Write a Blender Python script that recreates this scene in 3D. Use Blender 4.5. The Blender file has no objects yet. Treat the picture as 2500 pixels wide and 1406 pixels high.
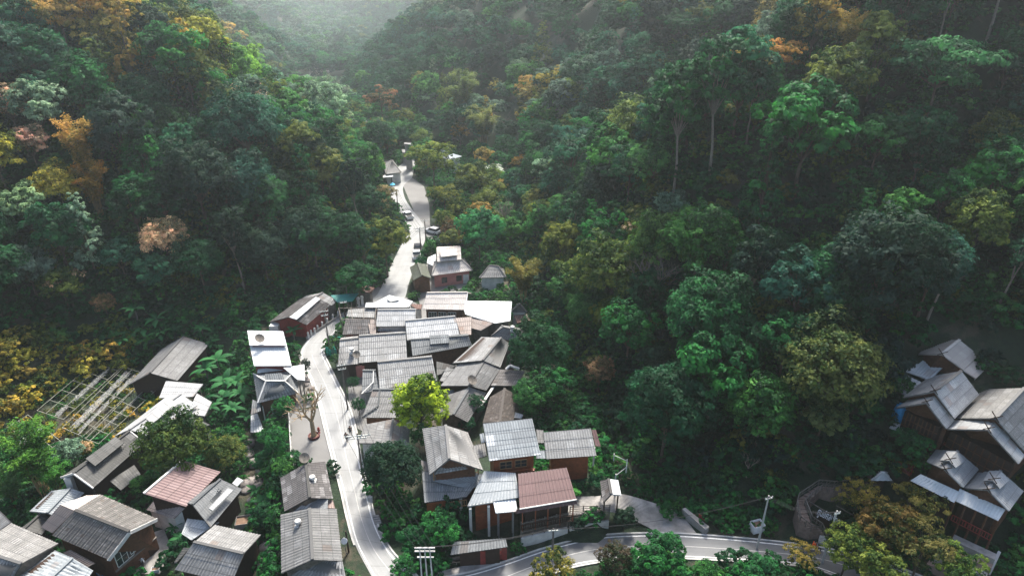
import bpy, math, random
import numpy as np
from mathutils import Vector, Matrix

# ------------------------------------------------------------------ camera
SC = bpy.context.scene
F_PX, CX, CY = 1667.0, 1250.0, 703.0          # photograph: 2500 px wide, 24 mm equivalent lens
CAM_H, PITCH = 65.0, math.radians(27.0)
cam_d = bpy.data.cameras.new("camera")
cam = bpy.data.objects.new("camera", cam_d)
SC.collection.objects.link(cam)
cam.location = (0, 0, CAM_H)
cam.rotation_euler = (math.radians(90) - PITCH, 0, 0)
cam_d.sensor_width = 36.0
cam_d.lens = 36.0 * F_PX / 2500.0
cam_d.clip_start = 0.5
cam_d.clip_end = 6000
SC.camera = cam
# ------------------------------------------------------------------ sky and sun
SUN_AZ, SUN_EL = math.radians(12), math.radians(55)      # ahead of the camera
world = bpy.data.worlds.new("World")
SC.world = world
world.use_nodes = True
wn = world.node_tree.nodes
wl = world.node_tree.links
sky = wn.new("ShaderNodeTexSky")
sky.sky_type = 'NISHITA'
sky.sun_disc = False
sky.sun_elevation = SUN_EL
sky.sun_rotation = SUN_AZ
sky.dust_density = 4.0
sky.air_density = 1.2
wl.new(sky.outputs[0], wn["Background"].inputs[0])
wn["Background"].inputs[1].default_value = 0.145
sun_d = bpy.data.lights.new("sun", 'SUN')
sun_d.energy = 4.4
sun_d.angle = math.radians(11)
sun_d.color = (1.0, 0.95, 0.86)
sun = bpy.data.objects.new("sun", sun_d)
SC.collection.objects.link(sun)
sdir = Vector((math.sin(SUN_AZ) * math.cos(SUN_EL), math.cos(SUN_AZ) * math.cos(SUN_EL), math.sin(SUN_EL)))
sun.rotation_euler = sdir.to_track_quat('Z', 'Y').to_euler()
SC.view_settings.view_transform = 'Standard'
SC.view_settings.look = 'None'
SC.view_settings.exposure = 1.17
SC.view_settings.gamma = 1.0
SC.render.engine = 'CYCLES'
SC.cycles.use_denoising = True
SC.cycles.denoising_prefilter = 'NONE'
SC.cycles.adaptive_threshold = .006
SC.cycles.max_bounces = 7
SC.cycles.diffuse_bounces = 3
SC.cycles.glossy_bounces = 2
SC.cycles.transmission_bounces = 3
SC.cycles.volume_bounces = 1
SC.cycles.transparent_max_bounces = 6

RNG = np.random.default_rng(11)
random.seed(5)
COL = SC.collection

# ------------------------------------------------------------------ picture <-> place
cp, sp = math.cos(PITCH), math.sin(PITCH)
def ray(px, py):
    u = (px - CX) / F_PX
    v = (CY - py) / F_PX
    return np.array([u, cp + v * sp, -sp + v * cp])
def P(px, py, z):
    "the point of the place seen at a photograph pixel, at height z"
    d = ray(px, py)
    t = (z - CAM_H) / d[2]
    return Vector((d[0] * t, d[1] * t, z))
def proj(x, y, z):
    y1, z1 = y, z - CAM_H
    dep = y1 * cp - z1 * sp
    up = y1 * sp + z1 * cp
    return CX + F_PX * x / dep, CY - F_PX * up / dep, dep
def sstep(a, b, x):
    t = np.clip((x - a) / (b - a), 0, 1)
    return t * t * (3 - 2 * t)

# ------------------------------------------------------------------ terrain
FOOT = np.array([(-150,-60),(-125,20),(-92,62),(-80,80),(-76,98),(-57,106),(-45,119),(-30,131),(-27,150),(-30,168),(-40,196),(-50,230),
    (-90,272),(-150,298),(-200,316),(-158,360),(-134,440),(-152,540),(-212,650),(-280,780),(-262,920),(-300,1080),(-365,1260),(-330,1264),(-240,1080),(-176,920),(-120,790),(-84,650),(-50,590),(-48,535),(-98,492),(-108,445),(-92,385),(-82,350),(-62,300),
    (-36,255),(-10,222),(-2,185),(3,160),(2,138),(5,111),(11,90),(17,74),(26,65),(42,58),(60,54),(90,30),(110,-10),(120,-60)], float)
def poly_dist(x, y, poly):
    ax, ay = poly[:, 0], poly[:, 1]
    bx, by = np.roll(ax, -1), np.roll(ay, -1)
    d = np.full(x.shape, 1e9)
    ins = np.zeros(x.shape, bool)
    for i in range(len(ax)):
        ex, ey = bx[i] - ax[i], by[i] - ay[i]
        t = np.clip(((x - ax[i]) * ex + (y - ay[i]) * ey) / (ex * ex + ey * ey + 1e-9), 0, 1)
        d = np.minimum(d, np.hypot(x - ax[i] - t * ex, y - ay[i] - t * ey))
        c = ((ay[i] > y) != (by[i] > y)) & (x < (bx[i] - ax[i]) * (y - ay[i]) / (by[i] - ay[i] + 1e-12) + ax[i])
        ins ^= c
    return np.where(ins, -d, d)
def wob(x, y):
    return (np.sin(x * .071 + y * .043 + 1.3) * 2.1 + np.sin(x * .032 - y * .083 + 4.0) * 2.4 + np.sin(x * .17 + y * .11) * .8 + np.sin(y * .19 - x * .07 + 2.0) * .7)
XL_Y = [40, 60, 70, 80, 92, 104, 118]
XL_X = [-26, -27.5, -31, -34.5, -37, -39, -46]
def H(x, y):
    x = np.asarray(x, float); y = np.asarray(y, float)
    sh = x.shape
    x = x.ravel(); y = y.ravel()
    d = poly_dist(x, y, FOOT)
    dd = np.maximum(d, 0)
    s = np.where(x < -10 - (y - 130) * .2, .72, .78)
    z = s * dd * (1 - np.exp(-dd / 5.0))
    z = z + wob(x, y) * sstep(4, 30, dd) * 1.0
    # the spur that runs down to the village on the right, and the dark folds behind it
    for (lx, ly, ux, uy, amp, wd) in ((6, 108, .96, .28, 8, 15), (4, 146, .90, .44, -13, 11), (-8, 190, .85, .53, 7, 14), (-30, 240, .8, .6, -12, 13), (-60, 128, -.8, .6, -9, 11), (-45, 165, -.75, .66, 7, 12)):
        al = (x - lx) * ux + (y - ly) * uy; pe = -(x - lx) * uy + (y - ly) * ux
        z = z + amp * np.exp(-(pe / wd) ** 2) * sstep(4, 26, dd) * sstep(0, 20, al) * (1 - sstep(90, 150, al))
    z = np.where(z > 60, 60 + 70 * (1 - np.exp(-(z - 60) / 70)), z)
    z = z - 60 * (1 - np.exp(-np.maximum(0, y - 262) * .13 / 60))
    # stream bed and low village on the left
    xl = np.interp(y, XL_Y, XL_X)
    low = sstep(0, 2.4, xl - x) * (1 - sstep(103, 112, y))
    z = z - 4.0 * low * np.exp(-dd / 14.0)
    # terrace of the big houses above the lower road
    px, py, dep = proj(x, y, 0 * x)
    ter = sstep(1004, 1030, px) * (1 - sstep(1455, 1490, px)) * (1 - sstep(1290, 1312, py)) * sstep(1090, 1200, py)
    z = z + 2.6 * ter * (d < 8)
    return z.reshape(sh)
def h1(x, y):
    return float(H(np.array([x]), np.array([y]))[0])
def hit(px, py, off=0.0):
    "first point along the pixel's ray that is `off` above the terrain"
    d = ray(px, py)
    ts = np.arange(60, 1500, 0.5)
    z = CAM_H + d[2] * ts - off
    hh = H(d[0] * ts, d[1] * ts)
    w = np.nonzero(z <= hh)[0]
    i = w[0] if len(w) else len(ts) - 1
    t = ts[i]
    return Vector((d[0] * t, d[1] * t, float(hh[i])))

# ------------------------------------------------------------------ helpers: objects
def tag(o, label=None, cat=None, group=None, kind=None):
    if label: o["label"] = label
    if cat: o["category"] = cat
    if group: o["group"] = group
    if kind: o["kind"] = kind
    return o
def empty(name, loc, label, cat, group=None, rz=0.0):
    o = bpy.data.objects.new(name, None)
    o.empty_display_size = 0.5
    COL.objects.link(o)
    o.location = loc
    o.rotation_euler = (0, 0, rz)
    return tag(o, label, cat, group)
def mesh_obj(name, me, parent=None, world_pts=True):
    o = bpy.data.objects.new(name, me)
    COL.objects.link(o)
    if parent is not None:
        o.parent = parent
        if world_pts:            # vertices are in world space: cancel the parent's placement
            root = parent
            M = Matrix.Identity(4)
            while root is not None:
                M = (Matrix.Translation(root.location) @ root.rotation_euler.to_matrix().to_4x4() @ Matrix.Diagonal((*root.scale, 1))) @ M if root.type == 'EMPTY' else M
                root = root.parent
            if parent.type == 'EMPTY':
                o.matrix_parent_inverse = M.inverted()
            else:
                o.matrix_parent_inverse = Matrix.Identity(4)
    return o
def np_mesh(name, verts, faces, mats, midx=None, uv=None, smooth=False, attr=None):
    me = bpy.data.meshes.new(name)
    verts = np.asarray(verts, np.float32)
    if isinstance(faces, np.ndarray):
        nf, k = faces.shape
        me.vertices.add(len(verts)); me.vertices.foreach_set("co", verts.ravel())
        me.loops.add(nf * k); me.loops.foreach_set("vertex_index", faces.ravel().astype(np.int32))
        me.polygons.add(nf)
        me.polygons.foreach_set("loop_start", (np.arange(nf) * k).astype(np.int32))
        me.polygons.foreach_set("loop_total", np.full(nf, k, np.int32))
    else:
        me.from_pydata([tuple(map(float, v)) for v in verts], [], [tuple(f) for f in faces])
        nf = len(faces)
    for m in mats: me.materials.append(m)
    if midx is not None: me.polygons.foreach_set("material_index", np.asarray(midx, np.int32))
    if uv is not None:
        l = me.uv_layers.new(name="UVMap")
        l.data.foreach_set("uv", np.asarray(uv, np.float32).ravel())
    if smooth: me.polygons.foreach_set("use_smooth", np.ones(nf, bool))
    if attr is not None:
        a = me.attributes.new("tint", 'FLOAT', 'FACE')
        a.data.foreach_set("value", np.asarray(attr, np.float32))
    me.update()
    me.validate(verbose=False)
    return me
class MB:
    "collects boxes, prisms and tubes into ONE mesh"
    def __init__(s): s.v = []; s.f = []; s.m = []; s.cur = 0
    def poly(s, pts):
        n = len(s.v); s.v += [tuple(p) for p in pts]; s.f.append(tuple(range(n, n + len(pts)))); s.m.append(s.cur)
    def prism(s, bot, top):
        n = len(s.v); k = len(bot)
        s.v += [tuple(p) for p in bot] + [tuple(p) for p in top]
        fs = [tuple(range(n + k - 1, n - 1, -1)), tuple(range(n + k, n + 2 * k))]
        for i in range(k):
            j = (i + 1) % k
            fs.append((n + i, n + j, n + k + j, n + k + i))
        s.f += fs; s.m += [s.cur] * len(fs)
    def slab(s, pts, th, up=None):
        "closed plate: pts is the top face, th its thickness"
        p = [Vector(q) for q in pts]
        nrm = (p[1] - p[0]).cross(p[-1] - p[0])
        if nrm.length < 1e-9: return
        nrm.normalize()
        if nrm.z < 0: nrm = -nrm
        s.prism([q - nrm * th for q in p], p)
    def box(s, c, sx, sy, sz, rz=0.0):
        "c: centre of the bottom"
        c = Vector(c); ca, sa = math.cos(rz), math.sin(rz)
        q = [Vector((c.x + ca * a - sa * b, c.y + sa * a + ca * b, c.z)) for a, b in ((-sx/2,-sy/2),(sx/2,-sy/2),(sx/2,sy/2),(-sx/2,sy/2))]
        s.prism(q, [a + Vector((0, 0, sz)) for a in q])
    def bar(s, a, b, w, h=None):
        "rectangular bar from a to b"
        a = Vector(a); b = Vector(b); h = h or w
        d = (b - a)
        if d.length < 1e-6: return
        d.normalize()
        up = Vector((0, 0, 1)) if abs(d.z) < .95 else Vector((0, 1, 0))
        sx = d.cross(up).normalized() * (w / 2); sy = sx.cross(d).normalized() * (h / 2)
        s.prism([a - sx - sy, a + sx - sy, a + sx + sy, a - sx + sy], [b - sx - sy, b + sx - sy, b + sx + sy, b - sx + sy])
    def tube(s, pts, rad, n=6):
        rings = []
        for i, p in enumerate(pts):
            p = Vector(p)
            d = Vector(pts[min(i + 1, len(pts) - 1)]) - Vector(pts[max(i - 1, 0)])
            if d.length < 1e-9: d = Vector((0, 0, 1))
            d.normalize()
            up = Vector((0, 0, 1)) if abs(d.z) < .9 else Vector((1, 0, 0))
            x = d.cross(up).normalized(); y = d.cross(x)
            r = rad[i] if hasattr(rad, '__len__') else rad
            n0 = len(s.v)
            for k in range(n):
                a = 2 * math.pi * k / n
                s.v.append(tuple(p + x * (math.cos(a) * r) + y * (math.sin(a) * r)))
            rings.append(n0)
        for a, b in zip(rings, rings[1:]):
            for k in range(n):
                s.f.append((a + k, a + (k + 1) % n, b + (k + 1) % n, b + k)); s.m.append(s.cur)
        s.f.append(tuple(rings[0] + k for k in range(n))); s.m.append(s.cur)
        s.f.append(tuple(rings[-1] + n - 1 - k for k in range(n))); s.m.append(s.cur)
    def lathe(s, c, prof, n=12):
        "prof: (radius, z) pairs from the bottom up"
        c = Vector(c)
        s.tube([(c.x, c.y, c.z + z) for r, z in prof], [max(r, .002) for r, z in prof], n)
    def build(s, name, mat, parent=None, smooth=False):
        mats = mat if isinstance(mat, (list, tuple)) else [mat]
        me = bpy.data.meshes.new(name)
        me.from_pydata(s.v, [], s.f)
        for m in mats: me.materials.append(m)
        if len(mats) > 1: me.polygons.foreach_set("material_index", s.m)
        if smooth: me.polygons.foreach_set("use_smooth", [True] * len(s.f))
        me.update()
        return mesh_obj(name, me, parent)

# ------------------------------------------------------------------ materials
def new_mat(name):
    m = bpy.data.materials.new(name); m.use_nodes = True
    nt = m.node_tree
    return m, nt, nt.nodes["Principled BSDF"]
def ramp(nt, fac, stops):
    r = nt.nodes.new("ShaderNodeValToRGB")
    e = r.color_ramp.elements
    while len(e) < len(stops): e.new(.5)
    for i, (p, c) in enumerate(stops):
        e[i].position = p; e[i].color = (*c, 1) if len(c) == 3 else c
    nt.links.new(fac, r.inputs[0])
    return r.outputs[0]
def noise(nt, scale, detail=6, rough=.6, vec=None, dist=0.0):
    n = nt.nodes.new("ShaderNodeTexNoise")
    n.inputs["Scale"].default_value = scale; n.inputs["Detail"].default_value = detail
    n.inputs["Roughness"].default_value = rough; n.inputs["Distortion"].default_value = dist
    if vec is not None: nt.links.new(vec, n.inputs["Vector"])
    return n.outputs["Fac"]
def mixc(nt, fac, a, b, mode='MIX'):
    m = nt.nodes.new("ShaderNodeMix"); m.data_type = 'RGBA'; m.blend_type = mode
    for v, i in ((fac, 0), (a, 6), (b, 7)):
        if isinstance(v, (int, float)): m.inputs[i].default_value = v
        elif isinstance(v, tuple): m.inputs[i].default_value = (*v[:3], 1)
        else: nt.links.new(v, m.inputs[i])
    return m.outputs[2]
def math_n(nt, op, a, b=None, c=None):
    m = nt.nodes.new("ShaderNodeMath"); m.operation = op
    for i, v in enumerate((a, b, c)):
        if v is None: continue
        if isinstance(v, (int, float)): m.inputs[i].default_value = v
        else: nt.links.new(v, m.inputs[i])
    return m.outputs[0]
def objcoord(nt):
    return nt.nodes.new("ShaderNodeTexCoord").outputs["Object"]
def bump(nt, h, dist, bsdf, strength=1.0):
    b = nt.nodes.new("ShaderNodeBump"); b.inputs["Distance"].default_value = dist; b.inputs["Strength"].default_value = strength
    nt.links.new(h, b.inputs["Height"]); nt.links.new(b.outputs[0], bsdf.inputs["Normal"])
def simple(name, c, rough=.8, var=.25, scale=3.0, metal=0.0, spec=.3, c2=None):
    m, nt, b = new_mat(name)
    oc = objcoord(nt)
    f = noise(nt, scale, 7, .65, oc)
    dark = tuple(x * (1 - var) for x in c); lite = tuple(min(1, x * (1 + var * .7)) for x in (c2 or c))
    nt.links.new(ramp(nt, f, [(.3, dark), (.7, lite)]), b.inputs["Base Color"])
    b.inputs["Roughness"].default_value = rough; b.inputs["Metallic"].default_value = metal
    b.inputs["Specular IOR Level"].default_value = spec
    bump(nt, noise(nt, scale * 4, 5, .6, oc), .02, b, .5)
    return m
def roof_mat(name, base, lite, dark, patch=.3, dirt=.5, rough=.75, metal=0.0, sheet=(.95, 1.3), moss=None, stripe=.45):
    "sheet roof: sheets of differing age laid in courses, streaks of dirt down the slope; UV in metres (u along the eave, v down)"
    m, nt, b = new_mat(name)
    uv = nt.nodes.new("ShaderNodeTexCoord").outputs["UV"]
    sep = nt.nodes.new("ShaderNodeSeparateXYZ"); nt.links.new(uv, sep.inputs[0])
    cu = math_n(nt, 'FLOOR', math_n(nt, 'DIVIDE', sep.outputs[0], sheet[0]))
    cv = math_n(nt, 'FLOOR', math_n(nt, 'DIVIDE', sep.outputs[1], sheet[1]))
    comb = nt.nodes.new("ShaderNodeCombineXYZ"); nt.links.new(cu, comb.inputs[0]); nt.links.new(cv, comb.inputs[1])
    wn_ = nt.nodes.new("ShaderNodeTexWhiteNoise"); wn_.noise_dimensions = '3D'
    oi = nt.nodes.new("ShaderNodeObjectInfo"); nt.links.new(oi.outputs["Random"], comb.inputs[2])
    nt.links.new(comb.outputs[0], wn_.inputs[0])
    col = ramp(nt, wn_.outputs["Value"], [(0.0, tuple(x * (1 - patch * .5) for x in base)), (.80, base), (.84, tuple(base[i] * (1 - patch) + lite[i] * patch for i in range(3))), (1.0, lite if patch > .3 else tuple(base[i] * .5 + lite[i] * .5 for i in range(3)))])
    # a few rusted sheets, and each roof weathered to its own shade
    rs = nt.nodes.new("ShaderNodeTexWhiteNoise"); rs.noise_dimensions = '4D'; nt.links.new(comb.outputs[0], rs.inputs[0]); rs.inputs["W"].default_value = 3.7
    if patch < .7 and base[1] > .08 and base[0] < 1.5 * base[1]: col = mixc(nt, math_n(nt, 'MULTIPLY', math_n(nt, 'GREATER_THAN', rs.outputs["Value"], .965), .6), col, (base[0] * .62, base[1] * .40, base[2] * .30))
    hv = nt.nodes.new("ShaderNodeHueSaturation"); nt.links.new(col, hv.inputs["Color"])
    nt.links.new(math_n(nt, 'MULTIPLY_ADD', oi.outputs["Random"], .42, .78), hv.inputs["Value"]); col = hv.outputs[0]
    wv_ = nt.nodes.new("ShaderNodeTexWhiteNoise"); wv_.noise_dimensions = '1D'; nt.links.new(oi.outputs["Random"], wv_.inputs["W"])
    col = mixc(nt, math_n(nt, 'MULTIPLY', wv_.outputs["Value"], .16), col, (base[0] * 1.05, base[1] * .86, base[2] * .70))
    # streaks running down the slope
    mp = nt.nodes.new("ShaderNodeMapping"); nt.links.new(uv, mp.inputs[0]); mp.inputs["Scale"].default_value = (2.6, .35, 1)
    st = noise(nt, 1.0, 8, .7, mp.outputs[0])
    mp3 = nt.nodes.new("ShaderNodeMapping"); nt.links.new(uv, mp3.inputs[0]); mp3.inputs["Scale"].default_value = (.22, .3, 1)
    bl = noise(nt, 1.0, 5, .6, mp3.outputs[0], 1.0)
    d = math_n(nt, 'MULTIPLY', ramp(nt, math_n(nt, 'ADD', math_n(nt, 'MULTIPLY', st, .55), math_n(nt, 'MULTIPLY', bl, .45)), [(.38, (0, 0, 0)), (.66, (1, 1, 1))]), dirt)
    col = mixc(nt, d, col, dark)
    # narrow darker stripes per corrugation and at each sheet lap, so the ribs show
    if stripe > 0:
        fr = math_n(nt, 'FRACT', math_n(nt, 'DIVIDE', sep.outputs[0], .34))
        g = math_n(nt, 'MULTIPLY', math_n(nt, 'LESS_THAN', fr, .38), stripe)
        col = mixc(nt, g, col, dark)
        fl = math_n(nt, 'FRACT', math_n(nt, 'DIVIDE', sep.outputs[1], sheet[1]))
        g2 = math_n(nt, 'MULTIPLY', math_n(nt, 'LESS_THAN', fl, .08), min(1, stripe * 1.6))
        col = mixc(nt, g2, col, dark)
    if moss:
        mo = ramp(nt, noise(nt, .9, 8, .75, uv, .5), [(.5, (0, 0, 0)), (.6, (1, 1, 1))])
        col = mixc(nt, math_n(nt, 'MULTIPLY', mo, .7), col, moss)
    nt.links.new(col, b.inputs["Base Color"])
    b.inputs["Roughness"].default_value = rough; b.inputs["Metallic"].default_value = metal
    b.inputs["Specular IOR Level"].default_value = .35
    grn = noise(nt, 3.5, 8, .8, uv)
    nt.links.new(mixc(nt, ramp(nt, grn, [(.42, (.55, .55, .55)), (.58, (0, 0, 0))]), col, tuple(x * 1.4 for x in dark)), b.inputs['Base Color'])
    bump(nt, noise(nt, 6, 6, .7, uv), .02, b, .4)
    return m
M = {}
M['grey'] = roof_mat('weathered_fibre_cement_sheet', (0.336, 0.336, 0.328), (0.544, 0.560, 0.560), (0.080, 0.080, 0.080), .3, .55)
M['mid'] = roof_mat('dull_grey_sheet', (0.240, 0.240, 0.236), (0.360, 0.360, 0.360), (0.056, 0.056, 0.056), .3, .6)
M['dark'] = roof_mat('dark_sooty_sheet', (0.096, 0.096, 0.094), (0.208, 0.208, 0.204), (0.032, 0.032, 0.030), .35, .6)
M['darktile'] = roof_mat('checkered_dark_tile', (0.120, 0.112, 0.112), (0.272, 0.264, 0.264), (0.032, 0.030, 0.029), .5, .45, sheet=(.8, .8))
M['slate'] = roof_mat('blue_grey_sheet', (0.188, 0.200, 0.208), (0.336, 0.352, 0.360), (0.048, 0.053, 0.056), .25, .5)
M['pale'] = roof_mat('pale_grey_sheet', (0.440, 0.456, 0.464), (0.640, 0.656, 0.664), (0.160, 0.160, 0.160), .3, .45, stripe=.42)
M['warm'] = roof_mat('pale_beige_sheet', (0.496, 0.464, 0.432), (0.640, 0.616, 0.584), (0.240, 0.216, 0.200), .3, .35, stripe=.25)
M['white'] = roof_mat('white_metal_sheet', (0.528, 0.552, 0.560), (0.624, 0.640, 0.656), (0.288, 0.312, 0.328), .2, .15, .4, 0, stripe=.18)
M['zinc'] = roof_mat('bluish_zinc_sheet', (0.368, 0.392, 0.408), (0.528, 0.552, 0.568), (0.136, 0.152, 0.160), .35, .5, .5, .1, stripe=.42)
M['patched'] = roof_mat('patched_whitened_sheet', (0.272, 0.296, 0.304), (0.640, 0.664, 0.680), (0.112, 0.120, 0.128), .75, .45, sheet=(1.1, 1.5), stripe=.5)
M['red'] = roof_mat('faded_red_ribbed_sheet', (.165, .105, .102), (.27, .20, .195), (.10, .062, .06), .2, .3, .6, stripe=.4)
M['maroon'] = roof_mat('maroon_ribbed_sheet', (0.112, 0.062, 0.061), (0.160, 0.088, 0.088), (0.064, 0.036, 0.035), .15, .3, .55, stripe=.4)
M['teal'] = roof_mat('teal_green_sheet', (0.024, 0.240, 0.216), (0.048, 0.336, 0.304), (0.016, 0.128, 0.120), .2, .3, .5, stripe=.42)
M['moss'] = roof_mat('mossy_shingle', (0.128, 0.136, 0.112), (0.240, 0.240, 0.200), (0.040, 0.044, 0.032), .3, .5, moss=(0.056, 0.080, 0.024), sheet=(.5, .5))
M['ruin'] = roof_mat('crumbling_brown_tile', (0.120, 0.104, 0.096), (0.264, 0.240, 0.216), (0.032, 0.026, 0.022), .5, .65, sheet=(.4, .5), moss=(0.160, 0.136, 0.112))
M['rust'] = roof_mat('rusty_sheet', (0.200, 0.120, 0.096), (0.480, 0.400, 0.368), (0.080, 0.040, 0.032), .5, .5)
M['bigtile'] = roof_mat('coarse_pale_tile', (0.200, 0.192, 0.184), (0.336, 0.320, 0.304), (0.036, 0.034, 0.032), .4, .55, sheet=(.5, .45), stripe=.75)
M['plank'] = roof_mat('pinkish_plank_sheet', (0.272, 0.232, 0.216), (0.360, 0.320, 0.304), (0.104, 0.088, 0.080), .3, .45)
M['wood'] = simple('brown_timber_boards', (.10, .045, .025), .7, .45, 2.5)
M['darkwood'] = simple('dark_timber', (.035, .02, .014), .8, .4, 2.5)
M['redwood'] = simple('orange_red_varnished_wood', (.22, .062, .025), .5, .4, 2.0)
M['redpaint'] = simple('red_painted_board', (.20, .032, .026), .6, .35, 2.0)
M['pink'] = simple('salmon_plaster', (0.400, 0.160, 0.136), .8, .2, 1.2)
M['plaster'] = simple('white_plaster', (0.496, 0.488, 0.464), .85, .3, 1.0)
M['concrete'] = simple('stained_concrete', (0.240, 0.228, 0.216), .9, .45, .8)
M['concrete_l'] = simple('pale_concrete', (0.400, 0.392, 0.376), .85, .3, .8)
M['greywood'] = simple('weathered_grey_wood', (.13, .115, .10), .85, .45, 2.0)
M['bamboo'] = simple('split_bamboo_mat', (.30, .21, .10), .7, .45, 6.0)
M['rail'] = simple('tan_railing_wood', (.34, .20, .10), .6, .3, 3.0)
M['metal'] = simple('grey_steel', (.28, .29, .30), .45, .25, 4.0, .6)
M['pale_metal'] = simple('pale_painted_steel', (0.496, 0.512, 0.480), .5, .25, 4.0)
M['rock'] = simple('river_boulder', (.20, .18, .17), .85, .5, 1.5)
M['bark'] = simple('brown_bark', (.10, .075, .055), .9, .45, 5.0)
M['palebark'] = simple('pale_bark', (.20, .175, .14), .9, .35, 4.0)
M['black'] = simple('black_rubber', (.015, .015, .016), .6, .2, 5)
M['carwhite'] = simple('white_car_paint', (0.600, 0.608, 0.616), .25, .04, 2, 0, .5)
M['glass'] = simple('dark_window_glass', (.02, .026, .03), .12, .2, 2, 0, .6)
M['blue'] = simple('blue_tarpaulin', (.02, .20, .42), .6, .3, 3)
M['cyan'] = simple('light_blue_tarpaulin', (.10, .45, .60), .6, .3, 3)
M['greennet'] = simple('green_shade_net', (.02, .26, .18), .8, .35, 3)
M['orange'] = simple('orange_cloth', (.75, .10, .02), .8, .15, 6)
M['skin'] = simple('skin', (.35, .18, .11), .6, .1, 6)
M['navy'] = simple('dark_cloth', (.02, .022, .03), .9, .2, 6)
M['whitecloth'] = simple('white_cloth', (0.600, 0.608, 0.624), .9, .15, 6)
M['sheetplastic'] = simple('translucent_grey_plastic', (.55, .58, .58), .3, .4, 2.5)
M['signwhite'] = simple('white_letter_paint', (0.680, 0.688, 0.704), .6, .05, 3)
M['earth'] = simple('brown_earth', (.17, .11, .075), .95, .4, 1.2)

def road_mat(name, base, joint=.0):
    m, nt, b = new_mat(name)
    oc = objcoord(nt)
    f1 = noise(nt, .25, 6, .6, oc); f2 = noise(nt, 6, 8, .7, oc)
    c = ramp(nt, f1, [(.3, tuple(x * .82 for x in base)), (.7, tuple(x * 1.08 for x in base))])
    c = mixc(nt, ramp(nt, f2, [(.35, (.25, .25, .25)), (.6, (0, 0, 0))]), c, tuple(x * .7 for x in base))
    nt.links.new(c, b.inputs["Base Color"])
    b.inputs["Roughness"].default_value = .6; b.inputs["Specular IOR Level"].default_value = .25
    bump(nt, f2, .01, b, .4)
    if joint:
        uv = nt.nodes.new("ShaderNodeTexCoord").outputs["UV"]; sp2 = nt.nodes.new("ShaderNodeSeparateXYZ"); nt.links.new(uv, sp2.inputs[0])
        jj = math_n(nt, 'LESS_THAN', math_n(nt, 'FRACT', math_n(nt, 'DIVIDE', sp2.outputs[1], joint)), .022)
        tw = math_n(nt, 'ABSOLUTE', math_n(nt, 'SUBTRACT', math_n(nt, 'ABSOLUTE', math_n(nt, 'SUBTRACT', sp2.outputs[0], .5)), .22))
        tr_ = math_n(nt, 'MULTIPLY', math_n(nt, 'LESS_THAN', tw, .07), .10)
        mp = nt.nodes.new("ShaderNodeMapping"); nt.links.new(uv, mp.inputs[0]); mp.inputs["Scale"].default_value = (7, .22, 1)
        sk = ramp(nt, noise(nt, 1.0, 7, .7, mp.outputs[0]), [(.45, (0, 0, 0)), (.7, (.35, .35, .35))])
        c2 = mixc(nt, math_n(nt, 'ADD', math_n(nt, 'MULTIPLY', jj, .55), tr_), c, tuple(x * .45 for x in base))
        c2 = mixc(nt, sk, c2, tuple(x * .55 for x in base))
        nt.links.new(c2, b.inputs["Base Color"])
    return m
M['road'] = road_mat('pale_concrete_road', (0.262, 0.266, 0.264), 4.5)
M['road2'] = road_mat('grey_asphalt_road', (0.125, 0.129, 0.135), 60.0)
M['yard'] = road_mat('stained_concrete_yard', (0.144, 0.141, 0.137))
M['line'] = simple('white_road_paint', (0.600, 0.600, 0.592), .7, .3, 4)

# ground: undergrowth on the slopes, bare earth patches in the valley
m, nt, b = new_mat('hillside_undergrowth')
oc = objcoord(nt)
g = ramp(nt, noise(nt, 1.3, 9, .75, oc), [(.3, (.003, .009, .004)), (.55, (.010, .026, .009)), (.75, (.024, .040, .012))])
e = ramp(nt, noise(nt, .12, 7, .65, oc, .6), [(.52, (0, 0, 0)), (.62, (1, 1, 1))])
nt.links.new(mixc(nt, math_n(nt, 'MULTIPLY', e, .55), g, (.10, .075, .055)), b.inputs["Base Color"])
b.inputs["Roughness"].default_value = .95
bump(nt, noise(nt, 2.2, 9, .75, oc), .25, b, 1.0)
M['ground'] = m

# foliage: colour comes from each tree's own "col", varied leaf by leaf
def leaf_mat(name, transl=.45):
    m, nt, b = new_mat(name)
    at = nt.nodes.new("ShaderNodeAttribute"); at.attribute_type = 'INSTANCER'; at.attribute_name = 'col'
    ti = nt.nodes.new("ShaderNodeAttribute"); ti.attribute_name = 'tint'
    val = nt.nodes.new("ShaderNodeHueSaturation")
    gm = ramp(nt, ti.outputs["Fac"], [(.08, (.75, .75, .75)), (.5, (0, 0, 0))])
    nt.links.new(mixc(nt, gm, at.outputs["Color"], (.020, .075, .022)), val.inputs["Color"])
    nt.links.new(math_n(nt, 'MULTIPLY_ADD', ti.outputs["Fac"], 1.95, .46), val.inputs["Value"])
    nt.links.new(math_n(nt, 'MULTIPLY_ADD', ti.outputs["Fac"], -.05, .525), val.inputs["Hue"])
    nt.links.new(val.outputs[0], b.inputs["Base Color"])
    b.inputs["Roughness"].default_value = .6; b.inputs["Specular IOR Level"].default_value = .12
    tr = nt.nodes.new("ShaderNodeBsdfTranslucent"); nt.links.new(val.outputs[0], tr.inputs[0])
    mx = nt.nodes.new("ShaderNodeMixShader"); mx.inputs[0].default_value = transl
    nt.links.new(b.outputs[0], mx.inputs[1]); nt.links.new(tr.outputs[0], mx.inputs[2])
    nt.links.new(mx.outputs[0], nt.nodes["Material Output"].inputs[0])
    return m
M['leaf'] = leaf_mat('tree_leaves')
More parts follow.
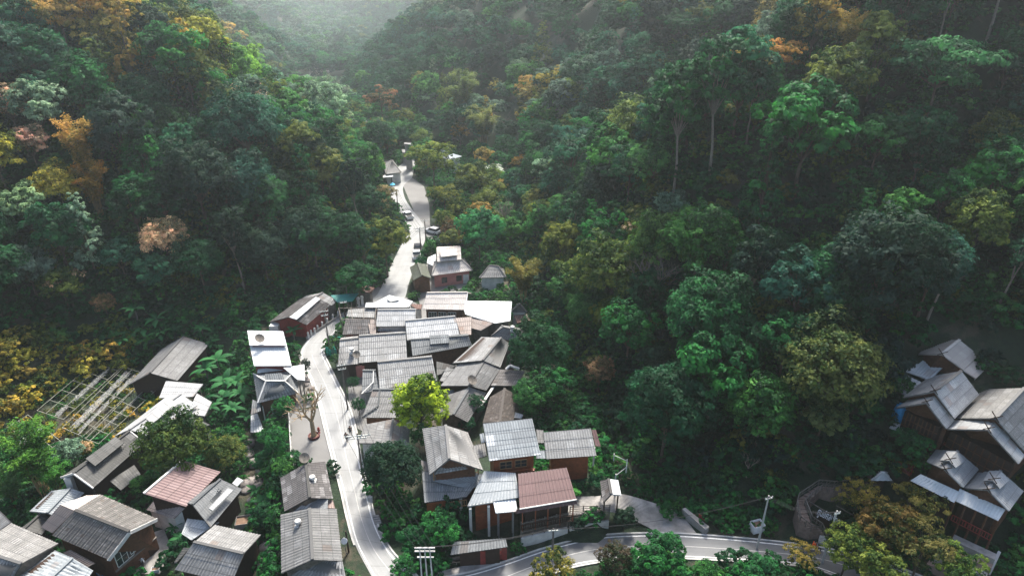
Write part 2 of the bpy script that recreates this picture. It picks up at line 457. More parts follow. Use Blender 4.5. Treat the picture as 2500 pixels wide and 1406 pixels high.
def plain_leaf(name, a, bcol, transl=.25):
    m, nt, b = new_mat(name)
    ti = nt.nodes.new("ShaderNodeAttribute"); ti.attribute_name = 'tint'
    c = ramp(nt, ti.outputs["Fac"], [(0, a), (1, bcol)])
    nt.links.new(c, b.inputs["Base Color"]); b.inputs["Roughness"].default_value = .6; b.inputs["Specular IOR Level"].default_value = .1
    tr = nt.nodes.new("ShaderNodeBsdfTranslucent"); nt.links.new(c, tr.inputs[0])
    mx = nt.nodes.new("ShaderNodeMixShader"); mx.inputs[0].default_value = transl
    nt.links.new(b.outputs[0], mx.inputs[1]); nt.links.new(tr.outputs[0], mx.inputs[2])
    nt.links.new(mx.outputs[0], nt.nodes["Material Output"].inputs[0])
    return m
M['blossom'] = plain_leaf('cream_blossom', (.45, .27, .14), (.80, .60, .38))
M['banana'] = plain_leaf('banana_leaf', (.010, .06, .022), (.035, .15, .045), .3)

# ------------------------------------------------------------------ terrain mesh
xs = np.concatenate([np.arange(-760, -140, 7.0), np.arange(-140, 130, 1.6), np.arange(130, 460, 7.0)])
ys = np.concatenate([np.arange(-60, 40, 6.0), np.arange(40, 150, 1.4), np.arange(150, 300, 3.0), np.arange(300, 1700, 9.0)])
X, Y = np.meshgrid(xs, ys)
Z = H(X, Y)
nx, ny = len(xs), len(ys)
idx = np.arange(nx * ny).reshape(ny, nx)
fc = np.stack([idx[:-1, :-1], idx[:-1, 1:], idx[1:, 1:], idx[1:, :-1]], -1).reshape(-1, 4)
me = np_mesh('terrain', np.stack([X, Y, Z - .02], -1).reshape(-1, 3), fc, [M['ground']], smooth=True)
tag(mesh_obj('terrain', me), kind='structure')
# ------------------------------------------------------------------ roads and ground sheets
def strip(name, pairs, z, mat, sub=6, kind='structure', zf=None):
    "a sheet between two edges given as pixel pairs (left edge, right edge), smoothed along its length"
    L = [P(*a, z if zf is None else zf[i]) for i, (a, b) in enumerate(pairs)]
    R_ = [P(*b, z if zf is None else zf[i]) for i, (a, b) in enumerate(pairs)]
    def cr(pts):
        out = []
        for i in range(len(pts) - 1):
            p0, p1, p2, p3 = pts[max(i - 1, 0)], pts[i], pts[i + 1], pts[min(i + 2, len(pts) - 1)]
            for k in range(sub):
                t = k / sub
                out.append(.5 * ((2 * p1) + (p2 - p0) * t + (2 * p0 - 5 * p1 + 4 * p2 - p3) * t * t + (3 * p1 - p0 - 3 * p2 + p3) * t ** 3))
        out.append(pts[-1]); return out
    L, R_ = cr(L), cr(R_)
    v = []; f = []
    for a, b in zip(L, R_): v += [tuple(a), tuple(b)]
    for i in range(len(L) - 1): f.append((2 * i, 2 * i + 1, 2 * i + 3, 2 * i + 2))
    cum = [0.0]
    for i in range(len(L) - 1): cum.append(cum[-1] + ((L[i + 1] - L[i]).length + (R_[i + 1] - R_[i]).length) / 2)
    uv = []
    for i in range(len(L) - 1): uv += [(0, cum[i]), (1, cum[i]), (1, cum[i + 1]), (0, cum[i + 1])]
    me = np_mesh(name, v, f, [mat], uv=uv)
    o = mesh_obj(name, me)
    if kind: o["kind"] = kind
    return L, R_, o
ROAD1 = [((930,1450),(1045,1440)),((903,1398),(1003,1392)),((868,1330),(955,1345)),((848,1260),(918,1275)),((832,1190),(896,1190)),((813,1120),(880,1120)),((795,1050),(868,1050)),
    ((779,985),(850,990)),((760,930),(826,940)),((740,890),(802,890)),((733,862),(790,862)),((746,836),(797,838)),((772,810),(815,815)),((806,786),(840,792)),
    ((845,762),(872,774)),((885,742),(925,755)),((918,722),(982,735)),((936,690),(998,692)),((950,660),(1010,655)),((966,625),(1018,620)),((984,590),(1036,592)),
    ((1000,565),(1040,562)),((986,535),(1027,538)),((965,505),(1005,510)),((950,480),(988,482)),((945,455),(985,455)),((952,432),(1005,435)),((968,412),(1010,415)),((985,395),(1015,396)),((985,375),(1006,377))]
RL, RR, _ = strip('road', ROAD1, .03, M['road'])
ROAD2 = [((985,1425),(1000,1560)),((1130,1402),(1160,1490)),((1235,1372),(1270,1430)),((1335,1338),(1380,1388)),((1453,1310),(1470,1370)),((1568,1303),(1570,1362)),((1679,1305),(1672,1362)),
    ((1855,1319),(1840,1371)),((1991,1336),(1965,1382)),((2100,1358),(2060,1412)),((2230,1400),(2180,1462)),((2330,1450),(2270,1525))]
QL, QR, _ = strip('lower_road', ROAD2, .024, M['road2'])
def edge_line(name, pts, off, w, z, mat, lo=0, hi=None, hgt=.004):
    pts = pts[lo:hi]; v = []; f = []
    for i, p in enumerate(pts):
        d = (pts[min(i + 1, len(pts) - 1)] - pts[max(i - 1, 0)]); d.z = 0; d.normalize()
        n = Vector((d.y, -d.x, 0))
        a = p + n * (off - w / 2); b_ = p + n * (off + w / 2); a.z = b_.z = z
        v += [tuple(a), tuple(b_)]
    for i in range(len(pts) - 1): f.append((2 * i, 2 * i + 1, 2 * i + 3, 2 * i + 2))
    o = mesh_obj(name, np_mesh(name, v, f, [mat])); o["kind"] = 'structure'
    return o
edge_line('road_marking', RL, .32, .14, .038, M['line'], 0, 84)
edge_line('road_marking', RR, -.32, .14, .038, M['line'], 0, 84)
edge_line('road_marking', [(a + b_) / 2 for a, b_ in zip(RL, RR)], 0, .09, .036, M['concrete_l'], 6, 60)
edge_line('road_marking', QL, .30, .14, .033, M['line'])
edge_line('road_marking', QR, -.30, .14, .033, M['line'])
edge_line('road_marking', [(a + b_) / 2 for a, b_ in zip(QL, QR)], 0, .08, .031, M['concrete_l'])
def kerb(name, pts, off, lo, hi, w=.22, hh=.14):
    pts = pts[lo:hi]; mb = MB()
    for i in range(len(pts) - 1):
        d = (pts[i + 1] - pts[i]); d.z = 0; d.normalize(); n = Vector((d.y, -d.x, 0))
        a = pts[i] + n * off; c = pts[i + 1] + n * off; a.z = c.z = hh / 2 - .02
        mb.bar(a, c, w, hh + .04)
    o = mb.build(name, M['concrete_l']); o["kind"] = 'structure'
kerb('kerb', RL, -.12, 12, 60); kerb('kerb', RR, .12, 4, 66)
kerb('kerb', QL, -.12, 0, 66); kerb('kerb', QR, .12, 0, 66)
def ground_sheet(name, px, z, mat, th=None):
    pts = [P(a, b_, z) for a, b_ in px]
    mb = MB()
    if th: mb.slab(pts, th)
    else: mb.poly(pts)
    o = mb.build(name, mat); o["kind"] = 'structure'; return o
# parking yard beside the road, on a wall above the stream
ground_sheet('yard', [(705,1003),(778,996),(795,1050),(812,1112),(800,1140),(714,1146)], .016, M['yard'], .35)
ground_sheet('yard', [(735,880),(752,905),(775,990),(712,1000),(700,950)], .010, M['yard'])
ground_sheet('yard', [(846,885),(905,880),(900,1060),(872,1045),(852,985)], .012, M['yard'])
ground_sheet('yard', [(1010,690),(1060,620),(1150,700),(1030,760)], .012, M['yard'])
ground_sheet('yard', [(985,455),(1000,430),(1035,455),(1048,500),(1050,550),(1088,600),(1046,585),(1012,520)], .014, M['yard'])
ground_sheet('yard', [(870,745),(920,700),(985,722),(1050,760),(1100,800),(840,800)], .008, M['yard'])
ground_sheet('forecourt', [(1070,1395),(1130,1380),(1240,1368),(1230,1376),(1060,1412)], .05, M['concrete'])
strip('lane', [((1700,1300),(1600,1298)),((1655,1250),(1580,1285)),((1590,1225),(1530,1262)),((1515,1205),(1480,1248)),((1460,1210),(1400,1256)),((1395,1212),(1340,1262))], .05, M['concrete'], zf=[.04,.1,1.2,2.65,2.68,2.68])
ground_sheet('dirt_yard', [(270,1335),(400,1290),(420,1340),(390,1400),(270,1400)], -3.96, M['concrete'])
# far stream bed and clearing up the valley
sb = [(742,200),(765,165),(800,140),(826,133),(858,142),(832,158),(800,182),(775,205)]
mb = MB(); hp = [hit(*q) for q in sb]; c_ = sum(hp, Vector()) / len(hp); c_.z = h1(c_.x, c_.y)
for i in range(len(hp)): mb.poly([c_ + Vector((0, 0, .8)), hp[i] + Vector((0, 0, .8)), hp[(i + 1) % len(hp)] + Vector((0, 0, .8))])
o = mb.build('stream', M['yard']); o["kind"] = 'structure'
# ------------------------------------------------------------------ building kit
def reg(x0, y0, s): return lambda x, y: (x0 + x / s, y0 + y / s)
rA, rB, rC, rD = reg(0, 800, 2.3203), reg(580, 680, 3.348), reg(580, 1000, 3.463), reg(980, 680, 3.348)
rE, rF, rG, rH = reg(980, 1000, 3.464), reg(1500, 1000, 3.463), reg(2000, 780, 2.246), reg(860, 340, 3.516)
rJ, rK, rL, rN, rO, rQ = reg(0, 1130, 5.095), reg(640, 690, 6.1125), reg(1900, 1080, 4.1667), reg(1040, 760, 4.686), reg(0, 850, 5.207), reg(1080, 1200, 6.25)
def panel_arrays(a, b_, c, d, pitch=.34, amp=.035, course=1.3, lift=.03):
    "corrugated sheets laid in courses over the quad a-b (top) d-c (bottom)"
    a, b_, c, d = (np.array(q, float) for q in (a, b_, c, d))
    lu = (np.linalg.norm(b_ - a) + np.linalg.norm(c - d)) / 2; lv = (np.linalg.norm(d - a) + np.linalg.norm(c - b_)) / 2
    nrm = np.cross(b_ - a, d - a)
    if np.linalg.norm(nrm) < 1e-6: nrm = np.cross(c - d, a - d)
    nrm /= np.linalg.norm(nrm) + 1e-9
    if nrm[2] < 0: nrm = -nrm
    nu = int(max(4, min(260, round(lu / pitch * 4)))); nv = max(1, round(lv / course))
    u = np.linspace(0, 1, nu + 1)
    wv = np.sin(u * lu / pitch * 2 * math.pi) * amp
    V, U, Fc = [], [], []
    wob_ = RNG.normal(size=nv + 1) * .0
    for k in range(nv):
        for (t, off) in ((k / nv, 0.0), (min(1.0, (k + 1) / nv), lift)):
            l = a + (d - a) * t; r = b_ + (c - b_) * t
            V.append(l[None] * (1 - u)[:, None] + r[None] * u[:, None] + nrm[None] * (wv + off)[:, None])
            U.append(np.stack([u * lu, np.full(nu + 1, t * lv)], 1))
        base = 2 * k * (nu + 1); i = np.arange(nu)
        Fc.append(np.stack([base + i, base + i + 1, base + nu + 1 + i + 1, base + nu + 1 + i], 1))
    return np.concatenate(V), np.concatenate(Fc), np.concatenate(U), nrm
def roof_mesh(name, quads, mat, parent, flat=False, th=.09, course=1.3, pitch=.34):
    "one mesh of several corrugated slopes, each on a thin closed deck"
    V, Fc, UV, n0 = [], [], [], 0
    for q in quads:
        a, b_, c, d = q
        v, f, u, nrm = panel_arrays(a, b_, c, d, amp=.012 if flat else .04, course=course, pitch=pitch)
        if len(V) == 0: pass
        V.append(v); Fc.append(f + n0); UV.append(u[f].reshape(-1, 2)); n0 += len(v)
        # deck below
        pts = []
        for p in (a, b_, c, d):
            p = np.array(p, float)
            if not any(np.linalg.norm(p - q_) < .02 for q_ in pts): pts.append(p)
        k = len(pts); o1 = [p - nrm * .06 for p in pts]; o2 = [p - nrm * (.06 + th) for p in pts]
        V.append(np.array(o1 + o2)); 
        ff = []
        for i in range(k):
            j = (i + 1) % k
            ff.append([n0 + i, n0 + j, n0 + k + j, n0 + k + i])
        if k == 4: ff += [[n0 + 7, n0 + 6, n0 + 5, n0 + 4], [n0, n0 + 1, n0 + 2, n0 + 3]]
        else: ff += [[n0 + 5, n0 + 4, n0 + 3, n0 + 3], ]
        ff = [x for x in ff if len(set(x)) == 4]
        Fc.append(np.array(ff)); UV.append(np.zeros((len(ff) * 4, 2)) + .01); n0 += 2 * k
    me = np_mesh(name, np.concatenate(V), np.concatenate(Fc), [mat], uv=np.concatenate(UV))
    return mesh_obj(name, me, parent)
def cap(parent, a, b_, mat, w=.34, name='ridge_cap'):
    mb = MB(); up = Vector((0, 0, .07)); mb.bar(Vector(a) + up, Vector(b_) + up, w, .10); return mb.build(name, mat, parent)
def inset(c, toward, d):
    v = toward - c; v.z = 0
    return c + v.normalized() * d if v.length > .01 else c.copy()
FOOTPRINTS = []
class House: pass
def floor_z(pts, g):
    if g is not None: return g - .3
    return min(h1(p[0], p[1]) for p in pts) - .4
def house(label, ridge, near, r, e, far=None, roof='grey', wall='wood', g=None, ov=.5, cat='house', name='house', group=None, capm=None, rz2=None, e2=None, course=1.3, pitch=.34, body=True, flat=False, ef=None):
    "gable roof traced by its ridge and eaves, on a closed body that stands on the ground"
    P1 = P(*ridge[0], r); P2 = P(*ridge[1], r if rz2 is None else rz2)
    N1 = P(*near[0], e); N2 = P(*near[1], e)
    ef = e if ef is None else ef
    if far: F1 = P(*far[0], ef); F2 = P(*far[1], ef)
    else:
        F1 = P1 * 2 - N1; F2 = P2 * 2 - N2; F1.z = F2.z = e
    hs = House(); hs.P1, hs.P2, hs.N1, hs.N2, hs.F1, hs.F2, hs.r, hs.e = P1, P2, N1, N2, F1, F2, r, e
    ctr = (N1 + N2 + F1 + F2) / 4
    ring = [N1, N2, F2, F1]
    def ins(p, along, across):
        v1 = (along - p); v1.z = 0; v1.normalize(); v2 = (across - p); v2.z = 0; v2.normalize()
        return p + v1 * ov + v2 * ov
    q = [ins(N1, N2, F1), ins(N2, N1, F2), ins(F2, F1, N2), ins(F1, F2, N1)]
    zb = floor_z(q, g); hs.zb = zb; FOOTPRINTS.append([(p.x, p.y) for p in q])
    root = empty(name, (ctr.x, ctr.y, zb + .3), label, cat, group); hs.root = root
    wN = max(.5, ((P1 - N1).to_2d().length)); rise = (r - e) * min(1, ov / wN)
    roof_o = roof_mesh('roof', [(P1, P2, N2, N1), (P2, P1, F1, F2)], M[roof], root, flat, course=course, pitch=pitch); hs.roof = roof_o
    cap(roof_o, P1, P2, M[capm or roof])
    if body:
        mb = MB()
        zt = e + rise - .22; zr = min(r, P2.z) - .30
        R1 = P1 + (P2 - P1).normalized() * ov; R2 = P2 + (P1 - P2).normalized() * ov
        b4 = [Vector((p.x, p.y, zb)) for p in q]; t4 = [Vector((p.x, p.y, zt)) for p in q]; 
        if ef != e: t4[2].z = t4[3].z = ef + rise - .22
        R1 = Vector((R1.x, R1.y, zr)); R2 = Vector((R2.x, R2.y, zr))
        n = 0; vs = b4 + t4 + [R1, R2]
        fs = [(0, 1, 5, 4), (2, 3, 7, 6), (1, 2, 6, 9, 5), (3, 0, 4, 8, 7), (4, 5, 9, 8), (6, 7, 8, 9), (3, 2, 1, 0)]
        mb.v = [tuple(v) for v in vs]; mb.f = fs; mb.m = [0] * 7
        hs.wall = mb.build('wall', M[wall], root)
    hs.q = q; hs.zt = e
    return hs
def mono(label, quad, zh, zl, roof='grey', wall='wood', g=None, ov=.45, cat='house', name='house', group=None, body=True, posts=False, course=1.3, flat=False, zq=None, pitch=.34, postm='greywood'):
    "single-slope roof: quad = high-left, high-right, low-right, low-left pixels"
    zz = zq or (zh, zh, zl, zl)
    A, B, C_, D = (P(*p, z) for p, z in zip(quad, zz))
    hs = House(); hs.P1, hs.P2, hs.N2, hs.N1 = A, B, C_, D; hs.F1, hs.F2 = A, B
    ctr = (A + B + C_ + D) / 4
    def ins(p, a, b_):
        v1 = a - p; v1.z = 0; v1.normalize(); v2 = b_ - p; v2.z = 0; v2.normalize(); return p + v1 * ov + v2 * ov
    q = [ins(D, C_, A), ins(C_, D, B), ins(B, A, C_), ins(A, B, D)]
    zb = floor_z(q, g); hs.zb = zb; FOOTPRINTS.append([(p.x, p.y) for p in q]); hs.q = q; hs.zt = zl
    root = empty(name, (ctr.x, ctr.y, zb + .3), label, cat, group); hs.root = root
    hs.roof = roof_mesh('roof', [(A, B, C_, D)], M[roof], root, flat, course=course, pitch=pitch)
    tz = [zz[3], zz[2], zz[1], zz[0]]
    sl = .5 * ov * (zh - zl) / max(1, (A - D).length)
    if body:
        mb = MB(); mb.prism([Vector((p.x, p.y, zb)) for p in q], [Vector((p.x, p.y, t - .26 - abs(sl))) for p, t in zip(q, tz)])
        hs.wall = mb.build('wall', M[wall], root)
    if posts:
        for p, t in zip(q, tz):
            mb = MB(); mb.box((p.x, p.y, zb), .16, .16, t - zb - .2); mb.build('post', M[postm], root)
    return hs
def lean(hs, quad, z4, roof='grey', name='lean_to_roof', course=1.3, flat=False, parent=None, pitch=.34):
    pts = [P(*p, z) for p, z in zip(quad, z4)]
    return roof_mesh(name, [tuple(pts)], M[roof], parent or hs.root, flat, course=course, pitch=pitch)
def block(hs, px4, z0, z1, mat, name='wall'):
    "upright box from its plan corners (pixels read at z1)"
    pts = [P(*p, z1) for p in px4]; mb = MB()
    mb.prism([Vector((p.x, p.y, z0)) for p in pts], pts); return mb.build(name, M[mat], hs.root)
def window(hs, p, q, t, z, w, h, frame='pale_metal', nx=2, nz=1, name='window', pane='glass'):
    "window on the wall line p -> q (plan points) at parameter t, sill height z"
    p = Vector((p[0], p[1], 0)); q = Vector((q[0], q[1], 0)); d = (q - p).normalized(); nrm = Vector((d.y, -d.x, 0))
    cam_side = Vector((0, 0, 0)) - p; cam_side.z = 0
    if nrm.dot(cam_side) < 0: nrm = -nrm
    c = p.lerp(q, t) + nrm * .04
    a = c - d * w / 2; b_ = c + d * w / 2
    mb = MB(); fw = .09
    up = Vector((0, 0, 1))
    lo, hi = up * z, up * (z + h)
    mb.bar(a + lo, b_ + lo, fw); mb.bar(a + hi, b_ + hi, fw)
    for k in range(nx + 1): mb.bar(a.lerp(b_, k / nx) + lo + up * .05, a.lerp(b_, k / nx) + hi - up * .05, fw * .8)
    for k in range(1, nz + 1): mb.bar(a + up * (z + h * k / (nz + 1)) + d * .04, b_ + up * (z + h * k / (nz + 1)) - d * .04, fw * .55)
    f = mb.build(name, M[frame], hs.root)
    mb = MB(); s = nrm * .015
    mb.prism([a + lo - s, b_ + lo - s, b_ + lo + s, a + lo + s], [a + hi - s, b_ + hi - s, b_ + hi + s, a + hi + s]); mb.build('pane', M[pane], f)
    return f
def railing(hs, a, b_, z, h=.95, mat='rail', sp_=.28, parent=None, name='railing'):
    a = Vector((a[0], a[1], z)); b_ = Vector((b_[0], b_[1], z)); L = (b_ - a).length; n = max(2, int(L / sp_)); up = Vector((0, 0, 1))
    mb = MB(); mb.bar(a + up * h, b_ + up * h, .10, .08); mb.bar(a + up * .12, b_ + up * .12, .09, .07)
    for k in range(n + 1):
        p = a.lerp(b_, k / n); mb.bar(p + up * .16, p + up * (h - .04), .06 if k % 5 else .12)
    return mb.build(name, M[mat], parent or hs.root)
def post(hs, x, y, z0, z1, w=.18, mat='greywood', name='post'):
    mb = MB(); mb.box((x, y, z0), w, w, z1 - z0); return mb.build(name, M[mat], hs.root)
def door(hs, p, q, t, z, w=.9, h=2.0, mat='greywood', name='door'):
    p = Vector((p[0], p[1], 0)); q = Vector((q[0], q[1], 0)); d = (q - p).normalized(); nrm = Vector((d.y, -d.x, 0))
    if nrm.dot(-p) < 0: nrm = -nrm
    c = p.lerp(q, t) + nrm * .03; mb = MB(); a = c - d * w / 2; b_ = c + d * w / 2; s = nrm * .05
    mb.prism([a - s + Vector((0,0,z)), b_ - s + Vector((0,0,z)), b_ + s + Vector((0,0,z)), a + s + Vector((0,0,z))], [a - s + Vector((0,0,z+h)), b_ - s + Vector((0,0,z+h)), b_ + s + Vector((0,0,z+h)), a + s + Vector((0,0,z+h))])
    return mb.build(name, M[mat], hs.root)
VG = 'houses crowded in the valley village'; LG = 'houses in the low hollow left of the road'; HG = 'timber lodge houses on the right hillside'
LO = -4.0
# ================================================== low hollow on the left
h = house('long weathered grey gabled shed beside the banana plants, open underneath', [rA(1040,50), rA(850,255)], [rA(1185,92), rA(1005,300)], LO+5.6, LO+3.6, roof='mid', wall='darkwood', group=LG)
h = house('pale metal roofed row house with a raised ridge strip behind the round dark tree', [rA(1025,376), rA(732,576)], [rA(1120,438), rA(838,612)], LO+4.8, LO+3.6, roof='pale', wall='darkwood', group=LG, flat=True)
lean(h, [rA(965,397), rA(1008,432), rA(860,543), rA(825,515)], [LO+5.1, LO+4.75, LO+4.75, LO+5.1], 'pale', 'vent_roof', flat=True)
h = house('dark grey longhouse with a raised vent roof and white bargeboards', [rA(735,585), rA(415,824)], [rA(818,650), rA(527,907)], LO+6.4, LO+4.8, roof='dark', wall='darkwood', group=LG, flat=True)
lean(h, [rA(655,615), rA(703,650), rA(540,782), rA(485,740)], [LO+7.0, LO+6.4, LO+6.4, LO+7.0], 'dark', 'vent_roof', flat=True)
mb = MB(); mb.bar(h.P2 + Vector((0,0,-.05)), h.N2 + Vector((0,0,-.05)), .16, .26); mb.build('bargeboard', M['plaster'], h.root)
mb = MB(); mb.bar(h.P2 + Vector((0,0,-.05)), h.F2 + Vector((0,0,-.05)), .16, .26); mb.build('bargeboard', M['plaster'], h.root)
mb = MB(); mb.bar(h.P1 + Vector((0,0,-.05)), h.N1 + Vector((0,0,-.05)), .16, .26); mb.build('bargeboard', M['plaster'], h.root)
post(h, h.F2.x * .5 + h.P2.x * .5, h.F2.y * .5 + h.P2.y * .5 + .2, h.zb, LO+5.2, .9, 'plaster', 'pillar')
mono('small dark slate lean-to shed below the longhouse with the raised vent roof', [rA(760,775), rA(620,865), rA(685,920), rA(797,830)], LO+3.6, LO+3.0, roof='dark', wall='darkwood', cat='shed', name='shed', flat=True, group=LG)
h = mono('house under a faded red ribbed roof with a white left edge', [rA(1035,750), rA(815,937), rA(1055,1012), rA(1250,815)], LO+6.6, LO+4.4, roof='red', wall='darkwood', group=LG, pitch=.42)
mb = MB(); mb.bar(h.P1 + Vector((0,0,.0)), h.P2 + Vector((0,0,.0)), .3, .22); mb.build('bargeboard', M['plaster'], h.root)
h = mono('small white-walled outhouse with a pale plank roof under the red roof', [rA(882,965), rA(1046,1020), rA(985,1080), rA(830,1030)], LO+4.0, LO+3.1, roof='plank', wall='plaster', cat='shed', name='outhouse', ov=.25, group=LG)
h = house('blue-black sheet roofed house right of the red roof', [rA(1250,857), rA(1090,1000)], [rA(1372,912), rA(1192,1130)], LO+5.2, LO+3.6, roof='slate', wall='darkwood', group=LG, flat=True)
lean(h, [rA(1290,905), rA(1180,1020), rA(1205,1035), rA(1320,920)], [LO+5.3, LO+5.3, LO+4.9, LO+4.9], 'pale', 'vent_roof', flat=True)
mono('low bright ribbed metal canopy below the blue-black roof', [rA(1060,1078), rA(1242,1100), rA(1085,1202), rA(1028,1165)], LO+2.8, LO+2.3, roof='zinc', wall='darkwood', cat='canopy', name='canopy', body=False, posts=True, group=LG)
h = house('big coarse-tiled grey house with white gable boards and large front windows', [rJ(930,585), rJ(1610,850)], [rJ(650,895), rJ(1345,1195)], LO+7.4, LO+4.9, far=[rJ(1250,390), rJ(1948,690)], roof='bigtile', wall='wood', group=LG, course=2.0, pitch=.5)
for a_ in (h.N2, h.F2):
    mb = MB(); mb.bar(h.P2 + Vector((0,0,-.2)), a_ + Vector((0,0,-.2)), .14, .42); mb.build('bargeboard', M['plaster'], h.root)
window(h, h.q[1], h.q[2], .27, LO+2.3, 2.2, 2.1, 'plank' if 0 else 'pale_metal', 3, 1)
window(h, h.q[1], h.q[2], .62, LO+2.6, 2.6, 1.9, 'pale_metal', 3, 1)
door(h, h.q[1], h.q[2], .85, LO+.0, 1.1, 2.1, 'darkwood')
mb = MB(); mb.bar(Vector((h.q[1].x, h.q[1].y, LO+2.1)), Vector((h.q[2].x, h.q[2].y, LO+2.1)), .5, .12); mb.build('balcony_floor', M['greywood'], h.root)
lean(h, [rJ(750,515), rJ(925,590), rJ(655,870), rJ(512,795)], [LO+7.0, LO+7.1, LO+4.7, LO+4.7], 'plank', 'side_roof')
lean(h, [rJ(925,590), rJ(750,515), rJ(1075,405), rJ(1245,395)], [LO+7.1, LO+7.0, LO+4.9, LO+5.0], 'warm', 'side_roof')
h = house('low pale grey ribbed roof house with a rusty back corner behind the coarse-tiled house', [rJ(880,310), rJ(585,620)], [rJ(1050,368), rJ(760,680)], LO+4.6, LO+3.4, far=[rJ(640,345), rJ(368,600)], roof='zinc', wall='darkwood', group=LG)
h = house('narrow dark low roofed shed beside the plank roof extension', [rJ(530,610), rJ(300,820)], [rJ(660,700), rJ(520,890)], LO+3.6, LO+2.6, roof='dark', wall='darkwood', cat='shed', name='shed', group=LG, flat=True)
h = house('wide grey gabled house at the lower left corner of the village', [rJ(-330,1060), rJ(265,1250)], [rJ(-520,1560), rJ(130,1480)], LO+6.4, LO+4.4, far=[rJ(135,745), rJ(728,1000)], roof='mid', wall='slate' if 0 else 'greywood', group=LG, course=1.6, pitch=.42)
window(h, h.q[1], h.q[2], .7, LO+1.8, 1.6, 1.2, 'rail', 2)
h = house('pale mottled grey gabled house in front of the coarse-tiled one', [rJ(905,1180), rJ(560,1500)], [rJ(1160,1335), rJ(1000,1560)], LO+6.0, LO+4.2, far=[rJ(685,1085), rJ(250,1400)], roof='zinc', wall='darkwood', group=LG, course=1.4, pitch=.42)
mono('small reddish-brown porch roof tucked between two grey houses', [rJ(870,1075), rJ(1180,1245), rJ(1090,1290), rJ(785,1115)], LO+4.0, LO+3.6, roof='plank', wall='darkwood', cat='shed', name='porch', ov=.2, group=LG)
h = house('dark ribbed grey gabled house near the stream at the bottom edge', [rA(1098,1212), rA(1380,1278)], [rA(990,1368), rA(1312,1445)], LO+6.2, LO+4.0, far=[rA(1215,1115), rA(1478,1172)], roof='mid', wall='darkwood', group=LG, course=2.0, pitch=.42)
lean(h, [rA(1075,1245), rA(1000,1330), rA(985,1330), rA(1040,1245)], [LO+4.6, LO+3.6, LO+3.3, LO+4.2], 'dark')
h = mono('dark roofed hut cut by the left edge beside the bamboo', [rA(-40,1000), rA(60,1100), rA(-10,1150), rA(-80,1060)], LO+4.4, LO+3.6, roof='mid', wall='plaster', cat='hut', name='hut', group=LG)
h = mono('small grey shed roof behind the banana clump and round tree', [rA(1085,500), rA(1190,548), rA(1120,572), rA(1050,540)], LO+3.2, LO+2.7, roof='mid', wall='darkwood', cat='shed', name='shed', group=LG)
h = mono('white flat sheet canopy between the long shed and the banana leaves', [rA(940,300), rA(1150,318), rA(1095,390), rA(900,398)], LO+3.9, LO+3.3, roof='pale', wall='darkwood', cat='canopy', name='canopy', body=False, posts=True, flat=True, group=LG)
h = mono('white metal side roof half hidden by banana leaves', [rA(1115,370), rA(1200,420), rA(1160,500), rA(1060,490)], LO+3.4, LO+2.9, roof='pale', wall='darkwood', cat='canopy', name='canopy', body=False, posts=True, flat=True, group=LG)
h = mono('tiny pale tin roof beside the stream boulders', [rA(1345,845), rA(1378,862), rA(1345,897), rA(1315,880)], LO+2.2, LO+1.9, roof='white', wall='greywood', cat='canopy', name='canopy', body=False, posts=True, flat=True)
h = house('dark gabled house with a white turbine vent, upper one of the pair nearest the road', [rC(578,452), rC(612,742)], [rC(740,437), rC(806,748)], 5.6, 3.6, far=[rC(362,577), rC(397,860)], roof='dark', wall='greywood', group=VG)
h.roof.data.materials[0] = M['darktile']
H_C1 = h
h = house('grey ribbed gabled house at the bottom edge, lower of the roadside pair', [rC(608,832), rC(634,1265)], [rC(836,836), rC(886,1276)], 5.9, 3.7, far=[rC(364,884), rC(372,1382)], roof='mid', wall='greywood', group=VG, course=2.2, pitch=.42)
lean(h, [rC(634,1268), rC(886,1278), rC(912,1406), rC(445,1406)], [4.4, 3.9, 3.2, 3.2], 'mid', 'front_roof')
H_C2 = h
# plastic-covered gap between the two
mono('cluttered gap roof of crumpled plastic sheet and dark tin between the two roadside houses', [rC(610,752), rC(765,752), rC(762,832), rC(455,872)], 3.9, 3.5, roof='patched', wall='greywood', cat='canopy', name='canopy', flat=True, zq=(4.2, 3.9, 3.6, 3.6), ov=.2)
mono('salmon-walled stall with an orange awning squeezed between the two roadside houses', [rC(762,760), rC(805,760), rC(825,832), rC(765,830)], 3.3, 3.1, roof='rust', wall='pink', cat='stall', name='stall', flat=True, ov=.15)
# ================================================== upper left of the road
h = house('red-walled house with a white strip along its dark checkered roof', [rK(790,205), rK(400,510)], [rK(1025,330), rK(665,632)], 5.3, 3.0, far=[rK(560,245), rK(105,590)], roof='darktile', wall='redpaint', group=VG, ef=2.6)
lean(h, [rK(790,203), rK(868,245), rK(515,548), rK(398,510)], [5.38, 4.75, 4.75, 5.38], 'white', 'skylight_strip', flat=True)
post(h, *(h.F2 + (h.P2 - h.F2) * .25)[:2], h.zb, 2.6, 1.6, 'plaster', 'pillar')
h = house('pale grey gabled house joined behind the red-walled house', [rK(905,148), rK(800,210)], [rK(1125,265), rK(1035,345)], 4.7, 2.9, far=[rK(660,195), rK(510,300)], roof='grey', wall='greywood', group=VG, flat=True)
mono('flat teal green canopy roof beside the road', [rK(1020,188), rK(1442,153), rK(1345,275), rK(1120,290)], 3.6, 3.3, roof='teal', wall='greywood', cat='canopy', name='canopy', body=False, posts=True, flat=True)
mono('small rusty corrugated shed roof at the forest edge above the teal canopy', [rB(1000,45), rB(1122,75), rB(1085,118), rB(965,96)], 3.4, 2.9, roof='rust', wall='greywood', cat='shed', name='shed')
h = mono('white sheet-metal roofed house left of the road bend with a satellite dish', [rB(80,424), rB(372,430), rB(402,545), rB(98,545)], 6.6, 5.9, roof='white', wall='redpaint', flat=True, group=VG)
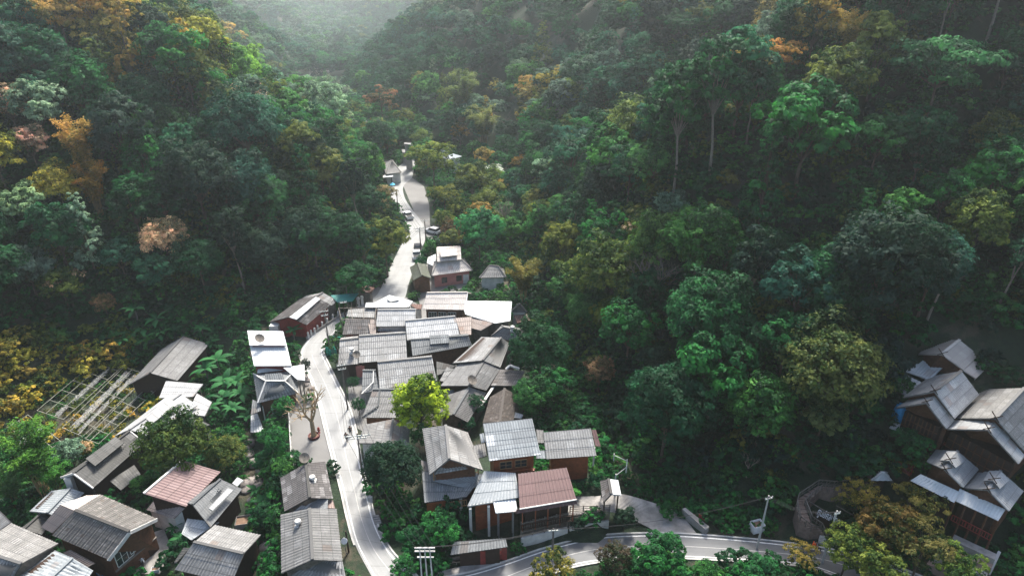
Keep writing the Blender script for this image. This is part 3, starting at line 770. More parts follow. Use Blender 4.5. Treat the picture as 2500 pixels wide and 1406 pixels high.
lean(h, [rB(100,548), rB(403,548), rB(441,712), rB(134,714)], [5.4, 5.4, 4.4, 4.4], 'white', 'lower_roof', flat=True)
block(h, [rB(115,560), rB(400,560), rB(430,700), rB(145,702)], -4.3, 4.1, 'redpaint')
H_WHITE = h
h = mono('white awning roofs beside the blue-grey hipped house', [rB(375,728), rB(545,700), rB(550,832), rB(490,826)], 4.2, 3.6, roof='white', wall='plaster', cat='canopy', name='canopy', body=False, posts=True, flat=True)
# hipped blue-grey house
def hip(label, tops, eaves, r, e, roof, wall, g=None, ov=.6, group=None, cat='house', name='house', capm='plaster', lo=None, pitch=.34):
    "hip roof: two ridge ends, four eave corners (far-left, far-right, near-right, near-left)"
    T1, T2 = (P(*p, r) for p in tops); E = [P(*p, e) for p in eaves]
    hs = House(); ctr = (E[0] + E[1] + E[2] + E[3]) / 4; hs.E = E; hs.P1, hs.P2 = T1, T2
    q = [inset(p, ctr, ov * 1.3) for p in E]; zb = floor_z(q, g); hs.zb = zb; FOOTPRINTS.append([(p.x, p.y) for p in q]); hs.q = [q[3], q[2], q[1], q[0]]
    hs.root = empty(name, (ctr.x, ctr.y, zb + .3), label, cat, group)
    hs.roof = roof_mesh('roof', [(T1, T2, E[2], E[3]), (T2, T1, E[0], E[1]), (T1, T1, E[3], E[0]), (T2, T2, E[1], E[2])], M[roof], hs.root, pitch=pitch)
    for a, b_ in ((T1, T2), (T1, E[3]), (T2, E[2]), (T1, E[0]), (T2, E[1])):
        if (a - b_).length > .3: cap(hs.roof, a, b_, M[capm], .22)
    mb = MB(); mb.prism([Vector((p.x, p.y, zb)) for p in q], [Vector((p.x, p.y, e - .1)) for p in q]); hs.wall = mb.build('wall', M[wall], hs.root)
    return hs
h = hip('blue-grey hipped roof house with a small gablet and red balcony panel left of the road', [rB(232,838), rB(385,838)], [rB(128,778), rB(484,735), rB(494,935), rB(165,1018)], 4.6, 2.4, 'slate', 'wood', group=VG)
lean(h, [rB(222,778), rB(362,770), rB(385,838), rB(232,840)], [5.0, 5.0, 4.3, 4.3], 'slate', 'gablet_roof')
lean(h, [rB(165,740), rB(370,714), rB(372,748), rB(160,772)], [3.4, 3.4, 3.0, 3.0], 'white', 'back_roof', flat=True)
lean(h, [rB(122,985), rB(180,1012), rB(190,1080), rB(108,1112)], [2.2, 2.2, 1.5, 1.5], 'slate', 'side_roof')
lean(h, [rB(108,1118), rB(160,1090), rB(220,1250), rB(105,1258)], [-.2, -.2, -.9, -.9], 'zinc', 'lower_roof')
a_, b_ = h.q[0], h.q[1]
mb = MB(); n_ = Vector((0, -1, 0)); mb.prism([Vector((a_.x+.2, a_.y-.28, -1.9)), Vector((a_.x+4.4, a_.y-.1, -1.9)), Vector((a_.x+4.4, a_.y+.02, -1.9)), Vector((a_.x+.2, a_.y-.16, -1.9))], [Vector((a_.x+.2, a_.y-.28, -.8)), Vector((a_.x+4.4, a_.y-.1, -.8)), Vector((a_.x+4.4, a_.y+.02, -.8)), Vector((a_.x+.2, a_.y-.16, -.8))])
mb.build('balcony_panel', M['redpaint'], h.root)
for k in range(4): post(h, a_.x + .3 + k * 1.4, a_.y - .5, -4.4, 1.6, .14, 'pale_metal')
# ================================================== centre of the village
mono('brown-tiled terrace house with a salmon side wall at the road bend', [rB(885,322), rB(1085,330), rB(1078,450), rB(856,458)], 4.4, 3.0, roof='darktile', wall='pink', group=VG, course=.8)
bpy.data.objects
h = mono('pinkish lean-to wing beside the brown-tiled terrace house', [rB(1060,330), rB(1135,335), rB(1128,452), rB(1082,452)], 4.1, 3.6, roof='plank', wall='pink', group=VG, ov=.1)
h = mono('grey tin roofs below the steel pergola frame', [rB(905,252), rB(1130,236), rB(1118,322), rB(890,312)], 3.1, 2.7, roof='grey', wall='greywood', cat='shed', name='shed', group=VG)
# steel frame terrace
fr = empty('pergola_frame', P(*rB(985,290), .0), 'rusty open steel frame standing over the tin roofs', 'pergola')
fq = [P(*rB(825,242), 5.4), P(*rB(1132,236), 5.4), P(*rB(1125,332), 5.4), P(*rB(850,335), 5.4)]
mb = MB()
for i in range(4): mb.bar(fq[i], fq[(i + 1) % 4], .1)
for t in (.33, .66): mb.bar(fq[0].lerp(fq[1], t), fq[3].lerp(fq[2], t), .08)
mb.build('beam', M['greywood'], fr)
for i in range(4): mb = MB(); mb.bar(fq[i], Vector((fq[i].x, fq[i].y, 0)), .12); mb.build('post', M['greywood'], fr)
h = house('pale blue-white ribbed roof house in the top row of the village', [rB(1145,256), rB(1455,254)], [rB(1130,392), rB(1455,386)], 5.2, 3.6, roof='pale', wall='plaster', group=VG)
window(h, h.q[0], h.q[1], .62, 1.0, 2.4, 1.0, 'greywood', 3)
lean(h, [rB(1148,398), rB(1250,396), rB(1245,428), rB(1142,430)], [2.9, 2.9, 2.5, 2.5], 'pale', 'awning')
h = mono('long low white roof at the head of the village with a pale blue tarpaulin patch', [rB(1240,135), rB(1432,185), rB(1400,232), rB(1045,235)], 3.9, 3.3, roof='white', wall='plaster', group=VG, flat=True, zq=(4.1, 3.7, 3.4, 3.4))
lean(h, [rB(1050,196), rB(1390,196), rB(1385,234), rB(1042,236)], [3.9, 3.9, 3.6, 3.6], 'white', 'front_roof', flat=True)
lean(h, [rB(1215,165), rB(1300,150), rB(1320,175), rB(1250,190)], [4.15, 4.1, 4.0, 4.0], 'zinc', 'patch_sheet', flat=True)
mono('rust-streaked narrow tin roof between the pale blue roof and the timber house', [rB(1400,205), rB(1510,210), rB(1500,250), rB(1460,250)], 3.4, 3.0, roof='rust', wall='plaster', cat='shed', name='shed', ov=.2)
h = house('dark timber house with three white-framed windows under a pale curved roof', [rD(208,117), rD(540,113)], [rD(172,250), rD(510,256)], 5.4, 3.5, roof='warm', wall='wood', group=VG)
for t in (.18, .45, .72): window(h, h.q[0], h.q[1], t, 1.5, 1.5, 1.15, 'pale_metal', 3, 1)
lean(h, [rD(515,116), rD(545,113), rD(522,285), rD(510,258)], [5.3, 5.3, 3.3, 3.4], 'white', 'side_strip')
h = mono('large bright white corrugated roof house at the forest side of the top row', [rD(525,182), rD(903,187), rD(890,345), rD(765,366)], 4.4, 2.9, roof='white', wall='greywood', group=VG, zq=(4.4, 4.2, 3.0, 2.9), flat=True)
lean(h, [rD(525,183), rD(766,365), rD(640,330), rD(520,290)], [4.35, 2.95, 3.1, 3.3], 'white', 'roof', flat=True)
h = hip('small pyramid-roofed pavilion at the forest edge', [rD(964,206), rD(966,206)], [rD(915,246), rD(1005,246), rD(1026,274), rD(898,270)], 5.2, 3.3, 'slate', 'plaster', ov=.3, cat='pavilion', name='pavilion', capm='slate')
mono('rusty shed roof with white patches below the pyramid pavilion', [rD(920,300), rD(1030,288), rD(1052,342), rD(945,362)], 2.8, 2.3, roof='rust', wall='darkwood', cat='shed', name='shed')
h = mono('beige ribbed low roof next to the bright white roof', [rD(575,304), rD(745,366), rD(650,425), rD(572,405)], 3.0, 2.4, roof='plank', wall='greywood', cat='shed', name='shed', group=VG)
mono('narrow grey end roof beside the long grey roof of the top row', [rD(440,322), rD(575,312), rD(570,458), rD(485,462)], 3.3, 2.6, roof='plank', wall='greywood', group=VG)
h = hip('grey hipped roof house with a round white vent at the forest side', [rD(835,398), rD(960,425)], [rD(820,382), rD(1010,410), rD(985,530), rD(733,470)], 5.0, 3.2, 'mid', 'greywood', group=VG, capm='mid')
H_D18 = h
h = house('long pale grey roof house in the second row with weathered white sheets', [rD(32,345), rD(440,309)], [rD(45,502), rD(475,458)], 5.6, 3.7, roof='pale', wall='darkwood', group=VG)
h = house('slate grey ribbed roof house with a raised roof hatch, second row', [rD(75,500), rD(548,466)], [rD(90,632), rD(576,546)], 4.6, 3.3, roof='slate', wall='wood', group=VG, far=[rD(72,488), rD(540,452)])
lean(h, [rD(230,466), rD(385,458), rD(392,524), rD(236,536)], [4.9, 4.9, 4.2, 4.2], 'slate', 'roof_hatch')
h = house('grey ribbed roof house with a white turbine vent, left end of the middle row', [rB(835,505), rB(990,487)], [rB(820,712), rB(985,697)], 5.2, 3.0, roof='mid', wall='darkwood', group=VG, far=[rB(845,485), rB(985,470)])
h.roof.data.materials[0] = M['grey']
H_B10 = h
block(h, [rB(930,712), rB(1035,706), rB(1035,712), rB(930,718)], 0, 2.2, 'pink', 'shutter')
h = house('wide grey ribbed roof house, middle row beside the turbine vent house', [rB(992,470), rB(1374,444)], [rB(990,690), rB(1386,655)], 5.4, 3.1, roof='grey', wall='darkwood', group=VG, far=[rB(995,458), rB(1372,432)])
block(h, [rB(1055,698), rB(1140,690), rB(1140,696), rB(1055,704)], 0, 2.3, 'pink', 'shutter')
h = house('wide pale ribbed roof house above the yellow-green tree', [rB(1143,684), rB(1590,640)], [rB(1160,905), rB(1628,832)], 5.4, 3.2, roof='grey', wall='greywood', group=VG, far=[rB(1140,672), rB(1586,628)])
h = house('small blue-grey hipped end roof with white hip lines beside the gravel yard', [rB(1022,752), rB(1128,752)], [rB(1014,945), rB(1160,905)], 4.4, 2.8, roof='slate', wall='plaster', group=VG, far=[rB(1024,742), rB(1128,742)])
cap(h.roof, P(*rB(1112,752), 4.4), P(*rB(1108,850), 3.7), M['plaster'], .16, 'hip_cap'); cap(h.roof, P(*rB(1108,850), 3.75), P(*rB(1014,945), 2.9), M['plaster'], .16, 'hip_cap')
h = house('slate grey hipped roof house left of the yellow-green tree', [rB(1105,907), rB(1385,905)], [rB(1016,1135), rB(1328,1137)], 4.7, 2.9, roof='slate', wall='wood', group=VG, far=[rB(1110,895), rB(1385,893)])
h.roof.data.materials[0] = M['mid']
cap(h.roof, P(*rB(1165,908), 4.7), P(*rB(1150,1040), 3.7), M['slate'], .2, 'hip_cap'); cap(h.roof, P(*rB(1150,1042), 3.72), P(*rB(1016,1132), 3.0), M['slate'], .2, 'hip_cap')
h = house('mottled blue-grey roof house behind the big dark round tree', [rB(1272,1148), rB(1245,1345)], [rB(1410,1235), rB(1390,1440)], 4.4, 2.9, roof='slate', wall='plaster', group=VG, far=[rB(1042,1190), rB(985,1345)])
h.roof.data.materials[0] = M['grey']
# black net shelter
mono('dark net-covered shelter between the two ribbed roofs', [rD(285,675), rD(445,712), rD(360,770), rD(290,790)], 3.4, 2.6, roof='dark', wall='darkwood', cat='shelter', name='shelter', flat=True, ov=.2)
mono('narrow grey lean-to between the pale ribbed roof and the diagonal roofs', [rD(370,722), rD(455,705), rD(350,840), rD(312,835)], 3.2, 2.5, roof='mid', wall='darkwood', cat='shed', name='shed', ov=.2)
h = house('long grey gabled roof running diagonally, uppermost of the diagonal row', [rN(860,300), rN(650,560)], [rN(955,365), rN(850,640)], 6.0, 4.2, far=[rN(635,294), rN(305,592)], roof='mid', wall='darkwood', group=VG, course=1.2)
h.roof.data.materials[0] = M['grey']
h = house('grey gabled roof with a satellite dish on it, middle of the diagonal row', [rN(660,575), rN(495,850)], [rN(850,655), rN(690,905)], 5.6, 3.9, far=[rN(400,565), rN(165,852)], roof='mid', wall='darkwood', group=VG, course=1.2)
H_D20 = h
h = house('grey ribbed gabled roof, lowest of the diagonal row', [rN(500,868), rN(312,1182)], [rN(690,930), rN(478,1268)], 5.2, 3.3, far=[rN(240,960), rN(140,1205)], roof='slate', wall='greywood', group=VG, course=1.2)
h.roof.data.materials[0] = M['mid']
lean(h, [rN(235,885), rN(325,900), rN(295,960), rN(190,962)], [3.6, 3.6, 3.1, 3.1], 'slate')
lean(h, [rN(580,1000), rN(670,985), rN(620,1080), rN(530,1084)], [3.6, 3.4, 3.0, 3.2], 'ruin')
mono('flat roof of patched dark and white sheets by the trees', [rN(850,662), rN(1132,678), rN(1040,852), rN(738,848)], 4.2, 3.6, roof='darktile', wall='darkwood', group=VG, flat=True, course=.8)
h = house('crumbling mossy brown tiled roof of an old house', [rN(900,882), rN(845,1265)], [rN(1038,950), rN(1000,1245)], 5.0, 3.3, far=[rN(735,975), rN(650,1270)], roof='ruin', wall='darkwood', group=VG, course=.5, pitch=.3)
H_MOSS = h
wb = MB(); wb.bar(P(*rN(775,858), 3.2), P(*rN(612,1105), 3.2), .38, .2); tag(wb.build('gutter_beam', M['plaster']), 'long white beam leaning beside the crumbling brown roof', 'beam')
mono('small curved zinc roof beside the crumbling brown roof', [rN(1020,1150), rN(1110,1178), rN(1090,1225), rN(1005,1215)], 3.0, 2.6, roof='zinc', wall='greywood', cat='shed', name='shed', ov=.15)
cb = MB(); pc = P(*rN(968,612), 3.0); cb.lathe((pc.x, pc.y, 2.2), [(.6, 0), (.55, .2), (.25, .9), (.04, 1.9)], 10); o = cb.build('spirit_cone', M['red']); tag(o, 'small red cone-shaped finial rising behind the patched flat roof', 'finial')
cb = MB(); c0, c1, c2 = P(*rN(915,662), 4.6), P(*rN(962,618), 4.9), P(*rN(1068,658), 4.6); cb.bar(c0, c1, .35, .25); cb.bar(c1, c2, .35, .25); tag(cb.build('parapet', M['plaster']), 'bent white parapet strip behind the patched flat roof', 'parapet')
# ================================================== big houses above the lower road (terrace about 2.6 m up)
T0 = 2.6
h = house('large grey ribbed roof house with a hipped front gable and wooden balcony', [rE(375,130), rE(405,416)], [rE(560,190), rE(690,510)], T0+7.6, T0+5.2, far=[rE(178,160), rE(238,552)], roof='grey', wall='wood', group=VG, ov=.8)
lean(h, [rE(350,432), rE(500,430), rE(562,500), rE(272,548)], [T0+6.2, T0+6.2, T0+5.0, T0+5.0], 'grey', 'front_hip_roof')
A1, B1 = P(*rE(275,575), T0+3.6), P(*rE(650,540), T0+3.6)
railing(h, A1, B1, T0+2.9); 
for t in (0, .15, .6, 1): p_ = A1.lerp(B1, t); post(h, p_.x, p_.y, T0+2.6, T0+5.0, .16, 'rail')
lean(h, [rE(250,600), rE(700,540), rE(730,640), rE(545,665)], [T0+3.7, T0+3.7, T0+3.0, T0+3.0], 'patched', 'lower_roof')
lean(h, [rE(165,425), rE(700,545), rE(550,735), rE(195,785)], [T0+3.6, T0+3.6, T0+2.7, T0+2.7], 'slate', 'lower_roof')
for nm_, px_ in (('wall_panel', [rE(212,790), rE(385,765), rE(385,772), rE(212,797)]),): block(h, px_, T0+.6, T0+2.5, 'redwood', nm_)
A1, B1 = P(*rE(388,790), T0+1.9), P(*rE(550,765), T0+1.9)
railing(h, A1, B1, T0+1.0, 1.0)
for x_, y_ in ((245,830), (382,815), (503,800)): p_ = P(*rE(x_, y_), T0+1.0); post(h, p_.x, p_.y, -.4, T0+2.4, .34, 'plaster', 'pillar')
H_E29 = h
h = mono('ribbed blue-grey lower roof with a white gutter beside the maroon roof', [rE(700,515), rE(965,532), rE(1000,740), rE(560,808)], T0+4.5, T0+3.0, roof='zinc', wall='redwood', g=0.0, group=VG, zq=(T0+4.6, T0+4.4, T0+3.2, T0+2.9), ov=.6)
mb = MB(); mb.bar(h.N1 + Vector((0,0,-.08)), h.N1.lerp(h.N2, .5) + Vector((0,0,-.08)), .14, .18); mb.build('gutter', M['plaster'], h.root)
for t in (.05, .4): p_ = h.N1.lerp(h.N2, t); post(h, p_.x, p_.y - .2, -.3, T0+2.6, .3, 'plaster', 'pillar')
mono('square white ribbed metal porch roof beside the maroon roof', [rE(775,772), rE(966,750), rE(983,857), rE(797,873)], T0+3.0, T0+2.5, roof='white', wall='redwood', cat='porch', name='porch', body=False, posts=True, postm='metal')
h = mono('broad maroon ribbed metal roof house with a white gutter', [rE(985,540), rE(1397,487), rE(1480,760), rE(1000,840)], T0+4.9, T0+3.4, roof='maroon', wall='darkwood', group=VG, ov=.7, pitch=.42)
lean(h, [rE(975,846), rE(1478,766), rE(1486,796), rE(968,878)], [T0+3.3, T0+3.3, T0+2.9, T0+2.9], 'maroon', 'eave_skirt', pitch=.42)
mb = MB(); mb.bar(h.N1 + Vector((0,0,.02)), h.N2 + Vector((0,0,.02)), .14, .12); mb.build('gutter', M['plaster'], h.root)
for t in (.05, .28, .5, .72, .95): p_ = h.N1.lerp(h.N2, t); post(h, p_.x, p_.y + .1, T0-.3, T0+3.2, .14, 'redwood')
railing(h, h.N1 + Vector((.2, .0, 0)), h.N2 + Vector((-.2, .0, 0)), T0, .9, 'darkwood')
h = mono('two-storey orange timber house under a grey roof patched with whitened sheets', [rE(690,116), rE(1106,72), rE(1178,380), rE(742,432)], T0+8.4, T0+6.0, roof='patched', wall='redwood', group=VG, ov=.7)
a_, b_ = h.q[0], h.q[1]
window(h, a_, b_, .30, T0+3.9, 1.5, 1.1, 'rail', 2, 1); window(h, a_, b_, .68, T0+3.9, 1.5, 1.1, 'rail', 2, 1)
fl = a_ + (a_ - h.q[3]).normalized() * .9; fr_ = b_ + (b_ - h.q[2]).normalized() * .9
mb = MB(); mb.slab([Vector((a_.x, a_.y, T0+3.0)), Vector((b_.x, b_.y, T0+3.0)), Vector((fr_.x, fr_.y, T0+3.0)), Vector((fl.x, fl.y, T0+3.0))], .15); mb.build('balcony_floor', M['darkwood'], h.root)
railing(h, fl, fr_, T0+3.0, .9, 'redwood')
for t in (.15, .4, .65, .9):
    p_ = fl.lerp(fr_, t); mb = MB(); mb.box((p_.x, p_.y + .35, T0+3.0), .9, .3, .5); mb.build('planter_box', M['redwood'], h.root)
lean(h, [rE(605,302), rE(705,280), rE(722,390), rE(616,418)], [T0+5.5, T0+5.6, T0+5.0, T0+4.9], 'mid', 'side_roof')
lean(h, [rE(660,205), rE(695,195), rE(712,270), rE(675,282)], [T0+7.0, T0+7.1, T0+6.5, T0+6.4], 'zinc', 'side_roof')
H_E33 = h
h = mono('grey ribbed roof house at the right end above the bamboo-mat wall', [rE(1198,190), rE(1602,156), rE(1650,388), rE(1225,416)], T0+6.2, T0+4.4, roof='zinc', wall='redwood', group=VG, ov=.8)
h.roof.data.materials[0] = M['grey']
lean(h, [rE(1608,167), rE(1645,167), rE(1686,308), rE(1640,308)], [T0+5.8, T0+5.8, T0+4.6, T0+4.7], 'maroon', 'side_roof')
lean(h, [rE(1140,166), rE(1200,172), rE(1205,280), rE(1150,280)], [T0+6.2, T0+6.1, T0+5.5, T0+5.5], 'mid', 'side_roof')
lean(h, [rE(1150,345), rE(1215,342), rE(1220,412), rE(1140,410)], [T0+4.9, T0+4.8, T0+4.3, T0+4.3], 'zinc', 'side_roof')
block(h, [rE(1415,450), rE(1555,445), rE(1556,455), rE(1415,460)], T0-.3, T0+2.2, 'bamboo', 'bamboo_screen')
for x_ in (1410, 1555, 1620): p_ = P(*rE(x_, 545 if x_ < 1600 else 500), T0); post(h, p_.x, p_.y, T0-.5, T0+3.6, .2, 'plaster', 'pillar')
h = house('tiny roadside shrine with one white and one dark tiled roof slope', [rE(1752,584), rE(1775,712)], [rE(1832,596), rE(1857,722)], T0+2.9, T0+2.2, far=[rE(1680,602), rE(1704,786)], roof='darktile', wall='darkwood', cat='shrine', name='shrine', body=False, ov=.2, course=.5)
lean(h, [rE(1752,583), rE(1775,711), rE(1858,722), rE(1832,595)], [T0+2.96, T0+2.96, T0+2.26, T0+2.26], 'white', 'white_roof_slope', flat=True)
for p_ in (h.N2, h.F2, h.N1, h.F1): q_ = p_.lerp((h.P1 + h.P2) / 2, .25); post(h, q_.x, q_.y, T0-.5, T0+2.2, .16, 'darkwood')
# roadside shop shelter
h = mono('roadside shop under a dark ribbed tin roof, goods in its window', [rE(440,1114), rE(880,1084), rE(897,1158), rE(414,1226)], 3.0, 2.5, roof='slate', wall='darkwood', cat='shop', name='shop', g=0.0, zq=(3.1, 3.1, 2.7, 2.6), ov=.9)
h.roof.data.materials[0] = M['dark'] if 0 else M['slate']
p1, p2 = P(*rE(680,1300), .1), P(*rE(860,1262), .1)
mb = MB(); mb.prism([p1, p2, p2 + Vector((0, .5, 0)), p1 + Vector((0, .5, 0))], [p1 + Vector((0,0,.9)), p2 + Vector((0,0,.9)), p2 + Vector((0, .5, .9)), p1 + Vector((0, .5, .9))]); mb.build('counter', M['redpaint'], h.root)
mb = MB(); mb.prism([p1 + Vector((-.15,-.1,0)), p1 + Vector((.45,-.1,0)), p1 + Vector((.45,.3,0)), p1 + Vector((-.15,.3,0))], [p1 + Vector((-.15,-.1,2.1)), p1 + Vector((.45,-.1,2.1)), p1 + Vector((.45,.3,2.1)), p1 + Vector((-.15,.3,2.1))]); mb.build('pillar', M['redpaint'], h.root)
mb = MB(); mb.prism([p2 + Vector((-.15,-.1,0)), p2 + Vector((.45,-.1,0)), p2 + Vector((.45,.3,0)), p2 + Vector((-.15,.3,0))], [p2 + Vector((-.15,-.1,2.1)), p2 + Vector((.45,-.1,2.1)), p2 + Vector((.45,.3,2.1)), p2 + Vector((-.15,.3,2.1))]); mb.build('pillar', M['redpaint'], h.root)
for k in range(9):
    p_ = p1.lerp(p2, (k + .8) / 10); mb = MB(); mb.box((p_.x, p_.y + .1, 1.0 + (k % 3) * .28), .26, .06, .34); mb.build('hanging_goods', M[['whitecloth', 'red', 'pink'][k % 3]], h.root)
# retaining wall, slatted fence
wl_ = [rE(1015,1155), rE(1400,1075), rE(1420,1060), rE(1745,1010)]
for i, (a, b_, lab) in enumerate(((rE(1015,1160), rE(1405,1072), 'white stained retaining wall below the slatted fence'), (rE(1420,1062), rE(1750,1012), 'white stained retaining wall behind the round dark shrub'))):
    p_, q_ = P(*a, 0), P(*b_, 0); d = (q_ - p_).normalized(); n_ = Vector((-d.y, d.x, 0))
    mb = MB(); mb.prism([p_ - Vector((0,0,.3)), q_ - Vector((0,0,.3)), q_ + n_ * .4 - Vector((0,0,.3)), p_ + n_ * .4 - Vector((0,0,.3))], [p_ + Vector((0,0,1.4)), q_ + Vector((0,0,1.4)), q_ + n_ * .4 + Vector((0,0,1.4)), p_ + n_ * .4 + Vector((0,0,1.4))])
    tag(mb.build('retaining_wall', M['plaster']), lab, 'wall')
    fe = empty('slat_fence', p_ + n_ * .2 + Vector((0,0,1.4)), ['tall weathered wooden slat fence on the white wall below the maroon roof', 'lower weathered wooden slat fence running on towards the lane'][i], 'fence')
    L_ = (q_ - p_).length; np_ = [4, 3][i]; H_ = [2.5, 1.9][i]; z1 = 1.42
    for k in range(np_ + 1):
        c = p_.lerp(q_, k / np_) + n_ * .2; mb = MB(); mb.box((c.x, c.y, z1), .14, .14, H_); mb.build('post', M['greywood'], fe)
    for k in range(np_):
        s0 = p_.lerp(q_, k / np_) + n_ * .2; s1 = p_.lerp(q_, (k + 1) / np_) + n_ * .2; mb = MB(); ns = int((s1 - s0).length / .16)
        for j in range(1, ns): c = s0.lerp(s1, j / ns); mb.bar(c + Vector((0, 0, z1 + .05)), c + Vector((0, 0, z1 + H_ - .15 + .1 * (j % 2))), .075, .03)
        for hz_ in (.2, H_ * .35, H_ * .65, H_ - .25): mb.bar(s0 + Vector((0,0,z1 + hz_)) - n_ * .05, s1 + Vector((0,0,z1 + hz_)) - n_ * .05, .06, .07)
        mb.build('slat_panel', M['greywood'], fe)
def plank_fence(label, pts, z, H_=1.0, mat='greywood', rails=3, name='fence', sp_=1.6, post_mat=None):
    P_ = [Vector((p[0], p[1], z if len(p) < 3 else p[2])) for p in pts]
    fe = empty(name, P_[0], label, 'fence')
    mb = MB()
    for a, b_ in zip(P_, P_[1:]):
        for k in range(rails): mb.bar(a + Vector((0,0,H_ * (k + .8) / rails)), b_ + Vector((0,0,H_ * (k + .8) / rails)), .05, .09)
    mb.build('rail', M[mat], fe)
    for a, b_ in zip(P_, P_[1:]):
        n = max(1, int((b_ - a).length / sp_))
        for k in range(n + (1 if b_ is P_[-1] else 0)):
            c = a.lerp(b_, k / n); mb = MB(); mb.box((c.x, c.y, c.z - .2), .12, .12, H_ + .28); mb.build('post', M[post_mat or mat], fe)
    return fe
plank_fence('weathered plank fence along the terrace edge above the slatted fence', [P(*rE(1425,870), T0), P(*rE(1760,855), T0)], T0, 1.0)
plank_fence('pale bent pipe handrail beside the forest path', [P(*rE(1795,420), 3.6), P(*rE(1905,468), 3.4), P(*rE(1900,520), 3.2), P(*rE(1810,592), 3.0)], 3, .9, 'pale_metal', 1)
# ================================================== hillside lodge on the right
def kalae(hs, p, s=.55):
    "crossed gable horns"
    mb = MB(); p = Vector(p); d = (hs.N1 - hs.F1); d.z = 0; d.normalize()
    mb.bar(p - d * s * .8 + Vector((0,0,-.3)), p + d * s + Vector((0,0,s * 1.2)), .08); mb.bar(p + d * s * .8 + Vector((0,0,-.3)), p - d * s + Vector((0,0,s * 1.2)), .08)
    return mb.build('gable_horns', M['darkwood'], hs.root)
def lodge(label, ridge, left, right, r, e, roof, g, ov=.5, wall='wood', horn=True, e_l=None, capm=None):
    hs = house(label, ridge, right, r, e, far=left, roof=roof, wall=wall, g=g, group=HG, ov=ov, ef=e_l, capm=capm, name='lodge_house')
    if horn: kalae(hs, hs.P2)
    return hs
h = lodge('uppermost hillside house with a mauve-grey roof, white ridge tiles and green skylight', [rG(770,112), rG(672,190)], [rG(640,110), rG(542,190)], [rG(875,196), rG(790,276)], 18.2, 16.2, 'plank', 12.0, capm='plaster')
h.roof.data.materials[0] = M['warm']
lean(h, [rG(877,200), rG(790,278), rG(860,322), rG(948,240)], [16.1, 16.1, 15.2, 15.2], 'warm', 'lower_roof')
lean(h, [rG(835,232), rG(822,243), rG(860,264), rG(880,246)], [15.95, 15.95, 15.55, 15.55], 'teal', 'skylight', flat=True)
block(h, [rG(850,300), rG(930,235), rG(935,240), rG(860,312)], 11, 14.9, 'plaster')
h2_ = mono('blue-white ribbed lean-to roofs stepping down left of the uppermost hillside house', [rG(545,197), rG(682,258), rG(605,332), rG(475,285)], 15.6, 14.4, roof='zinc', wall='darkwood', g=9.5, group=HG, ov=.4)
h2_.roof.data.materials[0] = M['white']
lean(h2_, [rG(470,300), rG(570,347), rG(470,412), rG(418,388)], [14.2, 14.2, 13.2, 13.2], 'white', 'lower_roof')
h = lodge('tall dark timber hillside house with weathered white roof slopes, middle of the lodge', [rG(780,282), rG(632,392)], [rG(605,312), rG(458,428)], [rG(876,410), rG(742,542)], 17.2, 14.2, 'grey', 9.0)
h.roof.data.materials[0] = M['pale']
rr = roof_mesh('front_roof', [(P(*rG(632,418), 16.3), P(*rG(587,455), 16.3), P(*rG(697,600), 13.3), P(*rG(742,552), 13.5)), (P(*rG(587,455), 16.3), P(*rG(632,418), 16.3), P(*rG(490,440), 13.7), P(*rG(420,484), 13.5))], M['pale'], h.root)
kalae(h, P(*rG(587,452), 16.4))
block(h, [rG(470,500), rG(660,590), rG(700,560), rG(560,460)], 8.6, 12.6, 'darkwood', 'porch_wall')
pa, pb = P(*rG(455,520), 11.0), P(*rG(650,600), 11.0); railing(h, pa, pb, 10.4, .9, 'wood')
for k in range(5): p_ = pa.lerp(pb, k / 4); post(h, p_.x, p_.y, 8, 13.2, .18, 'darkwood')
h = lodge('widest dark timber hillside house with huge grey roof at the right edge', [rG(1125,375), rG(967,541)], [rG(885,382), rG(744,541)], [rG(1290,560), rG(1125,722)], 17.0, 13.0, 'grey', 8.0)
h.roof.data.materials[0] = M['grey']
rr = roof_mesh('front_roof', [(P(*rG(967,552), 16.0), P(*rG(925,603), 16.0), P(*rG(1094,792), 12.4), P(*rG(1128,745), 12.4)), (P(*rG(925,603), 16.0), P(*rG(967,552), 16.0), P(*rG(746,552), 13.0), P(*rG(700,600), 13.0))], M['pale'], h.root)
kalae(h, P(*rG(925,600), 16.1))
block(h, [rG(720,610), rG(1060,790), rG(1085,760), rG(900,600)], 7.6, 12.0, 'darkwood', 'porch_wall')
pa, pb = P(*rG(652,665), 9.4), P(*rG(1050,842), 9.4)
mb = MB(); mb.bar(pa, pb, .3, .3); mb.build('floor_beam', M['redpaint'], h.root)
mb = MB(); d_ = (pb - pa).normalized(); n_ = Vector((-d_.y, d_.x, 0)); mb.slab([pa + Vector((0,0,.1)), pb + Vector((0,0,.1)), pb + n_ * 2.4 + Vector((0,0,.1)), pa + n_ * 2.4 + Vector((0,0,.1))], .2); mb.build('deck', M['darkwood'], h.root)
railing(h, pa, pb, 9.55, .9, 'wood')
for k in range(6): p_ = pa.lerp(pb, k / 5); post(h, p_.x, p_.y + .3, 4.5, 12.6, .24, 'darkwood')
mono('dark roof patched with pale sheets behind the lodge', [rG(985,222), rG(1150,258), rG(1130,375), rG(928,300)], 15.0, 13.6, roof='darktile', wall='darkwood', g=11.0, group=HG, flat=True, course=.9)
mono('small white ribbed awning beside the blue tarpaulin', [rG(412,558), rG(512,602), rG(482,642), rG(384,592)], 10.3, 9.7, roof='white', wall='darkwood', cat='awning', name='awning', body=False, posts=True, group=HG)
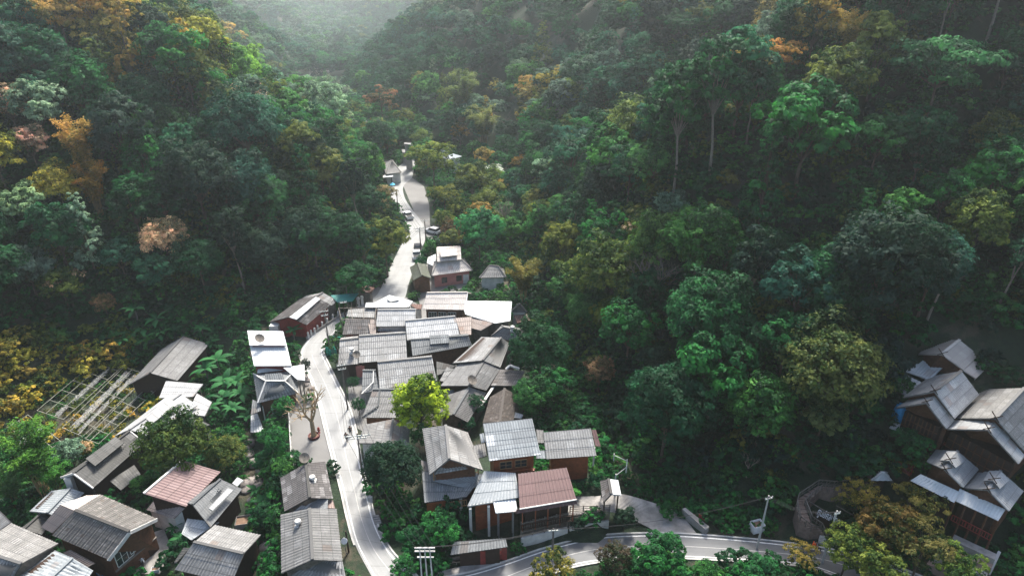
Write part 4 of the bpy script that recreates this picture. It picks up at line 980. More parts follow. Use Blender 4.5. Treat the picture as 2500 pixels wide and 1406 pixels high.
bt = MB(); p_ = P(*rG(440,540), 10.6); bt.lathe((p_.x, p_.y, 10.2), [(.8, 0), (.95, .4), (.9, 1.6), (.75, 2.3), (.1, 2.4)], 12); tag(bt.build('water_tank', M['blue']), 'blue tarpaulin-wrapped tank hanging beside the dark timber porch', 'tank')
h = lodge('silver-roofed hillside house with a raised gablet, left one of the lower pair', [rG(760,720), rG(690,822)], [rG(640,712), rG(588,778)], [rG(877,820), rG(790,920)], 11.0, 9.0, 'pale', 5.4)
h.roof.data.materials[0] = M['pale']
rr = roof_mesh('gablet_roof', [(P(*rG(757,722), 11.7), P(*rG(712,772), 11.7), P(*rG(748,812), 10.9), P(*rG(800,772), 10.9)), (P(*rG(712,772), 11.7), P(*rG(757,722), 11.7), P(*rG(702,720), 11.0), P(*rG(662,772), 11.0))], M['pale'], h.root, flat=True)
kalae(h, P(*rG(714,768), 11.8))
h = lodge('silver-roofed hillside house with a raised gablet, right one of the lower pair', [rG(995,828), rG(925,932)], [rG(882,818), rG(792,922)], [rG(1120,940), rG(1040,1050)], 10.6, 8.5, 'pale', 4.6)
h.roof.data.materials[0] = M['pale']
rr = roof_mesh('gablet_roof', [(P(*rG(997,830), 11.3), P(*rG(952,880), 11.3), P(*rG(990,926), 10.5), P(*rG(1042,880), 10.5)), (P(*rG(952,880), 11.3), P(*rG(997,830), 11.3), P(*rG(932,828), 10.6), P(*rG(900,884), 10.6))], M['pale'], h.root, flat=True)
kalae(h, P(*rG(955,876), 11.4))
h = mono('long bluish-white ribbed veranda roof in front of the silver-roofed pair', [rG(770,925), rG(1022,1040), rG(982,1102), rG(745,992)], 8.4, 7.5, roof='white', wall='darkwood', cat='veranda', name='veranda', g=4.0, group=HG, ov=.5)
a_, b_ = h.N1, h.N2
railing(h, a_ + Vector((.2,-.2,0)), b_ + Vector((-.2,-.2,0)), 4.6, .9, 'redpaint')
for k in range(5): p_ = a_.lerp(b_, k / 4); post(h, p_.x, p_.y, 1.5, 7.4, .16, 'wood')
h = mono('shorter bluish-white ribbed veranda roof behind the umbrella-shaped tree', [rG(556,846), rG(775,945), rG(740,1003), rG(500,882)], 8.3, 7.5, roof='white', wall='darkwood', cat='veranda', name='veranda', g=4.0, group=HG, ov=.5, zq=(8.4, 8.3, 7.5, 7.5))
for (x0_, y0_, x1_, y1_, z0_, z1_) in ((470,500,660,590,8.6,12.6),(720,610,1060,790,7.6,12.0)):
    a_, b_ = P(*rG(x0_, y0_), z1_), P(*rG(x1_, y1_), z1_); d_ = (b_ - a_).normalized(); n_ = Vector((d_.y, -d_.x, 0)); mb = MB()
    for k in range(1, 9): c_ = a_.lerp(b_, k / 9) + n_ * .04; mb.bar(c_, Vector((c_.x, c_.y, z0_)), .14, .06)
    for q_ in (.25, .5, .75): mb.bar(a_ + n_ * .06 + Vector((0,0,(z0_ - z1_) * q_)), b_ + n_ * .06 + Vector((0,0,(z0_ - z1_) * q_)), .06, .12)
    mb.build('timber_frame', M['wood'], h.root)
# open deck
dk = empty('timber_deck', P(*rG(450,795), 6.2), 'small dark timber deck with red railings beside the stone steps', 'deck')
dq = [P(*rG(370,772), 6.6), P(*rG(412,732), 6.6), P(*rG(516,790), 6.6), P(*rG(500,852), 6.6)]
mb = MB(); mb.slab(dq, .2); mb.build('floor', M['redwood'], dk)
for i in range(4): railing(None, dq[i], dq[(i + 1) % 4], 6.62, .8, 'redpaint', parent=dk)
for p_ in dq: mb = MB(); mb.box((p_.x, p_.y, 1.5), .2, .2, 4.9); mb.build('post', M['darkwood'], dk)
h = hip('little white-roofed gate pavilion at the top of the curved walkway', [rG(345,838), rG(352,838)], [rG(330,828), rG(372,838), rG(397,882), rG(284,882)], 7.4, 6.3, 'white', 'darkwood', ov=.5, cat='pavilion', name='pavilion', capm='white', g=3.2)
# ================================================== up the valley
h = hip('grey temple-like hall with a tiered roof and salmon walls beside the upper road', [rH(735,1052), rH(935,1032)], [rH(700,1052), rH(960,1020), rH(1032,1126), rH(680,1172)], 4.8, 3.0, 'warm', 'pink', ov=.6, capm='grey', group=VG)
h.roof.data.materials[0] = M['warm']
roof_mesh('upper_roof', [(P(*rH(722,932), 6.7), P(*rH(930,925), 6.7), P(*rH(936,1032), 5.2), P(*rH(730,1052), 5.2)), (P(*rH(930,925), 6.7), P(*rH(722,932), 6.7), P(*rH(728,925), 5.2), P(*rH(925,918), 5.2))], M['warm'], h.root)
lean(h, [rH(752,950), rH(900,940), rH(905,995), rH(760,1010)], [6.75, 6.75, 6.1, 6.1], 'warm', 'gablet_roof', flat=True)
for t in (.28, .7): window(h, h.q[0], h.q[1], t, .8, 1.1, 1.2, 'darkwood', 2)
door(h, h.q[0], h.q[1], .9, .0, 1.2, 2.0, 'plaster')
mono('white side roof left of the salmon-walled hall', [rH(650,1015), rH(716,985), rH(712,1095), rH(640,1062)], 3.4, 2.9, roof='white', wall='plaster', cat='shed', name='shed', flat=True, ov=.2)
h = house('small green mossy gabled roof hut beside the upper road', [rH(562,1062), rH(600,1168)], [rH(632,1072), rH(678,1192)], 4.4, 3.2, far=[rH(494,1098), rH(524,1212)], roof='moss', wall='wood', cat='hut', name='hut', ov=.3, course=.5)
h = hip('grey hipped tiled roof house with white walls at the foot of the forest', [rH(1180,1082), rH(1255,1090)], [rH(1150,1110), rH(1300,1110), rH(1320,1185), rH(1090,1190)], 4.6, 3.0, 'mid', 'plaster', ov=.5, capm='mid', group=VG)
plank_fence('low white picket fence in front of the white-walled hipped house', [P(*rH(1040,1240), .2), P(*rH(1180,1262), .2), P(*rH(1300,1262), .2)], .2, .9, 'plaster', 2)
h = hip('dark grey hipped roof house with a glaring white front where the road bends away', [rH(330,180), rH(345,195)], [rH(260,190), rH(350,178), rH(420,285), rH(290,302)], 4.7, 3.4, 'mid', 'plaster', ov=.5, capm='dark', group=VG)
mono('small white porch canopy beside the dark hipped roof', [rH(250,312), rH(345,300), rH(352,322), rH(256,330)], 3.0, 2.8, roof='white', wall='plaster', cat='canopy', name='canopy', body=False, posts=True, flat=True)
mono('white roofed hall among the trees at the far end of the village', [rH(735,84), rH(942,148), rH(822,180), rH(745,134)], 6.2, 4.6, roof='white', wall='plaster', group=VG, flat=True)
mono('grey concrete tower block with a flat lid among the far trees', [rH(448,28), rH(512,34), rH(505,48), rH(445,42)], 8.5, 8.4, roof='mid', wall='concrete', cat='tower', name='tower', flat=True, ov=.2, zq=(8.5, 8.5, 8.4, 8.4))
mono('low concrete shed below the far tower block', [rH(425,88), rH(500,92), rH(505,115), rH(430,115)], 4.0, 3.8, roof='mid', wall='concrete', cat='shed', name='shed', flat=True, ov=.2)
mono('far white tin roof glimpsed behind the crown of the left ridge', [(876,286), (892,288), (896,298), (880,296)], 4.0, 3.4, roof='white', wall='plaster', cat='shed', name='shed', flat=True, ov=.2)
# ------------------------------------------------------------------ tree kit
def leaf_cloud(cent, nrm, size, tint, elong=1.5):
    "one diamond-shaped leaf sprig per centre"
    n = len(cent)
    a = RNG.normal(size=(n, 3))
    nrm = nrm / (np.linalg.norm(nrm, axis=1, keepdims=True) + 1e-9)
    t1 = np.cross(nrm, a); t1 /= np.linalg.norm(t1, axis=1, keepdims=True) + 1e-9
    t2 = np.cross(nrm, t1)
    s = size[:, None]
    fold = nrm * s * .25
    v = np.stack([cent - t1 * s * .5 * elong, cent - t2 * s * .42 + fold, cent + t1 * s * .5 * elong, cent + t2 * s * .42 + fold], 1)
    f = np.arange(n * 4).reshape(n, 4)
    return v.reshape(-1, 3), f, tint
def rdir(n):
    d = RNG.normal(size=(n, 3)); return d / np.linalg.norm(d, axis=1, keepdims=True)
def crown_arrays(R, rz, zc, K=13, sub=13, nl=20, leaf=.42, form='round', flower=0.0):
    "leaf sprigs gathered in small sprays on the surface of K limb clumps"
    lobes = []
    gold = math.pi * (3 - math.sqrt(5))
    for k in range(K):
        if form == 'layered':
            a = k * gold; rr = R * math.sqrt((k + .5) / K) * .85
            c = np.array([math.cos(a) * rr, math.sin(a) * rr, zc + RNG.uniform(-rz, rz) * .8 + rz * .3 * (1 - rr / R)]); r = R * RNG.uniform(.26, .36); fl = .35
        elif form == 'cone':
            q = (k + .5) / K; a = k * gold; rr = R * (1 - q) ** .8 * .75
            c = np.array([math.cos(a) * rr, math.sin(a) * rr, zc + (q * 2 - 1) * rz * 1.1]); r = R * (.42 - .2 * q); fl = .9
        else:
            q = 1 - (k + .5) / K * 1.66; a = k * gold + RNG.uniform(-.4, .4)
            rr = math.sqrt(max(0, 1 - q * q))
            m_ = RNG.uniform(.5, .78)
            c = np.array([math.cos(a) * rr * R * m_, math.sin(a) * rr * R * m_, zc + q * rz * m_]); r = R * RNG.uniform(.27, .43); fl = .8
        lobes.append((c, r, fl))
    C, N, S, T, MI = [], [], [], [], []
    for c, r, fl in lobes:
        lt = RNG.uniform(.15, .75)
        ns = max(4, int(sub * (r / (R * .35)) ** 2))
        ds = rdir(ns * 2); ds = ds[ds[:, 2] > -.45][:ns]
        isfl = RNG.random() < flower and c[2] > zc - rz * .2
        for d in ds:
            o = c + d * np.array([1, 1, fl]) * r * RNG.uniform(.75, 1.08)
            sr = r * RNG.uniform(.26, .42)
            n = int(nl * RNG.uniform(.7, 1.3))
            e = rdir(n) * RNG.uniform(.35, 1.0, (n, 1)) ** .6
            e[:, 2] = e[:, 2] * .6
            pts = o + e * sr
            C.append(pts); N.append(d * .7 + e * .6 + np.array([0, 0, .55]) + RNG.normal(size=(n, 3)) * .35)
            S.append(RNG.uniform(.65, 1.3, n) * leaf)
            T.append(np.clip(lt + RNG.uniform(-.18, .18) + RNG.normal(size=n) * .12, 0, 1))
            f = isfl and d[2] > .0 and RNG.random() < .8
            MI.append((RNG.random(n) < .9).astype(int) if f else np.zeros(n, int))
    return np.concatenate(C), np.concatenate(N), np.concatenate(S), np.concatenate(T), np.concatenate(MI), lobes
def trunk_mb(h0, lobes, r0, lean=(0, 0)):
    mb = MB()
    top = Vector((lean[0], lean[1], h0))
    mid = Vector((lean[0] * .3, lean[1] * .3 + .1, h0 * .5))
    mb.tube([(0, 0, -1.2), (0, 0, 0), mid, top], [r0 * 1.25, r0, r0 * .8, r0 * .62], 7)
    for c, r, fl in lobes:
        e = Vector(c)
        m1 = top.lerp(e, .5) + Vector((0, 0, (e - top).length * .06))
        mb.tube([top - Vector((0, 0, .3)), m1, e], [r0 * .34, r0 * .18, r0 * .06], 5)
    return mb
PROTO = {}
def make_proto(key, R, height, rz, K, sub, nl, leaf, form='round', flower=0.0, trunk_r=.22, bark='bark', lean=(0, 0)):
    zc = height - rz
    c, n, s, t, mi, lobes = crown_arrays(R, rz, zc, K, sub, nl, leaf, form, flower)
    c = c + np.array([lean[0], lean[1], 0]) * .6
    v, f, tt = leaf_cloud(c, n, s, t)
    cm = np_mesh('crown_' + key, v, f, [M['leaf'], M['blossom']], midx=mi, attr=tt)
    mb = trunk_mb(max(zc - rz * .75, height * .3), [(l[0] + np.array([lean[0], lean[1], 0]) * .6, l[1], l[2]) for l in lobes], trunk_r, (lean[0] * .6, lean[1] * .6))
    tm = bpy.data.meshes.new('trunk_' + key); tm.from_pydata(mb.v, [], mb.f); tm.materials.append(M[bark]); tm.update()
    PROTO[key] = (cm, tm, R, height)
    return PROTO[key]
make_proto('r1', 4.6, 12, 4.4, 16, 16, 20, 0.35)
make_proto('r2', 5.2, 11, 3.6, 18, 16, 20, 0.37)
make_proto('r3', 4.0, 13, 5.2, 16, 16, 20, 0.34, trunk_r=.2)
make_proto('r4', 5.0, 12, 4.6, 13, 22, 21, 0.37)
make_proto('r5', 4.4, 12, 4.2, 20, 12, 20, 0.32)
make_proto('tall', 3.7, 16, 5.0, 13, 17, 20, 0.34, trunk_r=.2, bark='palebark', lean=(.8, -.5))
make_proto('lay', 5.6, 12, 2.8, 24, 12, 19, 0.34, 'layered')
make_proto('lay2', 4.8, 13, 3.4, 20, 12, 19, 0.32, 'layered')
make_proto('cone', 3.4, 14, 5.5, 22, 12, 19, 0.32, 'cone')
make_proto('loose', 4.4, 13, 4.6, 11, 12, 19, 0.34, bark='palebark', trunk_r=.18)
make_proto('fl1', 4.4, 12, 4.2, 18, 14, 20, 0.32, flower=.95)
make_proto('fl2', 4.8, 12, 4.0, 18, 14, 20, 0.34, flower=.4)
make_proto('fine', 5.4, 13, 4.8, 24, 20, 24, 0.29)
make_proto('egg', 4.3, 13, 5.6, 24, 17, 22, 0.30)
make_proto('bush', 2.3, 3.4, 1.7, 11, 8, 14, .30, trunk_r=.07)
make_proto('bush2', 1.7, 2.4, 1.2, 9, 7, 13, .28, trunk_r=.05)
BROAD = ['r1', 'r3', 'r4', 'r5', 'egg', 'cone', 'egg', 'fine', 'r1', 'r4', 'r5', 'fine', 'egg', 'r3', 'tall', 'fine', 'r4', 'egg', 'lay2', 'r3', 'loose', 'cone']

def bamboo_meshes(key, n=16, h=11, spread=4.2, leaf=.21, per=330):
    mb = MB(); C = []; N = []; S = []; T = []
    for i in range(n):
        a = i * 2.399; sp_ = spread * math.sqrt((i + .5) / n) * RNG.uniform(.75, 1.15); hh = h * RNG.uniform(.75, 1.05)
        b0 = Vector((math.cos(a) * .6, math.sin(a) * .6, -.5))
        pts = []
        for k in range(9):
            q = k / 8
            r = sp_ * q ** 2.2
            pts.append(Vector((b0.x + math.cos(a) * r, b0.y + math.sin(a) * r, hh * (1 - (1 - q) ** 1.35) - 1.6 * q ** 5 * RNG.uniform(.6, 1.4))))
        mb.tube(pts, [.06 * (1 - k / 8 * .85) for k in range(9)], 4)
        lt = RNG.uniform(.2, .8)
        P_ = np.array([list(p) for p in pts])
        q = RNG.uniform(.32, 1.0, per) * 8
        k0 = np.minimum(q.astype(int), 7); fr = (q - k0)[:, None]
        c = P_[k0] * (1 - fr) + P_[k0 + 1] * fr
        off = rdir(per) * RNG.uniform(.15, .95, (per, 1)); off[:, 2] *= .55
        C.append(c + off); N.append(rdir(per) * .5 + np.array([0, 0, .8])); S.append(RNG.uniform(.7, 1.3, per) * leaf)
        T.append(np.clip(lt + RNG.normal(size=per) * .16, 0, 1))
    v, f, tt = leaf_cloud(np.concatenate(C), np.concatenate(N), np.concatenate(S), np.concatenate(T), 2.2)
    cm = np_mesh('bamboo_leaves_' + key, v, f, [M['leaf']], attr=tt)
    tm = bpy.data.meshes.new('bamboo_culms_' + key); tm.from_pydata(mb.v, [], mb.f); tm.materials.append(M['bamboo']); tm.update()
    PROTO[key] = (cm, tm, spread + .6, h)
bamboo_meshes('bam1'); bamboo_meshes('bam2', 20, 12, 3.4)
def banana_meshes(key, n=9, L=2.6, stem=2.2):
    vs, fs, ti = [], [], []
    for i in range(n):
        a = i * 2.399 + RNG.uniform(-.2, .2); up = RNG.uniform(.45, 1.25); le = L * RNG.uniform(.7, 1.1); w = .34 * RNG.uniform(.8, 1.15)
        tin = RNG.uniform(.1, 1.0)
        segs = 7; prev = None
        da = Vector((math.cos(a), math.sin(a), 0)); sa = Vector((-math.sin(a), math.cos(a), 0))
        p = Vector((0, 0, stem)); ang = up
        for k in range(segs + 1):
            q = k / segs
            ww = w * math.sin(math.pi * min(1, max(0, (q - .06) / .94)) ** .8) * 1.05 + .02
            row = [p - sa * ww - Vector((0, 0, ww * .25)), p.copy() + Vector((0, 0, .03)), p + sa * ww - Vector((0, 0, ww * .25))]
            n0 = len(vs); vs += [tuple(x) for x in row]
            if prev is not None:
                fs += [(prev, prev + 1, n0 + 1, n0), (prev + 1, prev + 2, n0 + 2, n0 + 1)]; ti += [tin, min(1, tin + .12)]
            prev = n0
            p = p + (da * math.cos(ang) + Vector((0, 0, math.sin(ang)))) * (le / segs)
            ang -= .24 * RNG.uniform(.7, 1.3)
    cm = np_mesh('banana_leaves_' + key, np.array(vs), np.array(fs), [M['banana']], attr=ti)
    mb = MB(); mb.tube([(0, 0, -.5), (0, 0, stem * .6), (0, 0, stem + .2)], [.16, .13, .09], 7)
    tm = bpy.data.meshes.new('banana_stem_' + key); tm.from_pydata(mb.v, [], mb.f); tm.materials.append(M['greywood']); tm.update()
    PROTO[key] = (cm, tm, L, stem + 1.5)
banana_meshes('ban1'); banana_meshes('ban2', 11, 2.9, 2.8); banana_meshes('ban3', 7, 2.2, 1.4)

GREEN = {'deep': (.010, .058, .022), 'green': (.017, .10, .027), 'teal': (.018, .080, .046), 'mid': (.036, .13, .028), 'lime': (.10, .24, .028), 'olive': (.085, .115, .022), 'gold': (.36, .29, .05),  # gold, ochre: yellowish leaves, brightened to put the left slope's sunlight into the colour
         'yellow': (.20, .20, .025), 'ochre': (.22, .17, .034), 'orange': (.28, .165, .04), 'pale': (.16, .25, .14), 'grey': (.085, .14, .095), 'brown': (.17, .10, .05), 'black': (.010, .028, .020)}
CNAME = {'deep': 'deep green', 'green': 'green', 'teal': 'blue-green', 'mid': 'mid green', 'lime': 'bright lime green', 'olive': 'olive green', 'yellow': 'yellow-green', 'gold': 'golden green',
         'ochre': 'ochre yellow', 'orange': 'orange-leaved', 'pale': 'pale silvery green', 'grey': 'dusty grey-green', 'brown': 'brownish', 'black': 'blackish green'}
FORM = {'r1': 'round-crowned', 'r2': 'broad round', 'r3': 'tall oval', 'r4': 'full-crowned', 'r5': 'bumpy-crowned', 'tall': 'tall slender', 'lay': 'flat-topped layered',
        'lay2': 'layered', 'cone': 'cone-shaped', 'loose': 'sparse open', 'fl1': 'cream-flowering', 'fl2': 'blossom-flecked', 'fine': 'fine-leaved', 'egg': 'egg-shaped'}
PLACED = []        # (x, y, radius)
def put_tree(key, x, y, scale, colour, label, group=None, name='tree', cat='tree', z=None, sx=1.0, rz=None, jitter=.12):
    cm, tm, R, hgt = PROTO[key]
    z = h1(x, y) if z is None else z
    o = empty(name, (x, y, z), label, cat, group, RNG.uniform(0, 6.28) if rz is None else rz)
    o.scale = (scale * sx, scale * sx, scale)
    tn, cn = ('culms', 'foliage') if key.startswith('bam') else (('stem', 'leaves') if key.startswith('ban') else ('trunk', 'crown'))
    t = bpy.data.objects.new(tn, tm); COL.objects.link(t); t.parent = o
    c = bpy.data.objects.new(cn, cm); COL.objects.link(c); c.parent = o
    g = GREEN[colour] if isinstance(colour, str) else colour
    j = RNG.uniform(1 - jitter, 1 + jitter, 3)
    c["col"] = [float(g[i] * j[i]) for i in range(3)]
    PLACED.append((x, y, R * scale * sx))
    return o
def tree_at(key, px, py, rpx, colour, label, group=None, hz=.72, **kw):
    "crown centred on a photograph pixel with a crown radius of rpx pixels, standing on the terrain there"
    cm, tm, R, hgt = PROTO[key]
    s = 1.0
    for _ in range(3):
        p = hit(px, py, hgt * s * hz)
        dep = p.y * cp - (p.z + hgt * s * hz - CAM_H) * sp
        s = rpx * dep / F_PX / R
    return put_tree(key, p.x, p.y, s, colour, label, group, z=p.z, **kw)
# ------------------------------------------------------------------ street furniture, vehicles, people
def utility_pole(label, base_px, z0, h, arms=((-.4, 1.6),), mat='greywood', name='utility_pole', az=None, base=None):
    b_ = base or P(*base_px, z0); a = az if az is not None else .3
    o = empty(name, b_, label, 'utility pole', 'poles carrying the power cables', 0)
    mb = MB(); mb.tube([(b_.x, b_.y, z0 - .4), (b_.x, b_.y, z0 + h * .5), (b_.x, b_.y, z0 + h)], [.15, .12, .085], 8); mb.build('post', M[mat], o)
    tips = []
    for dz, L in arms:
        c = Vector((b_.x, b_.y, z0 + h + dz)); d = Vector((math.cos(a), math.sin(a), 0)) * L / 2
        mb = MB(); mb.bar(c - d + Vector((0, -.15, 0)), c + d + Vector((0, -.15, 0)), .1, .12); ar = mb.build('crossarm', M['pale_metal'], o)
        mb = MB()
        for t in (-.9, -.35, .35, .9): p_ = c + d * t + Vector((0, -.15, .06)); mb.lathe(p_, [(.03, 0), (.07, .05), (.05, .12), (.07, .18), (.02, .24)], 7); tips.append(p_ + Vector((0, 0, .24)))
        mb.build('insulator', M['plaster'], o)
    return o, tips
def cables(label, t0, t1, n=4, sag=.6):
    mb = MB()
    for k in range(n):
        a = t0[k % len(t0)]; b_ = t1[k % len(t1)]; off = Vector((0, 0, -.35 * (k // 4)))
        pts = [a.lerp(b_, i / 10) + off + Vector((0, 0, -sag * 4 * (i / 10) * (1 - i / 10))) for i in range(11)]
        mb.tube(pts, .022, 3)
    tag(mb.build('power_cables', M['black']), label, 'cables', 'cable runs between the poles')
def pole_top(px, py, dep_z, h): pass
o, p1 = utility_pole('concrete power pole with two pale crossarms at the road bend by the red-walled house', (806, 862), 0, 8.8, ((-.3, 1.5), (-1.1, 1.2)))
o, p2 = utility_pole('power pole with pale crossarms beside the gravel yard, second along the road', (849, 1000), 0, 8.6, ((-.3, 1.4), (-1.0, 1.2)))
o, p3 = utility_pole('power pole with wide dark crossarm between the mottled roof and the big dark round tree', (886, 1166), 0, 7.6, ((-.3, 3.4), (-.7, 2.4)), az=.15)
o, p0 = utility_pole('thin dark power pole in front of the tin roofs at the red-walled house', (848, 812), 0, 6.6, ((-.2, 1.2),), 'darkwood')
o, p9 = utility_pole('dark power pole standing in the upper road by the white pickup', (973, 530), 0, 7.6, ((-.2, .8),), 'darkwood')
o, p10 = utility_pole('power pole with double crossarm beside the parked pickups on the upper road', (1028, 618), 0, 6.4, ((-.2, 2.2), (-.8, 1.8)), 'darkwood')
o, p11 = utility_pole('dark power pole near the small palm tuft on the upper road', (1040, 592), 0, 5.8, ((-.2, 1.6),), 'darkwood')
o, p12 = utility_pole('grey power pole beside the teal canopy', (851, 750), 0, 6.2, ((-.2, 1.0),))
cables('black cables drooping along the road from the bend to the gravel yard', p1, p2, 8, .8)
cables('black cables drooping from the gravel yard pole to the big dark tree', p2, p3, 8, .8)
cables('cables running from the teal canopy pole to the bend pole', p12, p1, 6, .5)
cables('cables above the upper road', p9, p10, 3, .6)
cables('cables from the parked pickups down to the teal canopy', p10, p12, 4, 1.2)
# twin-post transformer stand at the bottom
tb = P(1045, 1440, 0); o = empty('utility_pole', tb, 'white twin-legged pole stand with stacked crossbeams at the bottom edge', 'utility pole', 'poles carrying the power cables')
for dx in (-.6, 0, .6): mb = MB(); mb.tube([(tb.x + dx, tb.y, -.3), (tb.x + dx * .9, tb.y, 6.6)], [.10, .07], 7); mb.build('post', M['plaster'], o)
for dz in (6.6, 6.1): mb = MB(); mb.bar((tb.x - 1.1, tb.y, dz), (tb.x + 1.1, tb.y, dz), .16, .14); mb.build('crossarm', M['concrete_l'], o)
mb = MB(); mb.bar((tb.x - .9, tb.y, 5.2), (tb.x + .9, tb.y, 5.2), .12); mb.build('brace', M['plaster'], o)
p4 = [Vector((tb.x + dx, tb.y, 6.75)) for dx in (-1.0, -.3, .3, 1.0)]
cables('cables dropping from the big dark tree to the white twin-legged stand', p3, p4, 4, 1.0)
o, p5 = utility_pole('slim grey power pole in front of the slatted fence beside the lower road', (1349, 1346), 0, 3.8, ((-.2, 1.4),), 'greywood', az=.1)
o, p6 = utility_pole('tall pale power pole beside the lower road below the empty slope', (1848, 1338), 0, 8.4, ((-.3, 1.0),), 'concrete_l')
o, p7 = utility_pole('leaning-looking pale pole at the ochre tree by the motorcycle rider', (2007, 1373), 0, 8.2, ((-.3, .8),), 'concrete_l')
cables('cables from the twin-legged stand to the slim grey pole', p4, p5, 3, .6); cables('cables over the lower road to the tall pale pole', p5, p6, 3, 1.2); cables('cables from the tall pale pole to the ochre tree', p6, p7, 3, .9)
# bollards
for i, (x_, y_) in enumerate(((695,830),(738,797),(790,762),(835,722),(902,672),(978,618),(1062,560),(1140,515))):
    p_ = P(*rK(x_, y_), 0); mb = MB(); mb.lathe(p_, [(.22, 0), (.22, .1), (.17, .14), (.17, 1.15), (.2, 1.2), (.12, 1.3), (.02, 1.34)], 10)
    tag(mb.build('bollard', M['plaster'], smooth=False), ['white concrete post nearest the banana plants in the row by the red-walled house','second white concrete post from the banana plants','third white concrete post from the banana plants','fourth white concrete post from the banana plants, middle of the row','fifth white concrete post from the banana plants','sixth white concrete post, beyond the power pole','seventh white concrete post, second last before the teal canopy','last white concrete post in the row, nearest the teal canopy'][i], 'post', 'white posts along the road by the red-walled house')
wp = [P(*rK(660, 850), 0), P(*rK(900, 690), 0), P(*rK(1140, 530), 0), P(*rK(1240, 470), 0)]
mb = MB()
for a, b_ in zip(wp, wp[1:]): mb.bar(a + Vector((0, 0, .3)), b_ + Vector((0, 0, .3)), .12, .6)
tag(mb.build('low_wall', M['concrete']), 'low grey kerb wall linking the white concrete posts', 'wall')
for i, (x_, y_) in enumerate(((1445, 360), (1500, 340))):
    p_ = P(*rK(x_, y_), 0); mb = MB(); mb.box(p_, .5, .5, 1.6, .3); mb.lathe(p_ + Vector((0, 0, 1.6)), [(.3, 0), (.36, .2), (.3, .5), (.05, .65)], 10)
    tag(mb.build('gate_pillar', M['plaster']), ['white gate pillar with a round lamp top nearer the teal canopy', 'second white gate pillar with a round lamp top'][i], 'pillar')
for i, (px_, lab) in enumerate((((812, 842), 'green netting bundle hung at the road bend'), ((800, 868), 'long green netting fence panel beside the bend'))):
    p_ = P(*px_, 0); mb = MB()
    for k in range(6): mb.box((p_.x + .3 * k, p_.y + .15 * math.sin(k * 2), 0), .34, .12, 1.5 + .25 * math.sin(k * 1.7 + i))
    tag(mb.build('netting', M['greennet']), lab, 'netting')
def hull(mb, secs):
    "loft of rectangular sections: (y, z0, z1, half-width bottom, half-width top)"
    rings = []
    for y, z0, z1, wb, wt in secs:
        n = len(mb.v); mb.v += [(-wb, y, z0), (wb, y, z0), (wb, y, (z0 + z1) / 2), (wt, y, z1), (-wt, y, z1), (-wb, y, (z0 + z1) / 2)]; rings.append(n)
    for a, b_ in zip(rings, rings[1:]):
        for k in range(6): mb.f.append((a + k, a + (k + 1) % 6, b_ + (k + 1) % 6, b_ + k)); mb.m.append(mb.cur)
    mb.f.append(tuple(rings[0] + k for k in range(5, -1, -1))); mb.m.append(mb.cur); mb.f.append(tuple(rings[-1] + k for k in range(6))); mb.m.append(mb.cur)
def local(mb, name, mat, parent):
    me = bpy.data.meshes.new(name); me.from_pydata(mb.v, [], mb.f); me.materials.append(mat); me.update()
    o = bpy.data.objects.new(name, me); COL.objects.link(o); o.parent = parent; return o
def pickup(label, px, rz, paint='carwhite', pick=True):
    o = empty('pickup_truck' if pick else 'parked_car', P(*px, .03), label, 'pickup' if pick else 'car', None, rz)
    mb = MB()
    if pick: hull(mb, [(-2.55, .45, .85, .8, .8), (-2.5, .4, 1.0, .9, .88), (-.9, .4, 1.05, .92, .9), (.9, .4, 1.05, .92, .9), (2.2, .4, .98, .9, .82), (2.6, .45, .8, .8, .72)])
    else: hull(mb, [(-2.1, .45, .8, .75, .7), (-2.0, .35, .95, .86, .82), (0, .3, 1.0, .88, .86), (1.4, .35, .92, .86, .8), (2.1, .45, .75, .75, .66)])
    local(mb, 'body', M[paint], o)
    mb = MB(); y0, y1 = (-.9, 1.2) if pick else (-1.7, 1.0); hull(mb, [(y0, 1.0, 1.1, .84, .84), (y0 + .15, 1.0, 1.52, .86, .70), (y1 - .7, 1.0, 1.55, .86, .70), (y1, .98, 1.05, .86, .84)]); local(mb, 'windows', M['glass'], o)
    mb = MB(); mb.box((0, (y0 + y1 - .5) / 2, 1.52), 1.42, (y1 - y0 - .9), .07); local(mb, 'roof', M[paint], o)
    if pick:
        mb = MB(); mb.box((0, -1.72, 1.02), 1.5, 1.45, .04); local(mb, 'cargo_bed', M['black'], o)
    for sx in (-.86, .86):
        for sy in (-1.55, 1.6) if pick else (-1.3, 1.35):
            mb = MB(); mb.tube([(sx - .11, sy, .33), (sx + .11, sy, .33)], .34, 12); w = local(mb, 'wheel', M['black'], o)
            mb = MB(); mb.tube([(sx - .125, sy, .33), (sx + .125, sy, .33)], .17, 8); local(mb, 'rim', M['pale_metal'], w)
    for sx in (-.6, .6):
        mb = MB(); mb.box((sx, 2.5 if pick else 2.02, .62), .34, .1, .16); local(mb, 'headlight', M['plaster'], o)
    return o
pickup('white pickup driving down the upper road past the dark pole', (996, 531), .42)
pickup('white pickup with a dark rear parked beside the small mossy hut', (1018, 627), .12)
pickup('dark pickup parked directly behind the white one on the upper road', (1021, 612), .15, 'navy')
pickup('white car in the shaded yard right of the upper road', (1057, 569), 1.0, pick=False)
pickup('dark car parked at the edge of the shaded yard above the salmon-walled hall', (1112, 602), 1.5, 'navy', False)
